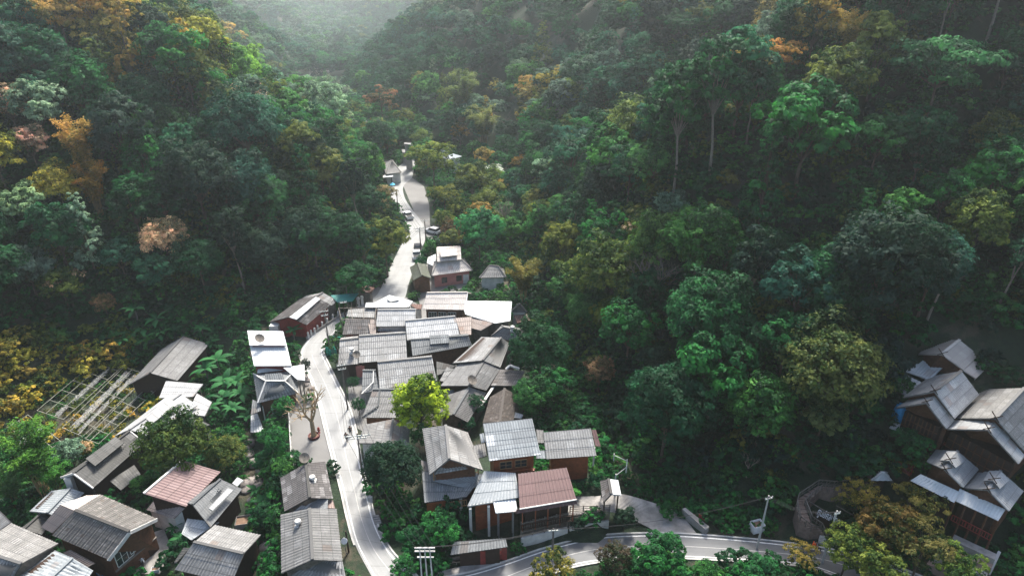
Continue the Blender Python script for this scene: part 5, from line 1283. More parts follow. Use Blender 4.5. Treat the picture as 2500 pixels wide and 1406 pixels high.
def motorcycle(label, px, z0, rz, paint='black'):
    o = empty('motorcycle', P(*px, z0), label, 'motorcycle', None, rz)
    for sy in (-.62, .62):
        mb = MB()
        for k in range(16):
            a0, a1 = k / 16 * 6.2832, (k + 1) / 16 * 6.2832
            mb.bar((0, sy + .28 * math.cos(a0), .3 + .28 * math.sin(a0)), (0, sy + .28 * math.cos(a1), .3 + .28 * math.sin(a1)), .08)
        for k in range(6): a0 = k * 1.047; mb.bar((0, sy, .3), (0, sy + .25 * math.cos(a0), .3 + .25 * math.sin(a0)), .02)
        local(mb, 'wheel', M['black'], o)
    mb = MB(); mb.bar((0, -.6, .32), (0, -.05, .42), .1, .1); mb.bar((0, -.05, .42), (0, .38, .8), .12, .14); mb.bar((0, .62, .3), (0, .42, .95), .07, .07); local(mb, 'frame', M['black'], o)
    mb = MB(); hull(mb, [(-.85, .62, .74, .05, .04), (-.5, .55, .8, .14, .12), (.1, .5, .8, .13, .11)]); local(mb, 'seat', M['black'], o)
    mb = MB(); hull(mb, [(.25, .45, .7, .05, .05), (.42, .3, .95, .2, .12), (.52, .5, 1.05, .12, .06)]); local(mb, 'fairing', M[paint], o)
    mb = MB(); mb.bar((-.34, .36, 1.0), (.34, .36, 1.0), .04); local(mb, 'handlebar', M['metal'], o)
    return o
def skin_body(name, pts, edges, rad, mat, parent, root=0, lv=1):
    me = bpy.data.meshes.new(name); me.from_pydata(pts, edges, []); me.update()
    o = bpy.data.objects.new(name, me); COL.objects.link(o)
    sk = o.modifiers.new('skin', 'SKIN')
    for i, r in enumerate(rad): me.skin_vertices[0].data[i].radius = (r, r) if not isinstance(r, tuple) else r
    me.skin_vertices[0].data[root].use_root = True
    ss = o.modifiers.new('sub', 'SUBSURF'); ss.levels = lv; ss.render_levels = lv
    me.materials.append(mat)
    if parent: o.parent = parent
    return o
def person(label, px, z0, rz, shirt, trousers, pose='walk', group=None, loc=None):
    o = empty('person', loc or P(*px, z0), label, 'person', group, rz)
    if pose == 'ride':
        hip, kneeL, footL, kneeR, footR = (0, -.15, .82), (-.2, .2, .75), (-.18, .1, .34), (.2, .2, .75), (.18, .1, .34)
        chest, sh = (0, -.02, 1.15), 1.28; el = [(-.28, .1, 1.08), (.28, .1, 1.08)]; ha = [(-.3, .34, 1.02), (.3, .34, 1.02)]; hd = (0, .05, 1.52); shy = 0
    elif pose == 'sit':
        hip, kneeL, footL, kneeR, footR = (0, 0, .5), (-.12, .4, .48), (-.12, .42, .05), (.12, .4, .48), (.12, .42, .05)
        chest, sh = (0, 0, .85), 1.0; el = [(-.27, .06, .75), (.27, .06, .75)]; ha = [(-.15, .3, .58), (.15, .3, .58)]; hd = (0, .03, 1.27); shy = 0
    else:
        hip, kneeL, footL, kneeR, footR = (0, 0, .9), (-.1, .16, .5), (-.1, .12, .06), (.1, -.06, .48), (.1, -.36, .12)
        chest, sh = (0, .02, 1.25), 1.42; el = [(-.27, -.1, 1.13), (.27, .1, 1.13)]; ha = [(-.28, .06, .9), (.28, .28, .98)]; hd = (0, .05, 1.63); shy = .02
    pts = [hip, (0, (hip[1] + chest[1]) / 2, (hip[2] + chest[2]) / 2), chest, (0, shy, sh), (0, hd[1] * .7, hd[2] - .14), hd,
           (-.11, hip[1], hip[2] - .03), kneeL, footL, (footL[0], footL[1] + .17, footL[2] - .02), (.11, hip[1], hip[2] - .03), kneeR, footR, (footR[0], footR[1] + .17, footR[2] - .02),
           (-.19, shy, sh), el[0], ha[0], (.19, shy, sh), el[1], ha[1]]
    ed = [(0, 1), (1, 2), (2, 3), (3, 4), (4, 5), (0, 6), (6, 7), (7, 8), (8, 9), (0, 10), (10, 11), (11, 12), (12, 13), (3, 14), (14, 15), (15, 16), (3, 17), (17, 18), (18, 19)]
    rad = [.13, .12, .145, .10, .055, .10, .09, .062, .045, .035, .09, .062, .045, .035, .062, .045, .033, .062, .045, .033]
    for hx, s_ in ((16, -1), (19, 1)):                       # thumb and fingers
        b0 = Vector(pts[hx]); e0 = Vector(pts[hx - 1]); d = (b0 - e0).normalized()
        for k in range(5):
            side = Vector((1, 0, 0)) * (.03 * (k - 2)) if k else Vector((-s_ * .05, .02, 0))
            pts.append(tuple(b0 + d * (.05 if k == 0 else .085 - .006 * abs(k - 2)) + side)); ed.append((hx, len(pts) - 1)); rad.append(.009)
    body = skin_body('body', pts, ed, rad, M['skin'], o)
    # clothes follow the body
    c = [pts[0], pts[1], pts[2], pts[3], pts[14], pts[15], pts[17], pts[18]]
    skin_body('shirt', c, [(0, 1), (1, 2), (2, 3), (3, 4), (4, 5), (3, 6), (6, 7)], [.155, .15, .17, .12, .085, .065, .085, .065], M[shirt], o)
    c = [pts[0], pts[6], pts[7], pts[8], pts[10], pts[11], pts[12]]
    skin_body('trousers', c, [(0, 1), (1, 2), (2, 3), (0, 4), (4, 5), (5, 6)], [.15, .115, .085, .07, .115, .085, .07], M[trousers], o)
    mb = MB(); x, y, z = hd; mb.lathe((x, y - .015, z - .02), [(.10, -.02), (.125, .04), (.12, .10), (.08, .15), (.01, .165)], 10); local(mb, 'hair', M['black'], o)
    mb = MB(); mb.box((x, y + .10, z - .03), .03, .04, .04); mb.box((x - .04, y + .092, z + .015), .025, .02, .012); mb.box((x + .04, y + .092, z + .015), .025, .02, .012); mb.box((x, y + .094, z - .075), .05, .02, .012); local(mb, 'face', M['skin'], o)
    return o
person('person in dark clothes walking down the middle of the pale road', (847, 1078), .04, math.pi - .1, 'navy', 'black')
person('person in dark clothes with a bag at the edge of the pale road', (856, 1062), .04, math.pi + .3, 'black', 'navy')
person('person in a white shirt sitting on a bench at the roadside shop', rE(610, 1275), .12, math.pi, 'whitecloth', 'navy', 'sit')
mo = motorcycle('black motorcycle ridden along the lower road', (1984, 1343), .03, -math.pi / 2 - .12)
person('rider in a bright orange jacket on the motorcycle', None, 0, -math.pi / 2 - .12, 'orange', 'navy', 'ride', loc=mo.location.copy())
motorcycle('black motorcycle parked on the dirt yard by the coarse-tiled house', rJ(1600, 1365), LO + .03, 1.3)
motorcycle('white scooter parked on the dirt yard beside the coarse-tiled house', rJ(1790, 1290), LO + .03, .5, 'carwhite')
bn = P(*rE(550, 1290), .1)
def bench(label, c, L, rz, mat='greywood'):
    o = empty('bench', c, label, 'bench', None, rz)
    mb = MB(); mb.box((0, 0, .42), L, .42, .06); local(mb, 'seat', M[mat], o)
    for s_ in (-1, 1): mb = MB(); mb.box((s_ * (L / 2 - .15), 0, 0), .1, .36, .42); local(mb, 'leg', M[mat], o)
    mb = MB(); mb.box((0, .2, .48), L, .05, .4); local(mb, 'backrest', M[mat], o); return o
bench('long wooden bench under the roadside shop roof', bn, 2.6, .1); bench('shorter wooden bench left of the long one at the roadside shop', P(*rE(470, 1300), .1), 1.8, .15)
def crate(label, px, z, sx, sy, sz, mat, name='crate', rz=.2, group=None):
    o = empty(name, P(*px, z), label, name.replace('_', ' '), group, rz)
    mb = MB(); mb.box((0, 0, 0), sx, sy, .05)
    for (cx_, cy_, w, d) in ((0, -sy / 2, sx, .04), (0, sy / 2, sx, .04), (-sx / 2, 0, .04, sy - .05), (sx / 2, 0, .04, sy - .05)): mb.box((cx_, cy_, .05), w, d, sz)
    local(mb, 'box', M[mat], o); mb = MB(); mb.box((0, 0, sz * .7), sx - .08, sy - .08, .05); local(mb, 'contents', M['earth'], o); return o
crate('white plastic tub on the dirt yard near the parked motorcycle', rJ(1940, 1340), LO, .9, .6, .4, 'whitecloth', 'tub')
crate('grey cement trough behind the dark ribbed house by the stream', rA(1400, 1110), LO + .2, 2.6, 1.6, .8, 'concrete', 'trough')
crate('small pink basin on the rim of the cement trough', rA(1437, 1085), LO + 1.1, .5, .4, .25, 'red', 'basin')
crate('bamboo raft platform on the stream bank', rC(255, 655), LO + .3, 2.2, .9, .3, 'bamboo', 'platform', .1)
crate('blue pallet between the grey roofs at the lower left', rJ(1240, 1350), LO, 2.2, .9, .3, 'blue', 'pallet', -.5)
tp = MB(); p_ = P(*rE(860, 1010), 0)
for k in range(11): q_ = p_ + Vector((k * .28 - .6, 0, 0)); tp.bar(q_ + Vector((-.5, 2.2, 2.6 + .1 * math.sin(k * 3))), q_ + Vector((.6 * math.sin(k * 1.3), -.2, .4)), .16, .05)
tag(tp.build('timber_planks', M['greywood']), 'leaning stack of weathered timber planks beside the slatted fence', 'planks')
# round stone planter with a bare tree, hydrant
def branch(mb, p, d, L, r, depth, spread=.55, tips=None):
    n = 3; pts = [p]; dd = d.copy()
    for k in range(n):
        dd = (dd + Vector(RNG.normal(size=3) * .10) + Vector((0, 0, .05))).normalized(); pts.append(pts[-1] + dd * L / n)
    mb.tube(pts, [r * (1 - .35 * k / n) for k in range(n + 1)], 5 if depth < 3 else 3)
    if depth <= 0: return
    for k in range(3 if depth > 2 else 2 + (RNG.random() < .6)):
        a = RNG.uniform(0, 6.28); o_ = dd.orthogonal().normalized(); o_.rotate(Matrix.Rotation(a, 3, dd))
        st = pts[-1] if RNG.random() < .6 else pts[-2]
        branch(mb, st, (dd + o_ * spread * RNG.uniform(.7, 1.3)).normalized(), L * RNG.uniform(.6, .85), r * .58, depth - 1, spread)
def bare_tree(label, p, h, r, mat, depth=5, name='bare_tree', spread=.6, lean=Vector((0, 0, 1))):
    o = empty(name, p, label, 'bare tree', None, 0); o.location = p
    mb = MB(); top = Vector(p) + lean.normalized() * h * .35
    mb.tube([Vector(p) - Vector((0, 0, .5)), Vector(p).lerp(top, .5), top], [r * 1.3, r, r * .85], 8); mb.build('trunk', M[mat], o)
    mb = MB()
    for k in range(4):
        a = k * 1.6 + RNG.uniform(-.4, .4); branch(mb, top - Vector((0, 0, .1)), (lean.normalized() + Vector((math.cos(a), math.sin(a), 0)) * spread * .8).normalized(), h * .27, r * .6, depth - 2, spread)
    mb.build('branches', M[mat], o); return o
pb_ = P(767, 1066, .03)
M['maroonbrick'] = simple('maroon_brick', (.10, .03, .03), .8, .3, 3)
M['tanbark'] = simple('tan_bare_bark', (.30, .22, .13), .85, .3, 4.0)
pl_ = empty('tree_planter', pb_, 'low round brick-red planter ring in the roadside yard', 'planter')
mb = MB()
for k in range(18): a0, a1 = k / 18 * 6.2832, (k + 1) / 18 * 6.2832; mb.bar((pb_.x + .75 * math.cos(a0), pb_.y + .75 * math.sin(a0), .2), (pb_.x + .75 * math.cos(a1), pb_.y + .75 * math.sin(a1), .2), .18, .36)
mb.build('rim', M['maroonbrick'], pl_); mb = MB(); mb.lathe((pb_.x, pb_.y, 0), [(.68, 0), (.68, .25), (.01, .3)], 14); mb.build('soil', M['earth'], pl_)
bare_tree('bare tan tree with stubby pruned branches standing in the round planter', pb_, 8.2, .34, 'tanbark', 5)
hy = P(779, 1056, .03); mb = MB(); mb.lathe(hy, [(.2, 0), (.2, .1), (.13, .14), (.13, .75), (.19, .8), (.15, .95), (.03, 1.05)], 10); mb.box((hy.x, hy.y, .5), .5, .14, .14); tag(mb.build('hydrant', M['redpaint']), 'small red hydrant beside the round planter', 'hydrant')
bare_tree('leafless grey dead tree among the green crowns on the right hillside', hit(1590, 750, 3), 11.5, .24, 'palebark', 6)
bare_tree('twiggy pale bare tree above the bright green tree by the upper road', hit(1235, 560, 2), 9, .2, 'palebark', 6)
bare_tree('forked pale bare trunk leaning above the lodge roofs', hit(2255, 800, 0), 13, .16, 'palebark', 3, spread=.25, lean=Vector((.12, 0, 1)))
bare_tree('long pale leaning trunk high above the dark patched lodge roof', hit(2430, 760, 0), 13, .13, 'palebark', 3, spread=.2, lean=Vector((.14, 0, 1)))
bare_tree('thin white forked sapling on the empty dark slope', hit(1821, 1170, 0), 4.5, .08, 'palebark', 4)
bare_tree('slim straight pale trunk high on the right hillside', hit(2280, 140, 0), 15, .14, 'palebark', 3, spread=.12)
# satellite dishes and roof vents
def dish(label, px, z, r=.9, rz=0.3):
    r *= .8
    o = empty('satellite_dish', P(*px, z), label, 'satellite dish', 'satellite dishes on the roofs', rz)
    mb = MB(); mb.tube([(0, 0, -.2), (0, 0, .8)], .05, 6); local(mb, 'mast', M['metal'], o)
    mb = MB(); n0 = 14
    for ring, (rr, dd) in enumerate(((0.02, 0), (.5, .07), (1, .28))):
        for k in range(n0):
            a = k / n0 * 6.2832; v = Vector((rr * r * math.cos(a), rr * r * math.sin(a), dd * r)); v.rotate(Matrix.Rotation(.7, 3, 'X')); mb.v.append(tuple(v + Vector((0, 0, .8))))
    for ring in range(2):
        for k in range(n0): mb.f.append((ring * n0 + k, ring * n0 + (k + 1) % n0, (ring + 1) * n0 + (k + 1) % n0, (ring + 1) * n0 + k))
    d_ = local(mb, 'dish', M['greywood'], o); sd = d_.modifiers.new('thick', 'SOLIDIFY'); sd.thickness = .03
    mb = MB(); mb.bar((0, -.1, .95), (0, -.75 * r, 1.5), .03); mb.bar((0, -.75 * r, 1.5), (0, -.85 * r, 1.62), .1); local(mb, 'feed_arm', M['black'], o); return o
dish('dark mesh satellite dish on the white sheet-metal roof', rB(185, 525), 6.1, 1.0, 1.0)
dish('grey satellite dish at the far end of the dark gabled roadside house', rC(570, 450), 5.4, .85, .6)
dish('dark satellite dish on the middle roof of the diagonal row', rD(575, 868), 5.3, 1.0, .9)
dish('dark satellite dish leaning on the turbine vent house roof', rB(975, 655), 4.0, .8, .4)
def vent(label, px, z, mat='plaster'):
    p_ = P(*px, z); o = empty('roof_vent', p_, label, 'roof vent', 'vents on the roofs')
    mb = MB(); mb.box((p_.x, p_.y, p_.z - .25), .8, .8, .3); mb.build('base', M[mat], o)
    mb = MB(); mb.lathe((p_.x, p_.y, p_.z + .1), [(.2, 0), (.2, .15), (.34, .25), (.40, .45), (.34, .65), (.05, .72)], 14); mb.build('turbine', M[mat], o); return o
vent('white turbine vent on the dark roadside house', rC(637, 600), 5.1)
vent('grey turbine vent on a white square base on the lower roadside roof', rC(515, 975), 5.0, 'concrete_l')
vent('white turbine vent on the middle-row grey roof', rB(935, 600), 4.4)
vent('white turbine vent on the hipped roof at the forest side', rD(908, 420), 4.9)
# boulders in the stream bed
for i in range(34):
    q = RNG.uniform(0, 1); bx = 600 + 45 * q + RNG.uniform(-26, 30); by = 1070 + 330 * q + RNG.uniform(-20, 20)
    if i < 6: bx, by = [(608, 1085), (628, 1168), (612, 1180), (640, 1178), (600, 1098), (622, 1135)][i]
    if i > 24: bx, by = (718 + (i - 24) * 4 + RNG.uniform(-6, 6), 868 + (i - 24) * 9)
    z_ = h1(*P(bx, by, LO if i <= 24 else 0)[:2]); p_ = P(bx, by, z_); r = RNG.uniform(.5, 1.3) if i < 25 else RNG.uniform(.4, .7)
    mb = MB(); n = 9
    prof = [(r * .7, -.2 * r), (r, .1 * r), (r * .9, .45 * r), (r * .55, .7 * r), (.05, .78 * r)]
    mb.lathe(p_, prof, n); ph = RNG.uniform(0, 6); v = np.array(mb.v); c = np.array(p_)
    v = c + (v - c) * (1 + .18 * np.sin(v * 2.3 + ph) + RNG.normal(size=v.shape) * .05); mb.v = [tuple(x) for x in v]
    o = mb.build('boulder', M['rock'], smooth=True); tag(o, ['grey-brown river boulder in the stream bed left of the pale road', 'pale boulder at the road edge beside the white sheet-metal roofed house'][i > 24], 'boulder', ['boulders in the stream bed', 'boulders at the road edge'][i > 24])
# plantation frames: pipes and netting on posts
def frame_block(label, quad, z, nx, ny, nets=(), g=LO):
    A, B, C_, D = (P(*p, z) for p in quad)
    at = lambda s, t: (A.lerp(B, s)).lerp(D.lerp(C_, s), t)
    o = empty('plant_frame', (A + C_) / 2 - Vector((0, 0, z - g)), label, 'plant frame', 'pipe frames on the planted slope')
    mb = MB()
    for i in range(nx + 1): mb.bar(at(i / nx, 0), at(i / nx, 1), .055)
    for j in range(ny + 1): mb.bar(at(0, j / ny) + Vector((0, 0, .05)), at(1, j / ny) + Vector((0, 0, .05)), .05)
    mb.build('rail', M['pale_metal'], o)
    for i in range(nx + 1):
        for j in range(0, ny + 1):
            p_ = at(i / nx, j / ny); mb = MB(); mb.bar(p_, Vector((p_.x, p_.y, h1(p_.x, p_.y) - .2)), .06); mb.build('post', M['greywood'], o)
    for (s0, s1) in nets:
        V, Fs = [], []; nseg = 26; nw = 5
        for j in range(nseg + 1):
            for k in range(nw + 1):
                p_ = at(s0 + (s1 - s0) * k / nw, .02 + .93 * j / nseg) + Vector((RNG.normal() * .03, RNG.normal() * .03, -.25 - .35 * math.sin(math.pi * k / nw) * (1 + .4 * math.sin(j * 1.3)) + .05 * RNG.normal())); V.append(tuple(p_))
        for j in range(nseg):
            for k in range(nw): a = j * (nw + 1) + k; Fs.append((a, a + 1, a + nw + 2, a + nw + 1))
        mesh_obj('netting', np_mesh('netting', V, Fs, [M['net']], smooth=True), o)
    return o
m, nt, b = new_mat('grey_shade_netting'); b.inputs["Base Color"].default_value = (.27, .27, .265, 1); b.inputs["Roughness"].default_value = .8
tr_ = nt.nodes.new("ShaderNodeBsdfTransparent"); mx_ = nt.nodes.new("ShaderNodeMixShader")
nt.links.new(ramp(nt, noise(nt, 3.0, 6, .7, objcoord(nt)), [(.35, (.1, .1, .1)), (.6, (.7, .7, .7))]), mx_.inputs[0]); nt.links.new(tr_.outputs[0], mx_.inputs[1]); nt.links.new(b.outputs[0], mx_.inputs[2]); nt.links.new(mx_.outputs[0], nt.nodes['Material Output'].inputs[0]); M['net'] = m; M['pale_metal'] = simple('weathered_pipe', (.27, .27, .22), .6, .4, 2.0)
frame_block('uppermost pipe frame with one strip of grey netting on the planted slope', [rO(1325,75), rO(1615,178), rO(805,905), rO(470,790)], LO + 1.7, 3, 6, ((.55, .72),))
frame_block('middle pipe frame with two strips of grey netting', [rO(1570,240), rO(1885,340), rO(1095,1140), rO(790,1010)], LO + 1.7, 3, 7, ((.15, .38), (.48, .62)))
frame_block('lowest pipe frame beside the pale metal roof', [rO(1860,370), rO(2055,465), rO(1250,1215), rO(1040,1130)], LO + 1.7, 2, 7, ((.4, .5),))
frame_block('separate wide pipe frame behind the green bamboo', [rO(355,845), rO(780,1190), rO(300,1480), rO(-160,1160)], LO + 1.7, 4, 4, ((.4, .55),))
# curved walkway with steps, sign letters, terraces
def rib(label, pairs, z, mat, name, cat, rails=True, steps=True, th=.3, nsub=4):
    L = []; R_ = []
    for i, ((a, b_), zz) in enumerate(zip(pairs, z)): L.append(P(*a, zz)); R_.append(P(*b_, zz))
    LL, RR_ = [], []
    for i in range(len(L) - 1):
        for k in range(nsub): t = k / nsub; LL.append(L[i].lerp(L[i + 1], t)); RR_.append(R_[i].lerp(R_[i + 1], t))
    LL.append(L[-1]); RR_.append(R_[-1])
    o = empty(name, (L[0] + R_[0]) / 2, label, cat)
    mb = MB()
    for i in range(len(LL) - 1):
        zt = max(LL[i].z, LL[i + 1].z) if steps else None
        q = [LL[i], RR_[i], RR_[i + 1], LL[i + 1]]
        if steps: q = [Vector((p.x, p.y, zt)) for p in q]
        q = [Vector(p) for p in q]; g_ = min(h1(p.x, p.y) for p in q) - .3
        c_ = sum(q, Vector()) / 4; top = [p + (c_ - p) * .03 for p in q]
        mb.prism([Vector((p.x, p.y, min(g_, p.z - th))) for p in top], top)
    mb.build('tread', M[mat], o)
    if rails:
        for E in (LL, RR_):
            mb = MB()
            for a, b_ in zip(E, E[1:]): mb.bar(a + Vector((0,0,1.0)), b_ + Vector((0,0,1.0)), .1); mb.bar(a + Vector((0,0,.5)), b_ + Vector((0,0,.5)), .05)
            for a in E[::2]: mb.bar(a, a + Vector((0,0,1.0)), .09)
            for a, b_ in zip(E[::2], E[1::2]): mb.bar(a + Vector((0,0,.1)), b_ + Vector((0,0,.95)), .04)
            mb.build('railing', M['greywood'], o)
    return o
M['tread'] = simple('brownish_pink_paving', (.20, .145, .12), .85, .35, 2.0)
rib('curved raised walkway with brownish treads and railings looping above the lower road', [(rL(490,990), rL(420,920)), (rL(430,880), rL(330,900)), (rL(330,810), rL(215,810)), (rL(265,640), rL(180,650)), (rL(310,590), rL(200,575)), (rL(435,490), rL(405,440)), (rL(560,505), rL(560,455)), (rL(720,490), rL(730,440)), (rL(990,500), rL(1010,450))], [.6, 1.5, 2.2, 2.7, 3.0, 3.6, 3.9, 4.2, 4.5], 'tread', 'walkway', 'walkway')
rib('pale concrete entry steps rising from the lower road beside the rider', [(rL(600,1050), rL(405,1020)), (rL(560,960), rL(420,940))], [.15, 1.0], 'concrete_l', 'entry_steps', 'steps', False, nsub=5)
rib('brown stone stairway climbing the slope left of the lodge', [(rL(880,440), rL(760,420)), (rL(960,330), rL(870,330)), (rL(1010,250), rL(935,240)), (rL(1075,140), rL(1000,120)), (rL(1110,0), rL(1040,0)), (rL(1130,-90), rL(1070,-90))], [4.5, 5.4, 6.0, 6.8, 7.8, 8.4], 'tread', 'stone_steps', 'stairs', False, nsub=5)
rib('steep stone steps beside the pale road under the big dark tree', [(rC(1140,890), rC(1195,885)), (rC(1175,1010), rC(1230,1000))], [.5, -.2], 'concrete', 'stone_steps', 'stairs', False, nsub=6)
tr = empty('seating_terraces', P(*rL(2000, 1100), 1.5), 'stepped grey-brown stone terraces below the silver-roofed houses', 'terraces')
for k, (a, b_, c, d) in enumerate(((rL(1790,930), rL(2220,1130), rL(2205,1190), rL(1770,990)), (rL(1690,1040), rL(2190,1230), rL(2170,1275), rL(1660,1085)), (rL(1600,1110), rL(2140,1320), rL(2120,1358), rL(1580,1160)), (rL(1540,1190), rL(1960,1360), rL(1930,1400), rL(1510,1230)))):
    zt = 3.2 - k * .7; q = [P(*p, zt) for p in (a, b_, c, d)]; mb = MB(); mb.prism([Vector((p.x, p.y, -.3)) for p in q], q); mb.build('terrace_step', M['tread' if k % 2 else 'concrete'], tr)
mb = MB(); mb.bar(P(*rL(2250,1110), 2.6), P(*rL(2140,1345), .9), .3, .5); tag(mb.build('ramp_wall', M['concrete_l']), 'pale sloping side wall of the stone terraces', 'wall')
w0, w1 = P(*rL(300,600), 2.4), P(*rL(760,860), 2.4)
mb = MB(); mb.bar(P(*rL(300,590), 2.7), P(*rL(560,745), 2.7), .12, .1); mb.bar(P(*rL(590,640), 2.7), P(*rL(760,735), 2.7), .12, .1); tag(mb.build('garden_rail', M['greywood']), 'thin weathered rail inside the curved walkway', 'rail')
sw = MB(); s0, s1 = P(*rL(388,730), 1.9), P(*rL(690,882), 1.9); sw.prism([s0 + Vector((0,.1,-2.4)), s1 + Vector((0,.1,-2.4)), s1 + Vector((0,.5,-2.4)), s0 + Vector((0,.5,-2.4))], [s0 + Vector((0,.1,0)), s1 + Vector((0,.1,0)), s1 + Vector((0,.5,0)), s0 + Vector((0,.5,0))])
sg = empty('sign', s0, 'white standing letters on a dark wall inside the curved walkway', 'sign')
sw.build('wall', M['darkwood'], sg)
tc = bpy.data.curves.new('letters', 'FONT'); tc.body = "ศูนย์ศิลป วดลอย"; tc.size = 1.25; tc.extrude = .08; tc.align_x = 'LEFT'; tc.materials.append(M['signwhite'])
to = bpy.data.objects.new('letters', tc); COL.objects.link(to); to.parent = sg
bpy.context.view_layer.update()
L_ = (s1 - s0).length; wdt = max(to.dimensions.x, .1); print('sign width', wdt, 'wall', L_)
sg.rotation_euler = (0, 0, 0); to.location = (0, 0, .05); to.rotation_euler = (math.radians(62), 0, math.atan2((s1 - s0).y, (s1 - s0).x)); to.scale = (L_ / wdt, 1, 1)
bpy.context.view_layer.update()
lm = bpy.data.meshes.new_from_object(to.evaluated_get(bpy.context.evaluated_depsgraph_get())); lo_ = bpy.data.objects.new('letters', lm); COL.objects.link(lo_); lo_.parent = sg
lo_.location, lo_.rotation_euler, lo_.scale = to.location, to.rotation_euler, to.scale
bpy.data.objects.remove(to); lo_.name = 'letters'
# lane-side bits
mb = MB(); q = [P(*rF(572,835), 1.3), P(*rF(600,825), 1.3), P(*rF(802,985), .9), P(*rF(775,1015), .9)]; mb.prism([Vector((p.x, p.y, -.2)) for p in q], q); tag(mb.build('lane_wall', M['concrete']), 'thick sloping concrete wall beside the lane', 'wall')
mb = MB(); mb.slab([P(*rF(715,880), 1.6), P(*rF(782,915), 1.3), P(*rF(780,948), .9), P(*rF(712,905), 1.2)], .06); tag(mb.build('sheet', M['redpaint']), 'rusty red metal sheet lying against the lane wall', 'sheet')
crate('white wire cage bin on the slope behind the tall pale pole', rF(1198, 1015), .3, 1.5, 1.1, 1.1, 'signwhite', 'bin', .3)
eb = P(*rC(1137, 850), 0); o = empty('meter_box', eb, 'small white meter box on a thin post beside the pale road', 'meter box'); mb = MB(); mb.bar(eb, eb + Vector((0,0,2.2)), .08); mb.build('post', M['metal'], o); mb = MB(); mb.box(eb + Vector((0,-.1,1.6)), .55, .3, .8); mb.build('box', M['concrete_l'], o)
rp = P(*rC(940, 1200), 0); mb = MB(); mb.tube([rp, rp + Vector((0,0,3.4))], [.12, .1], 6); tag(mb.build('wooden_post', M['darkwood']), 'short black wooden post between the road and the lower roadside house', 'post')
mr = P(*rC(920, 1220), 0); o = empty('road_mirror', mr, 'round white traffic mirror beside the lower roadside house', 'mirror'); mb = MB(); mb.tube([mr, mr + Vector((0,0,2.0))], .05, 6); mb.build('post', M['metal'], o); mb = MB(); mb.tube([mr + Vector((0,-.02,2.2)), mr + Vector((0,-.1,2.25))], .38, 14); mb.build('disc', M['signwhite'], o)
bt_ = P(*rH(350, 445), 0); mb = MB(); mb.lathe(bt_, [(.05, 0), (.05, 1.9), (.8, 1.95), (.4, 2.25), (.03, 2.6)], 8); tag(mb.build('parasol', M['cyan']), 'light blue parasol at the roadside by the dark hipped roof', 'parasol')
mb = MB(); p_ = P(*rB(1318, 1165), 0); mb.box((p_.x, p_.y, .2), 1.0, .5, 2.4, .2); tag(mb.build('tarpaulin', M['cyan']), 'light blue tarpaulin hanging beside the yellow-green tree', 'tarpaulin')
railing(None, P(714, 1142, 0), P(706, 1005, 0), .03, 1.0, 'plaster', 1.2, parent=empty('yard_fence', P(710, 1080, 0), 'white railing along the stream edge of the roadside yard', 'fence'))
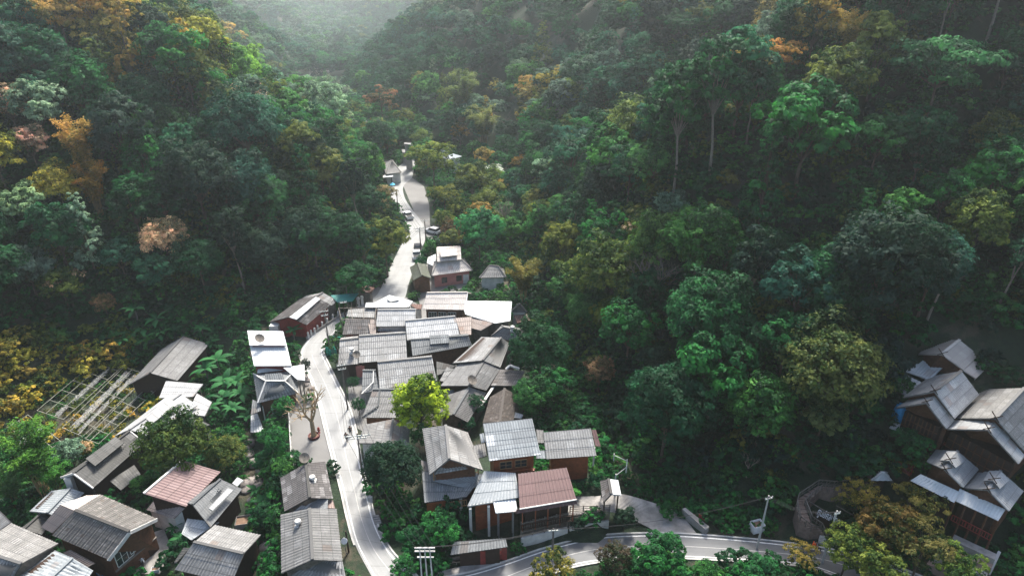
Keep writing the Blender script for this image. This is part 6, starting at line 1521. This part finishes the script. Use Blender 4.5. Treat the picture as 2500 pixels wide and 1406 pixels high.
# ------------------------------------------------------------------ trees one can tell apart
PLACED_FOREST = []
HAZE = .00030
VT = 'trees standing between the houses'
TA = [
 ('egg',1025,1003,68,(.20,.31,.02),'yellow-green tree glowing among the grey roofs beside the diagonal row',.46,1),
 ('fine',958,1142,76,'black','very large dark round tree between the pale road and the terrace houses',.6,1),
 ('r5',684,947,22,'deep','upper small dark tree against the blue-grey hipped house',.7,1), ('r5',693,990,27,'green','lower small green tree in front of the red balcony panel',.7,1),
 ('fine',425,1085,88,(.045,.07,.012),'broad dense olive round tree below the pale row house',.6,.85), ('fine',548,1108,50,'olive','smaller dense olive tree joined to the right of the broad olive one',.6,.85),
 ('r2',348,1190,30,'mid','small fresh green tree left of the faded red roof',.6,1), ('r5',172,1108,34,'pale','silvery pale shrub tree beside the green bamboo',.6,1), ('fl1',207,1098,22,'ochre','small cream-flowering shrub next to the dark longhouse',.6,1),
 ('loose',1352,1398,56,(.13,.12,.02),'sparse olive tree rising over the lower road at the bottom edge',.6,1.1), ('r4',1325,1440,48,'yellow','bright yellow-green bush tree at the bottom edge below the sparse olive one',.6,1), ('r5',1498,1362,42,(.05,.035,.025),'dark purplish-brown tree at the bottom beside the lower road',.65,1),
 ('r4',1612,1362,66,'green','large loose green tree overlapping the lower road at the bottom',.6,1), ('r5',1728,1405,34,'mid','lower green tree at the bottom between two bigger ones',.6,1), ('r4',1852,1408,56,'green','dark green bushy tree at the bottom below the tall pale pole',.6,1),
 ('lay',1955,1362,40,'ochre','spindly ochre sapling below the motorcycle rider',.7,1),
 ('lay',2095,1225,52,'ochre','ochre-leaved tree leaning over the curved walkway',.7,1), ('r5',2160,1290,70,(.10,.085,.022),'rusty-leaved tree over the white standing letters',.65,1), ('lay2',2240,1240,60,(.15,.12,.028),'golden brown layered tree below the shorter veranda roof',.65,1), ('r5',2070,1350,60,'olive','olive bumpy-crowned tree beside the lower road at the pole',.6,1), ('lay',2250,1350,76,(.10,.095,.025),'brown and olive layered tree at the lower right, biggest of its clump',.6,1), ('lay2',2340,1400,60,'olive','brownish tree at the bottom right below the terraces',.6,1), ('r1',2150,1400,64,'olive','olive tree at the bottom edge right of the pole',.6,1),
 ('lay',2258,1138,34,'mid','small umbrella-shaped tree in front of the shorter veranda roof',.85,1), ('r5',2338,1160,36,'deep','dark rounded crown with brown top between the silver roofs',.85,1), ('r4',2225,1085,46,'green','green tree beside the red-railed deck and lodge porch',.7,1),
 ('fine',2035,905,128,(.085,.115,.028),'very large olive-tipped tree standing alone left of the lodge',.6,1.05), ('r4',2140,870,78,'black','dark tree just behind the very large olive-tipped one',.65,1), ('r1',2010,1020,62,(.07,.11,.03),'olive green lower crown below the very large lone tree',.6,1),
 ('fine',1735,770,112,'green','huge bright green tree halfway up the right hillside',.65,1.1), ('r4',1745,920,100,'green','dense green tree just below the huge bright green one',.65,1.2), ('fine',1612,595,82,(.07,.16,.028),'lime green domed tree on the right hillside above the dead grey tree',.65,1.1), ('r1',1640,500,45,'grey','pale blue-green crown just above the lime green domed tree',.7,1), ('fl2',1742,545,52,'green','green tree with rusty orange tips right of the lime domed one',.7,1),
 ('r4',1492,770,52,(.10,.12,.02),'yellow-olive tree above the terrace houses on the right slope',.7,1.1), ('r5',1465,900,40,'brown','rusty brown bush tree low on the right slope',.7,1), ('fine',1320,850,74,'deep','dense dark tree overhanging the hipped roof at the forest edge',.62,1.1), ('fine',1300,965,50,(.03,.14,.03),'vivid green tree behind the crumbling brown roof',.62,1), ('r1',1350,940,48,'green','green tree right of the vivid green one behind the patched roof',.65,1), ('r3',1270,870,30,'deep','dark slim tree touching the diagonal roofs',.7,1),
 ('bam1',1278,672,58,(.10,.095,.018),'olive brown bamboo clump behind the bright white roof',.6,1), ('r4',1170,572,56,(.03,.15,.05),'bright green tree with layered leaves right of the shaded yard',.62,1.15), ('fine',1107,560,33,'brown','round brownish tree beside the shaded yard',.62,1), ('lay',1058,400,62,'olive','olive layered tree over the bend of the upper road',.7,1), ('lay',1085,482,42,'olive','olive tree overhanging the sunlit yard by the upper road',.7,1), ('r1',1152,432,50,'olive','broad olive tree left of the white-flowering one',.7,1), ('r5',1206,420,26,(.45,.48,.42),'small white-flowering tree at the foot of the right hillside',.7,1), ('lay',1275,394,30,'orange','small orange-leaved flat-topped tree at the foot of the right hillside',.8,1), ('r1',1020,372,30,'mid','green tree beside the far concrete tower',.7,1), ('lay2',1340,410,40,'pale','pale green open tree right of the orange flat-topped one',.7,1), ('r5',1050,600,16,'mid','small round palm-like tree beside the upper road pole',.7,1),
 ('fine',398,575,58,(.62,.44,.26),'tree domed with cream blossom on the left hillside',.65,1), ('bam1',205,395,62,'orange','golden orange bamboo plume on the left hillside',.6,1.5), ('bam2',225,455,48,(.30,.17,.03),'lower golden bamboo clump under the orange plume',.6,1.1), ('r5',555,425,19,(.55,.42,.28),'tiny cream-blossomed crown in the dark left hillside',.7,1), ('cone',205,570,48,'pale','pale-tipped cone tree on the left hillside below the golden bamboo',.65,1.1), ('r1',60,500,60,'pale','silvery green round tree at the left edge',.65,1), ('r4',65,650,62,'grey','dusty silver domed tree at the left edge lower down',.62,1), ('fl2',150,700,50,'olive','olive tree with brown flower clusters left of the banana plants',.62,1), ('r5',255,745,28,'brown','small pinkish-brown bush tree above the banana plants',.65,1), ('r5',20,255,52,(.55,.38,.24),'cream-blossomed tree at the left edge high up',.65,1), ('r1',70,345,48,(.50,.34,.20),'second cream-blossomed tree just below the one at the left edge',.65,1), ('lay',150,60,75,(.26,.20,.05),'wide golden feathery tree at the top left',.65,1), ('lay',235,95,60,(.26,.19,.05),'golden tree just right of the wide feathery one',.65,1), ('lay2',360,150,40,(.24,.14,.03),'orange-brown tree on the upper left slope',.65,1), ('r1',490,115,62,(.13,.14,.035),'large yellow-olive dome near the left ridge line',.65,1.1), ('r2',595,175,45,'lime','fresh lime tree on the left ridge line',.65,1), ('fl2',610,225,48,'grey','grey tree with pink blossom tips below the lime one on the ridge',.65,1), ('r1',790,262,58,'pale','pale domed tree near the end of the left ridge',.65,1), ('fine',920,330,50,'green','green tree at the very end of the left ridge',.65,1), ('fine',880,400,62,'mid','broad green tree above the grey hipped roof up the valley',.65,1),
 ('r4',940,600,58,'olive','yellow-edged bushy tree bulging over the upper road',.62,1.15), ('r1',885,600,55,'deep','dark tree with pale tips left of the yellow-edged roadside tree',.65,1.1), ('lay',930,490,40,(.16,.13,.06),'dry brownish tree leaning over the upper road',.65,1), ('fine',840,560,60,'deep','deep green tree on the left slope above the red-walled house',.65,1), ('r4',870,680,50,'deep','dark tree low on the left slope above the teal canopy',.65,1),
 ('r4',1975,300,128,'green','giant domed tree with yellow tips high on the right hillside',.62,1), ('r4',2150,330,72,'green','green tree joined to the right of the giant domed one',.65,1), ('lay',2290,190,120,(.03,.10,.045),'wide flat-layered tree high on the right',.7,1), ('lay',1905,150,58,(.26,.16,.035),'ochre feathery tree high on the right hillside',.65,1), ('bam1',2080,110,66,(.16,.14,.03),'yellowish bamboo plumes high on the right hillside',.6,1.2), ('bam2',1125,225,50,(.09,.13,.03),'arching olive bamboo in the middle of the right hillside',.6,1), ('bam1',1180,300,52,(.10,.13,.03),'second arching olive bamboo further down the right hillside',.6,1), ('lay',1300,220,42,'orange','orange-tipped tree in the middle of the far right slope',.65,1), ('lay2',930,250,40,'brown','brown feathery bamboo-like tree at the valley narrows',.65,1), ('cone',1870,440,60,'green','tall green cone-topped tree in the middle of the right hillside',.65,1.1), ('fine',1880,620,60,'deep','dense dark tree right of the huge bright green one',.65,1.1), ('r2',1600,880,48,'black','blackish tree under the huge green trees',.65,1), ('fl2',1560,560,40,'olive','olive tree left of the lime green domed one',.65,1),
 ('bam2',75,1120,78,(.05,.16,.02),'big soft green bamboo clump at the left edge',.55,1), ('bam1',130,1165,52,(.04,.13,.02),'smaller green bamboo in front of the big clump',.55,1), ('bam1',20,1190,55,(.05,.13,.03),'bamboo at the left edge above the hut',.55,1),
 ('r5',670,1080,34,'green','bushy green tree between the yard wall and the stream',.6,1), ('r4',655,1130,36,'deep','dark bush tree on the stream bank below the yard',.6,1), ('r5',690,1150,24,'mid','light green bush left of the dark roadside house',.6,1), ('r4',655,1260,38,'deep','dark bush between the stream and the lower roadside house',.6,1),
 ('r5',1075,1300,48,'green','green bush tree below the wooden balcony',.6,.8), ('r4',1010,1320,40,'deep','dark bush beside the stone steps',.6,.8), ('r5',985,1395,34,'green','green bush at the bottom beside the twin-legged pole',.6,.8), ('r4',1525,1268,30,'black','dark tree between the lane and the lower road',.6,.8), ('r5',1410,1288,20,'black','round clipped dark shrub before the white wall',.6,.9), ('r5',1160,1000,26,'deep','dark tree squeezed between the diagonal roofs and the mossy roof',.6,1.2), ('r5',1140,1040,22,'deep','dark bush behind the hipped gable roof',.6,1), ('r5',1035,1066,34,'green','green bush under the yellow-green tree',.6,1), ('r5',862,935,16,'deep','upper small bush in the gravel yard',.6,1), ('r5',875,990,18,'deep','lower small bush in the gravel yard',.6,1), ('r5',820,880,14,'mid','bush beside the pole at the bend',.6,1), ('r5',748,905,12,'black','small cypress-like shrub by the white awnings',.6,1.6),
]
for key, px_, py_, r_, c_, lab, hz_, sx_ in TA:
    cat_ = 'bamboo' if key.startswith('bam') else 'tree'
    cm, tm, R, hgt = PROTO[key]
    s_ = 1.0
    for _ in range(3):
        p_ = hit(px_, py_, hgt * s_ * hz_); dep = p_.y * cp - (p_.z + hgt * s_ * hz_ - CAM_H) * sp; s_ = r_ * dep / F_PX / R
    put_tree(key, p_.x, p_.y, s_ * min(1.6, sx_ if sx_ > 1 else 1) , c_, lab, z=p_.z, sx=1 / sx_ if sx_ > 1 else 1, name='bamboo_clump' if cat_ == 'bamboo' else 'tree', cat=cat_)
# trees and bushes of the valley floor
for i, (key, px_, py_, r_, c_, lab) in enumerate((('r1',1000,215,0,'mid',''),)): pass
BAN = [(302,840,30),(335,775,34),(352,800,36),(385,790,32),(395,830,32),(320,810,30),(365,835,28),(495,818,24),(515,832,26),(530,885,40),(505,915,34),(548,925,38),(575,940,34),(590,975,30),(545,965,34),(515,1000,28),(570,1010,30),(600,1015,24),
       (470,960,22),(430,955,22),(440,1310,26),(425,1290,20),(455,1330,22),(640,1218,30),(625,1200,24),(660,1205,22),(702,790,24),(716,812,24),(690,800,20),(380,900,18),(365,1000,14),(660,1290,20)]
ORDN = ['first','second','third','fourth','fifth','sixth','seventh','first','second'] + ['first','second','third','fourth','fifth','sixth','seventh','eighth','ninth','tenth','eleventh'] + ['first','second','third','first','second','third','first','second','third','first','second','fourth']
for i, (px_, py_, r_) in enumerate(BAN):
    key = ['ban1', 'ban2', 'ban3'][i % 3]; cm, tm, R, hgt = PROTO[key]; s_ = 1.0
    for _ in range(3): p_ = hit(px_, py_, 2.0 * s_); dep = p_.y * cp - (p_.z + 2 * s_ - CAM_H) * sp; s_ = r_ * dep / F_PX / R * 1.3
    where = ['above the long shed on the left slope', 'beside the long grey shed', 'between the row house and the white sheet roofs', 'in front of the faded red roofed house', 'on the stream bank', 'before the red-walled house', 'among the pipe frames']
    w_ = 0 if i < 7 else 1 if i < 9 else 2 if i < 20 else 3 if i < 23 else 4 if i in (23, 24, 25, 31) else 5 if i < 29 else 6
    put_tree(key, p_.x, p_.y, s_, 'mid', 'broad-leaved banana plant' + (', ' + ORDN[i] + ' of its clump, ' if 1 else ' ') + where[w_], 'banana plants ' + where[w_], name='banana_plant', cat='banana plant', z=p_.z)
# ------------------------------------------------------------------ forest
# colour patches of the canopy as the photograph shows them: (px, py, rx, ry, colours); left-slope golds include painted sunlight
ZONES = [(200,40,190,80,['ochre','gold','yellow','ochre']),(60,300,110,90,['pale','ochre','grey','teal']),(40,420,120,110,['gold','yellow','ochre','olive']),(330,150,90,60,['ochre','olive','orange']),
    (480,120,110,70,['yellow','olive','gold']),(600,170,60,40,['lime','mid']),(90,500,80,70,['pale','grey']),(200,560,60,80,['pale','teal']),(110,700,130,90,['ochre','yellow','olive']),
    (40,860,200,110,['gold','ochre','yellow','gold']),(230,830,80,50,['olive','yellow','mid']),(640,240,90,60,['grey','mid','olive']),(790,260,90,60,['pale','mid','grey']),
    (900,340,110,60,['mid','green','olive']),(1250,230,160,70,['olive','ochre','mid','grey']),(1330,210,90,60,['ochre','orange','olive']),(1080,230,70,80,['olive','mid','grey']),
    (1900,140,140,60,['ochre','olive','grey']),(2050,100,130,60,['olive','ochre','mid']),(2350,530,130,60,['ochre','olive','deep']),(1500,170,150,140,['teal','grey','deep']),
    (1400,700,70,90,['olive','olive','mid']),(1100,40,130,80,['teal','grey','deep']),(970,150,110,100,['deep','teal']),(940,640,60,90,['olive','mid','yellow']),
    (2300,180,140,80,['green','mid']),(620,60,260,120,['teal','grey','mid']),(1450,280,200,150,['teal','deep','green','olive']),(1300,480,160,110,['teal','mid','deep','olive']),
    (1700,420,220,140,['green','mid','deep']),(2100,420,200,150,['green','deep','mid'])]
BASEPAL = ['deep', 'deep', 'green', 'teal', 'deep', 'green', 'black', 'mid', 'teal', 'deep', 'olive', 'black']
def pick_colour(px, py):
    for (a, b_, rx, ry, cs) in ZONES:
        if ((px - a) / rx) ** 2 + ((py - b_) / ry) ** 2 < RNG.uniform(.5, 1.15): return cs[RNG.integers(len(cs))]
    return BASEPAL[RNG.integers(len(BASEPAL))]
def in_poly_px(px, py, poly):
    c = np.zeros(np.shape(px), bool); n = len(poly)
    for i in range(n):
        (x1, y1), (x2, y2) = poly[i], poly[(i + 1) % n]
        c ^= ((y1 > py) != (y2 > py)) & (px < (x2 - x1) * (py - y1) / (y2 - y1 + 1e-9) + x1)
    return c
# clearings, as outlines of open ground on the photograph
CLEAR = [[(2130,830),(2260,800),(2520,860),(2560,1500),(2250,1500),(2150,1420),(1900,1330),(1900,1200),(2060,1180),(2160,1100)],
         [(-60,930),(230,870),(520,820),(640,900),(640,1100),(300,1150),(-60,1110)],
         [(1560,1180),(1960,1180),(1960,1330),(1560,1330)]]
CAND = []

LANDMARKS = [(1735,770,'the huge bright green tree'),(2035,905,'the very large lone olive tree'),(1975,300,'the giant domed tree'),(2290,190,'the wide flat-layered tree'),(1612,595,'the lime green domed tree'),(1905,150,'the ochre feathery tree'),
    (2350,870,'the lodge roofs'),(1580,700,'the leafless grey dead tree'),(1125,225,'the arching olive bamboo'),(1275,394,'the orange flat-topped tree'),(1170,572,'the bright layered green tree'),(1320,850,'the hipped roof house'),(2080,110,'the yellowish bamboo plumes'),
    (205,395,'the golden bamboo plume'),(398,575,'the cream-domed tree'),(490,115,'the yellow-olive ridge dome'),(150,60,'the golden feathery tree'),(940,600,'the yellow-edged roadside tree'),(740,770,'the red-walled house'),(430,870,'the long grey shed'),(65,650,'the dusty silver domed tree'),
    (790,262,'the pale dome at the ridge end'),(1300,965,'the vivid green tree'),(1390,1090,'the bamboo-mat house'),(2050,1220,'the curved walkway'),(20,255,'the cream-blossomed edge tree'),(1500,170,'the middle of the far right slope'),(1000,370,'the far concrete tower')]
def place_label(px, py):
    d = [(math.hypot(px - a, (py - b_) * 1.3), a, b_, n) for a, b_, n in LANDMARKS]
    _, a, b_, n = min(d)
    dx, dy = px - a, py - b_
    side = 'above' if dy < -abs(dx) * .8 else 'below' if dy > abs(dx) * .8 else 'left of' if dx < 0 else 'right of'
    return side, n
ORD = ['first', 'second', 'third', 'fourth', 'fifth', 'sixth', 'seventh', 'eighth', 'ninth', 'tenth']
def relabel(items):
    "give each tree a label of its own; look-alikes beside the same landmark are told apart by their order from the top"
    from collections import defaultdict
    g_ = defaultdict(list)
    for o, px, py, look in items: g_[(look,) + place_label(px, py)].append((py, px, o))
    for (look, side, n), L in g_.items():
        L.sort(key=lambda t: t[0])
        for k, (py, px, o) in enumerate(L):
            o['label'] = f"{look} tree {side} {n}" if len(L) == 1 else f"{look} tree, {ORD[min(k, 9)]} from top, {side} {n}"
SOLO = []
def grid_pts(x0, x1, y0, y1, s, jit=.42):
    gx = np.arange(x0, x1, s); gy = np.arange(y0, y1, s)
    a, b_ = np.meshgrid(gx, gy); a[1::2] += s / 2
    a = a + RNG.uniform(-jit, jit, a.shape) * s; b_ = b_ + RNG.uniform(-jit, jit, a.shape) * s
    return a.ravel(), b_.ravel()
def candidates(x0, x1, y0, y1, s, dmin, clears=None):
    x, y = grid_pts(x0, x1, y0, y1, s)
    d = poly_dist(x, y, FOOT); z = H(x, y)
    px, py, dep = proj(x, y, z + 8)
    ok = (d > dmin) & (dep > 20) & (px > -220) & (px < 2720) & (py > -260) & (py < 1500)
    gx_, gy_, _ = proj(x, y, z)
    for c in (CLEAR if clears is None else clears): ok &= ~in_poly_px(gx_, gy_, c)
    return x[ok], y[ok], z[ok], px[ok], py[ok], dep[ok], d[ok]
def free(x, y, r, pl):
    dx = pl[:, 0] - x; dy = pl[:, 1] - y
    return not np.any(dx * dx + dy * dy < (r + pl[:, 2] * .72) ** 2)
def scatter(name, pts, keys, colours, label, cat, sink=0.0):
    "one object: a cloud of points that carries an instance at each point"
    n = len(pts)
    hid = bpy.data.collections.new(name + '_kinds')          # kept out of the scene
    for i, k in enumerate(keys):
        cm, tm, R, hgt = PROTO[k]
        bm_ = bpy.data.objects.new('%02d' % i + k, None)
        # join crown and trunk into one mesh
        o = bpy.data.objects.new('%02d_' % i + k, cm); hid.objects.link(o)
        bpy.data.objects.remove(bm_)
    me = bpy.data.meshes.new(name)
    me.vertices.add(n)
    me.vertices.foreach_set('co', np.array([(p[0], p[1], p[2] - sink) for p in pts], np.float32).ravel())
    a = me.attributes.new('col', 'FLOAT_COLOR', 'POINT')
    cc = np.array([[*GREEN[c], 1] for c in colours], np.float32); cc[:, :3] *= RNG.uniform(.85, 1.15, (n, 3)); a.data.foreach_set('color', cc.ravel())
    a = me.attributes.new('scl', 'FLOAT', 'POINT'); a.data.foreach_set('value', np.array([p[5] for p in pts], np.float32))
    a = me.attributes.new('rotz', 'FLOAT', 'POINT'); a.data.foreach_set('value', RNG.uniform(0, 6.28, n).astype(np.float32))
    a = me.attributes.new('pick', 'INT', 'POINT'); a.data.foreach_set('value', RNG.integers(0, len(keys), n).astype(np.int32))
    o = mesh_obj(name, me)
    ng = bpy.data.node_groups.new(name, 'GeometryNodeTree')
    ng.interface.new_socket('Geometry', in_out='INPUT', socket_type='NodeSocketGeometry')
    ng.interface.new_socket('Geometry', in_out='OUTPUT', socket_type='NodeSocketGeometry')
    N = ng.nodes; Lk = ng.links
    gi = N.new('NodeGroupInput'); go = N.new('NodeGroupOutput')
    ip = N.new('GeometryNodeInstanceOnPoints'); ci = N.new('GeometryNodeCollectionInfo')
    ci.inputs['Collection'].default_value = hid; ci.inputs['Separate Children'].default_value = True; ci.inputs['Reset Children'].default_value = True
    m2p = N.new('GeometryNodeMeshToPoints'); Lk.new(gi.outputs[0], m2p.inputs[0])
    Lk.new(m2p.outputs[0], ip.inputs['Points']); Lk.new(ci.outputs[0], ip.inputs['Instance']); ip.inputs['Pick Instance'].default_value = True
    def na(nm, ty):
        q = N.new('GeometryNodeInputNamedAttribute'); q.data_type = ty; q.inputs[0].default_value = nm; return q.outputs['Attribute']
    Lk.new(na('pick', 'INT'), ip.inputs['Instance Index'])
    cx = N.new('ShaderNodeCombineXYZ'); Lk.new(na('rotz', 'FLOAT'), cx.inputs[2])
    e2r = N.new('FunctionNodeEulerToRotation'); Lk.new(cx.outputs[0], e2r.inputs[0]); Lk.new(e2r.outputs[0], ip.inputs['Rotation'])
    Lk.new(na('scl', 'FLOAT'), ip.inputs['Scale'])
    Lk.new(ip.outputs[0], go.inputs[0])
    md = o.modifiers.new('scatter', 'NODES'); md.node_group = ng
    return tag(o, label, cat, None, 'stuff')
near = candidates(-150, 150, 40, 232, 6.2, 1.5)
order = np.argsort(near[5])
pl = np.array(PLACED) if PLACED else np.zeros((1, 3)) + 1e6
cand = []
for i in order:
    x, y, z, px, py, dep, d = (a[i] for a in near)
    if free(x, y, 1.6, pl): cand.append((x, y, z, px, py, dep, d))
# the ones that show largest in the picture are trees of their own
vis = [c for c in cand if -80 < c[3] < 2580 and -60 < c[4] < 1400]
rest = [c for c in cand if not (-80 < c[3] < 2580 and -60 < c[4] < 1400)]
NSOLO = 240
solo, extra = vis[:NSOLO], vis[NSOLO:]
for (x, y, z, px, py, dep, d) in solo:
    key = BROAD[RNG.integers(len(BROAD))]
    colr = pick_colour(px, py)
    if d < 6 and key in ('tall',): key = 'r5'
    sc = RNG.uniform(.72, 1.15) if RNG.random() < .72 else RNG.uniform(1.15, 1.5) * (.8 if d < 7 else 1.0)
    if px < 240 and 740 < py: sc *= .62
    side = 'left hillside' if px < 1000 else 'right hillside'
    band = 'low on' if d < 16 else ('halfway up' if d < 42 else 'high on')
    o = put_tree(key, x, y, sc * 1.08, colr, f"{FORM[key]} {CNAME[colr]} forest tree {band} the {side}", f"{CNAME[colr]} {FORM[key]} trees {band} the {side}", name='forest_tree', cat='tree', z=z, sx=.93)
    SOLO.append((o, px, py, f"{FORM[key]} {CNAME[colr]}"))

# ------------------------------------------------------------------ green filling of the valley floor
def inside_any(x, y, polys, grow=0.8):
    hit_ = np.zeros(x.shape, bool)
    for q in polys:
        q = np.array(q); hit_ |= poly_dist(x, y, q) < grow
    return hit_
road_poly = [[(p.x, p.y) for p in RL] + [(p.x, p.y) for p in RR[::-1]], [(p.x, p.y) for p in QL] + [(p.x, p.y) for p in QR[::-1]]]
YARDS = [[(705,1003),(778,996),(812,1112),(800,1140),(714,1146)],[(846,885),(905,880),(900,1060),(872,1045),(852,985)],[(1010,690),(1060,620),(1150,700),(1030,760)],[(985,455),(1000,430),(1045,455),(1088,600),(1046,585),(1010,520)],
    [(870,745),(920,700),(985,722),(1050,760),(1100,800),(840,800)],[(1060,1370),(1240,1350),(1260,1385),(1060,1420)],[(1340,1262),(1395,1205),(1520,1200),(1700,1300),(1590,1305),(1480,1255)],[(270,1335),(400,1290),(420,1340),(390,1400),(270,1400)],
    [(780,940),(900,940),(1010,760),(1250,740),(1290,1000),(1240,1180),(1000,1200),(880,1000)], [(640,1060),(660,1080),(600,1300),(580,1250)], [(735,205),(770,150),(812,130),(860,140),(830,165),(770,215)], [(1900,1330),(1900,1190),(2000,1170),(2120,1200),(2060,1330)]]
x, y = grid_pts(-130, 90, 52, 430, 1.9)
d = poly_dist(x, y, FOOT); z = H(x, y); gx, gy, dep = proj(x, y, z)
ok = (d < 1.5) & (gx > -120) & (gx < 2620) & (gy > 100) & (gy < 1500) & ~inside_any(x, y, FOOTPRINTS, 1.0) & ~inside_any(x, y, road_poly, .8)
for q in YARDS: ok &= ~in_poly_px(gx, gy, q)
ok &= (y < 230) | (RNG.random(x.shape) < .25)
gp = list(zip(x[ok], y[ok], z[ok], gx[ok], gy[ok]))
gp = [(a, b_, c_, d_, e_, RNG.uniform(.35, .95) * (.6 if 350 > d_ and 850 < e_ < 1080 else 1)) for a, b_, c_, d_, e_ in gp]
scatter('valley_shrubs', gp, ['bush', 'bush2'], [(['olive', 'gold', 'yellow', 'mid'] if p[3] < 400 and 840 < p[4] < 1090 else ['green', 'deep', 'mid', 'green', 'deep', 'black'])[RNG.integers(4)] for p in gp], 'tangled green shrubs and weeds between the houses and along the stream', 'shrubs', sink=.15)
# taller trees on the valley floor up the valley and along the foot of the slopes
x, y = grid_pts(-130, 60, 120, 440, 6.0)
d = poly_dist(x, y, FOOT); z = H(x, y); gx, gy, dep = proj(x, y, z); qx, qy, _ = proj(x, y, z + 8)
ok = (d < 1.5) & (d > -60) & ~inside_any(x, y, FOOTPRINTS, 3.2) & ~inside_any(x, y, road_poly, 3.2) & (gx > 0) & (gx < 1400) & (gy < 660)
for q in YARDS: ok &= ~in_poly_px(gx, gy, q) & ~in_poly_px(gx, gy - 10, q)
ok &= ~in_poly_px(qx, qy, [(900,400),(1030,400),(1100,640),(1180,720),(900,760),(940,560)]) & ~in_poly_px(qx, qy, [(1050,350),(1150,350),(1150,420),(1050,430)]) & ~in_poly_px(gx, gy, [(1050,370),(1150,370),(1160,470),(1050,470)])
vt = []
plv = np.array(PLACED)
for a, b_, c_, d_, e_ in zip(x[ok], y[ok], z[ok], gx[ok], gy[ok]):
    if free(a, b_, 1.5, plv): vt.append((a, b_, c_, d_, e_, RNG.uniform(.5, .85)))
print('valley trees', len(vt), 'shrubs', len(gp))
for (a, b_, c_, d_, e_, s_) in vt:
    if b_ < 235:
        k = ['r1', 'r2', 'r5', 'lay', 'loose', 'r4'][RNG.integers(6)]; cl = ['olive', 'mid', 'green', 'deep', 'teal', 'olive', 'ochre'][RNG.integers(7)]
        o = put_tree(k, a, b_, s_, cl, f"{FORM[k]} {CNAME[cl]} tree on the valley floor above the white roofs", f"{CNAME[cl]} {FORM[k]} trees on the valley floor", name='valley_tree', cat='tree', z=c_)
        SOLO.append((o, d_, e_, f"{FORM[k]} {CNAME[cl]}"))
rest += [(a, b_, c_, d_, e_ , 0, 0) for (a, b_, c_, d_, e_, s_) in vt if b_ >= 235]
# the rest of the forest: one mass
far = candidates(-420, 330, 232, 470, 7.6, 2.0)
far2 = candidates(-760, 440, 470, 1600, 10.5, -300.0)
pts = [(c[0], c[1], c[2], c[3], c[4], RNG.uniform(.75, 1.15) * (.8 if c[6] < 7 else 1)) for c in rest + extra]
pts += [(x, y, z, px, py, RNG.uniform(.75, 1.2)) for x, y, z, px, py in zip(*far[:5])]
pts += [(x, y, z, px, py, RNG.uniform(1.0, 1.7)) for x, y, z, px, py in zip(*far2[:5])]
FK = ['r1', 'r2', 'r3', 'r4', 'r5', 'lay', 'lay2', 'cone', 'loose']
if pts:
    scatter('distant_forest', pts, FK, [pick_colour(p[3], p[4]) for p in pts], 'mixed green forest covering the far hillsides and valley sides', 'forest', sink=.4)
print('forest individual', len(solo), 'mass', len(pts))
# undergrowth on the near slopes
ug = candidates(-150, 130, 40, 200, 2.0, .8, [])
keep = ~inside_any(ug[0], ug[1], FOOTPRINTS, 1.5) & ~inside_any(ug[0], ug[1], road_poly, 1.5)
for q in YARDS + [[(2240,1290),(2440,1290),(2440,1400),(2240,1400)]]: keep &= ~in_poly_px(*proj(ug[0], ug[1], ug[2])[:2], q)
ug = [a[keep] for a in ug]
pu = [(x, y, z, px, py, RNG.uniform(.6, 1.3)) for x, y, z, px, py in zip(*ug[:5])]
scatter('undergrowth', pu, ['bush', 'bush2'], [['deep','green','black','mid','olive','deep'][RNG.integers(6)] if not (p[3] < 290 and p[4] > 740) else ['olive','gold','yellow','gold','ochre'][RNG.integers(5)] for p in pu], 'low tangled green undergrowth between the trees on the slopes', 'undergrowth', sink=.3)  # lower-left bushes: yellower foliage, its sunlit look put into the colour
relabel(SOLO)
# ------------------------------------------------------------------ haze
HZTOP = float(Z.max()) + 30 + 9
print('top', Z.max())
hz = bpy.data.materials.new('valley_haze'); hz.use_nodes = True
nt = hz.node_tree
for n_ in list(nt.nodes):
    if n_.type != 'OUTPUT_MATERIAL': nt.nodes.remove(n_)
pv = nt.nodes.new('ShaderNodeVolumePrincipled')
pv.inputs['Color'].default_value = (.88, .97, 1.0, 1)
pv.inputs['Density'].default_value = HAZE
pv.inputs['Anisotropy'].default_value = .62
nt.links.new(pv.outputs[0], nt.nodes['Material Output'].inputs['Volume'])
hz.cycles.homogeneous_volume = True
mb = MB(); mb.box((-150, 790, -72), 1240, 1840, HZTOP + 64)
o = mb.build('haze', hz); tag(o, 'pale bluish haze hanging in the valley air', 'haze', None, 'stuff')
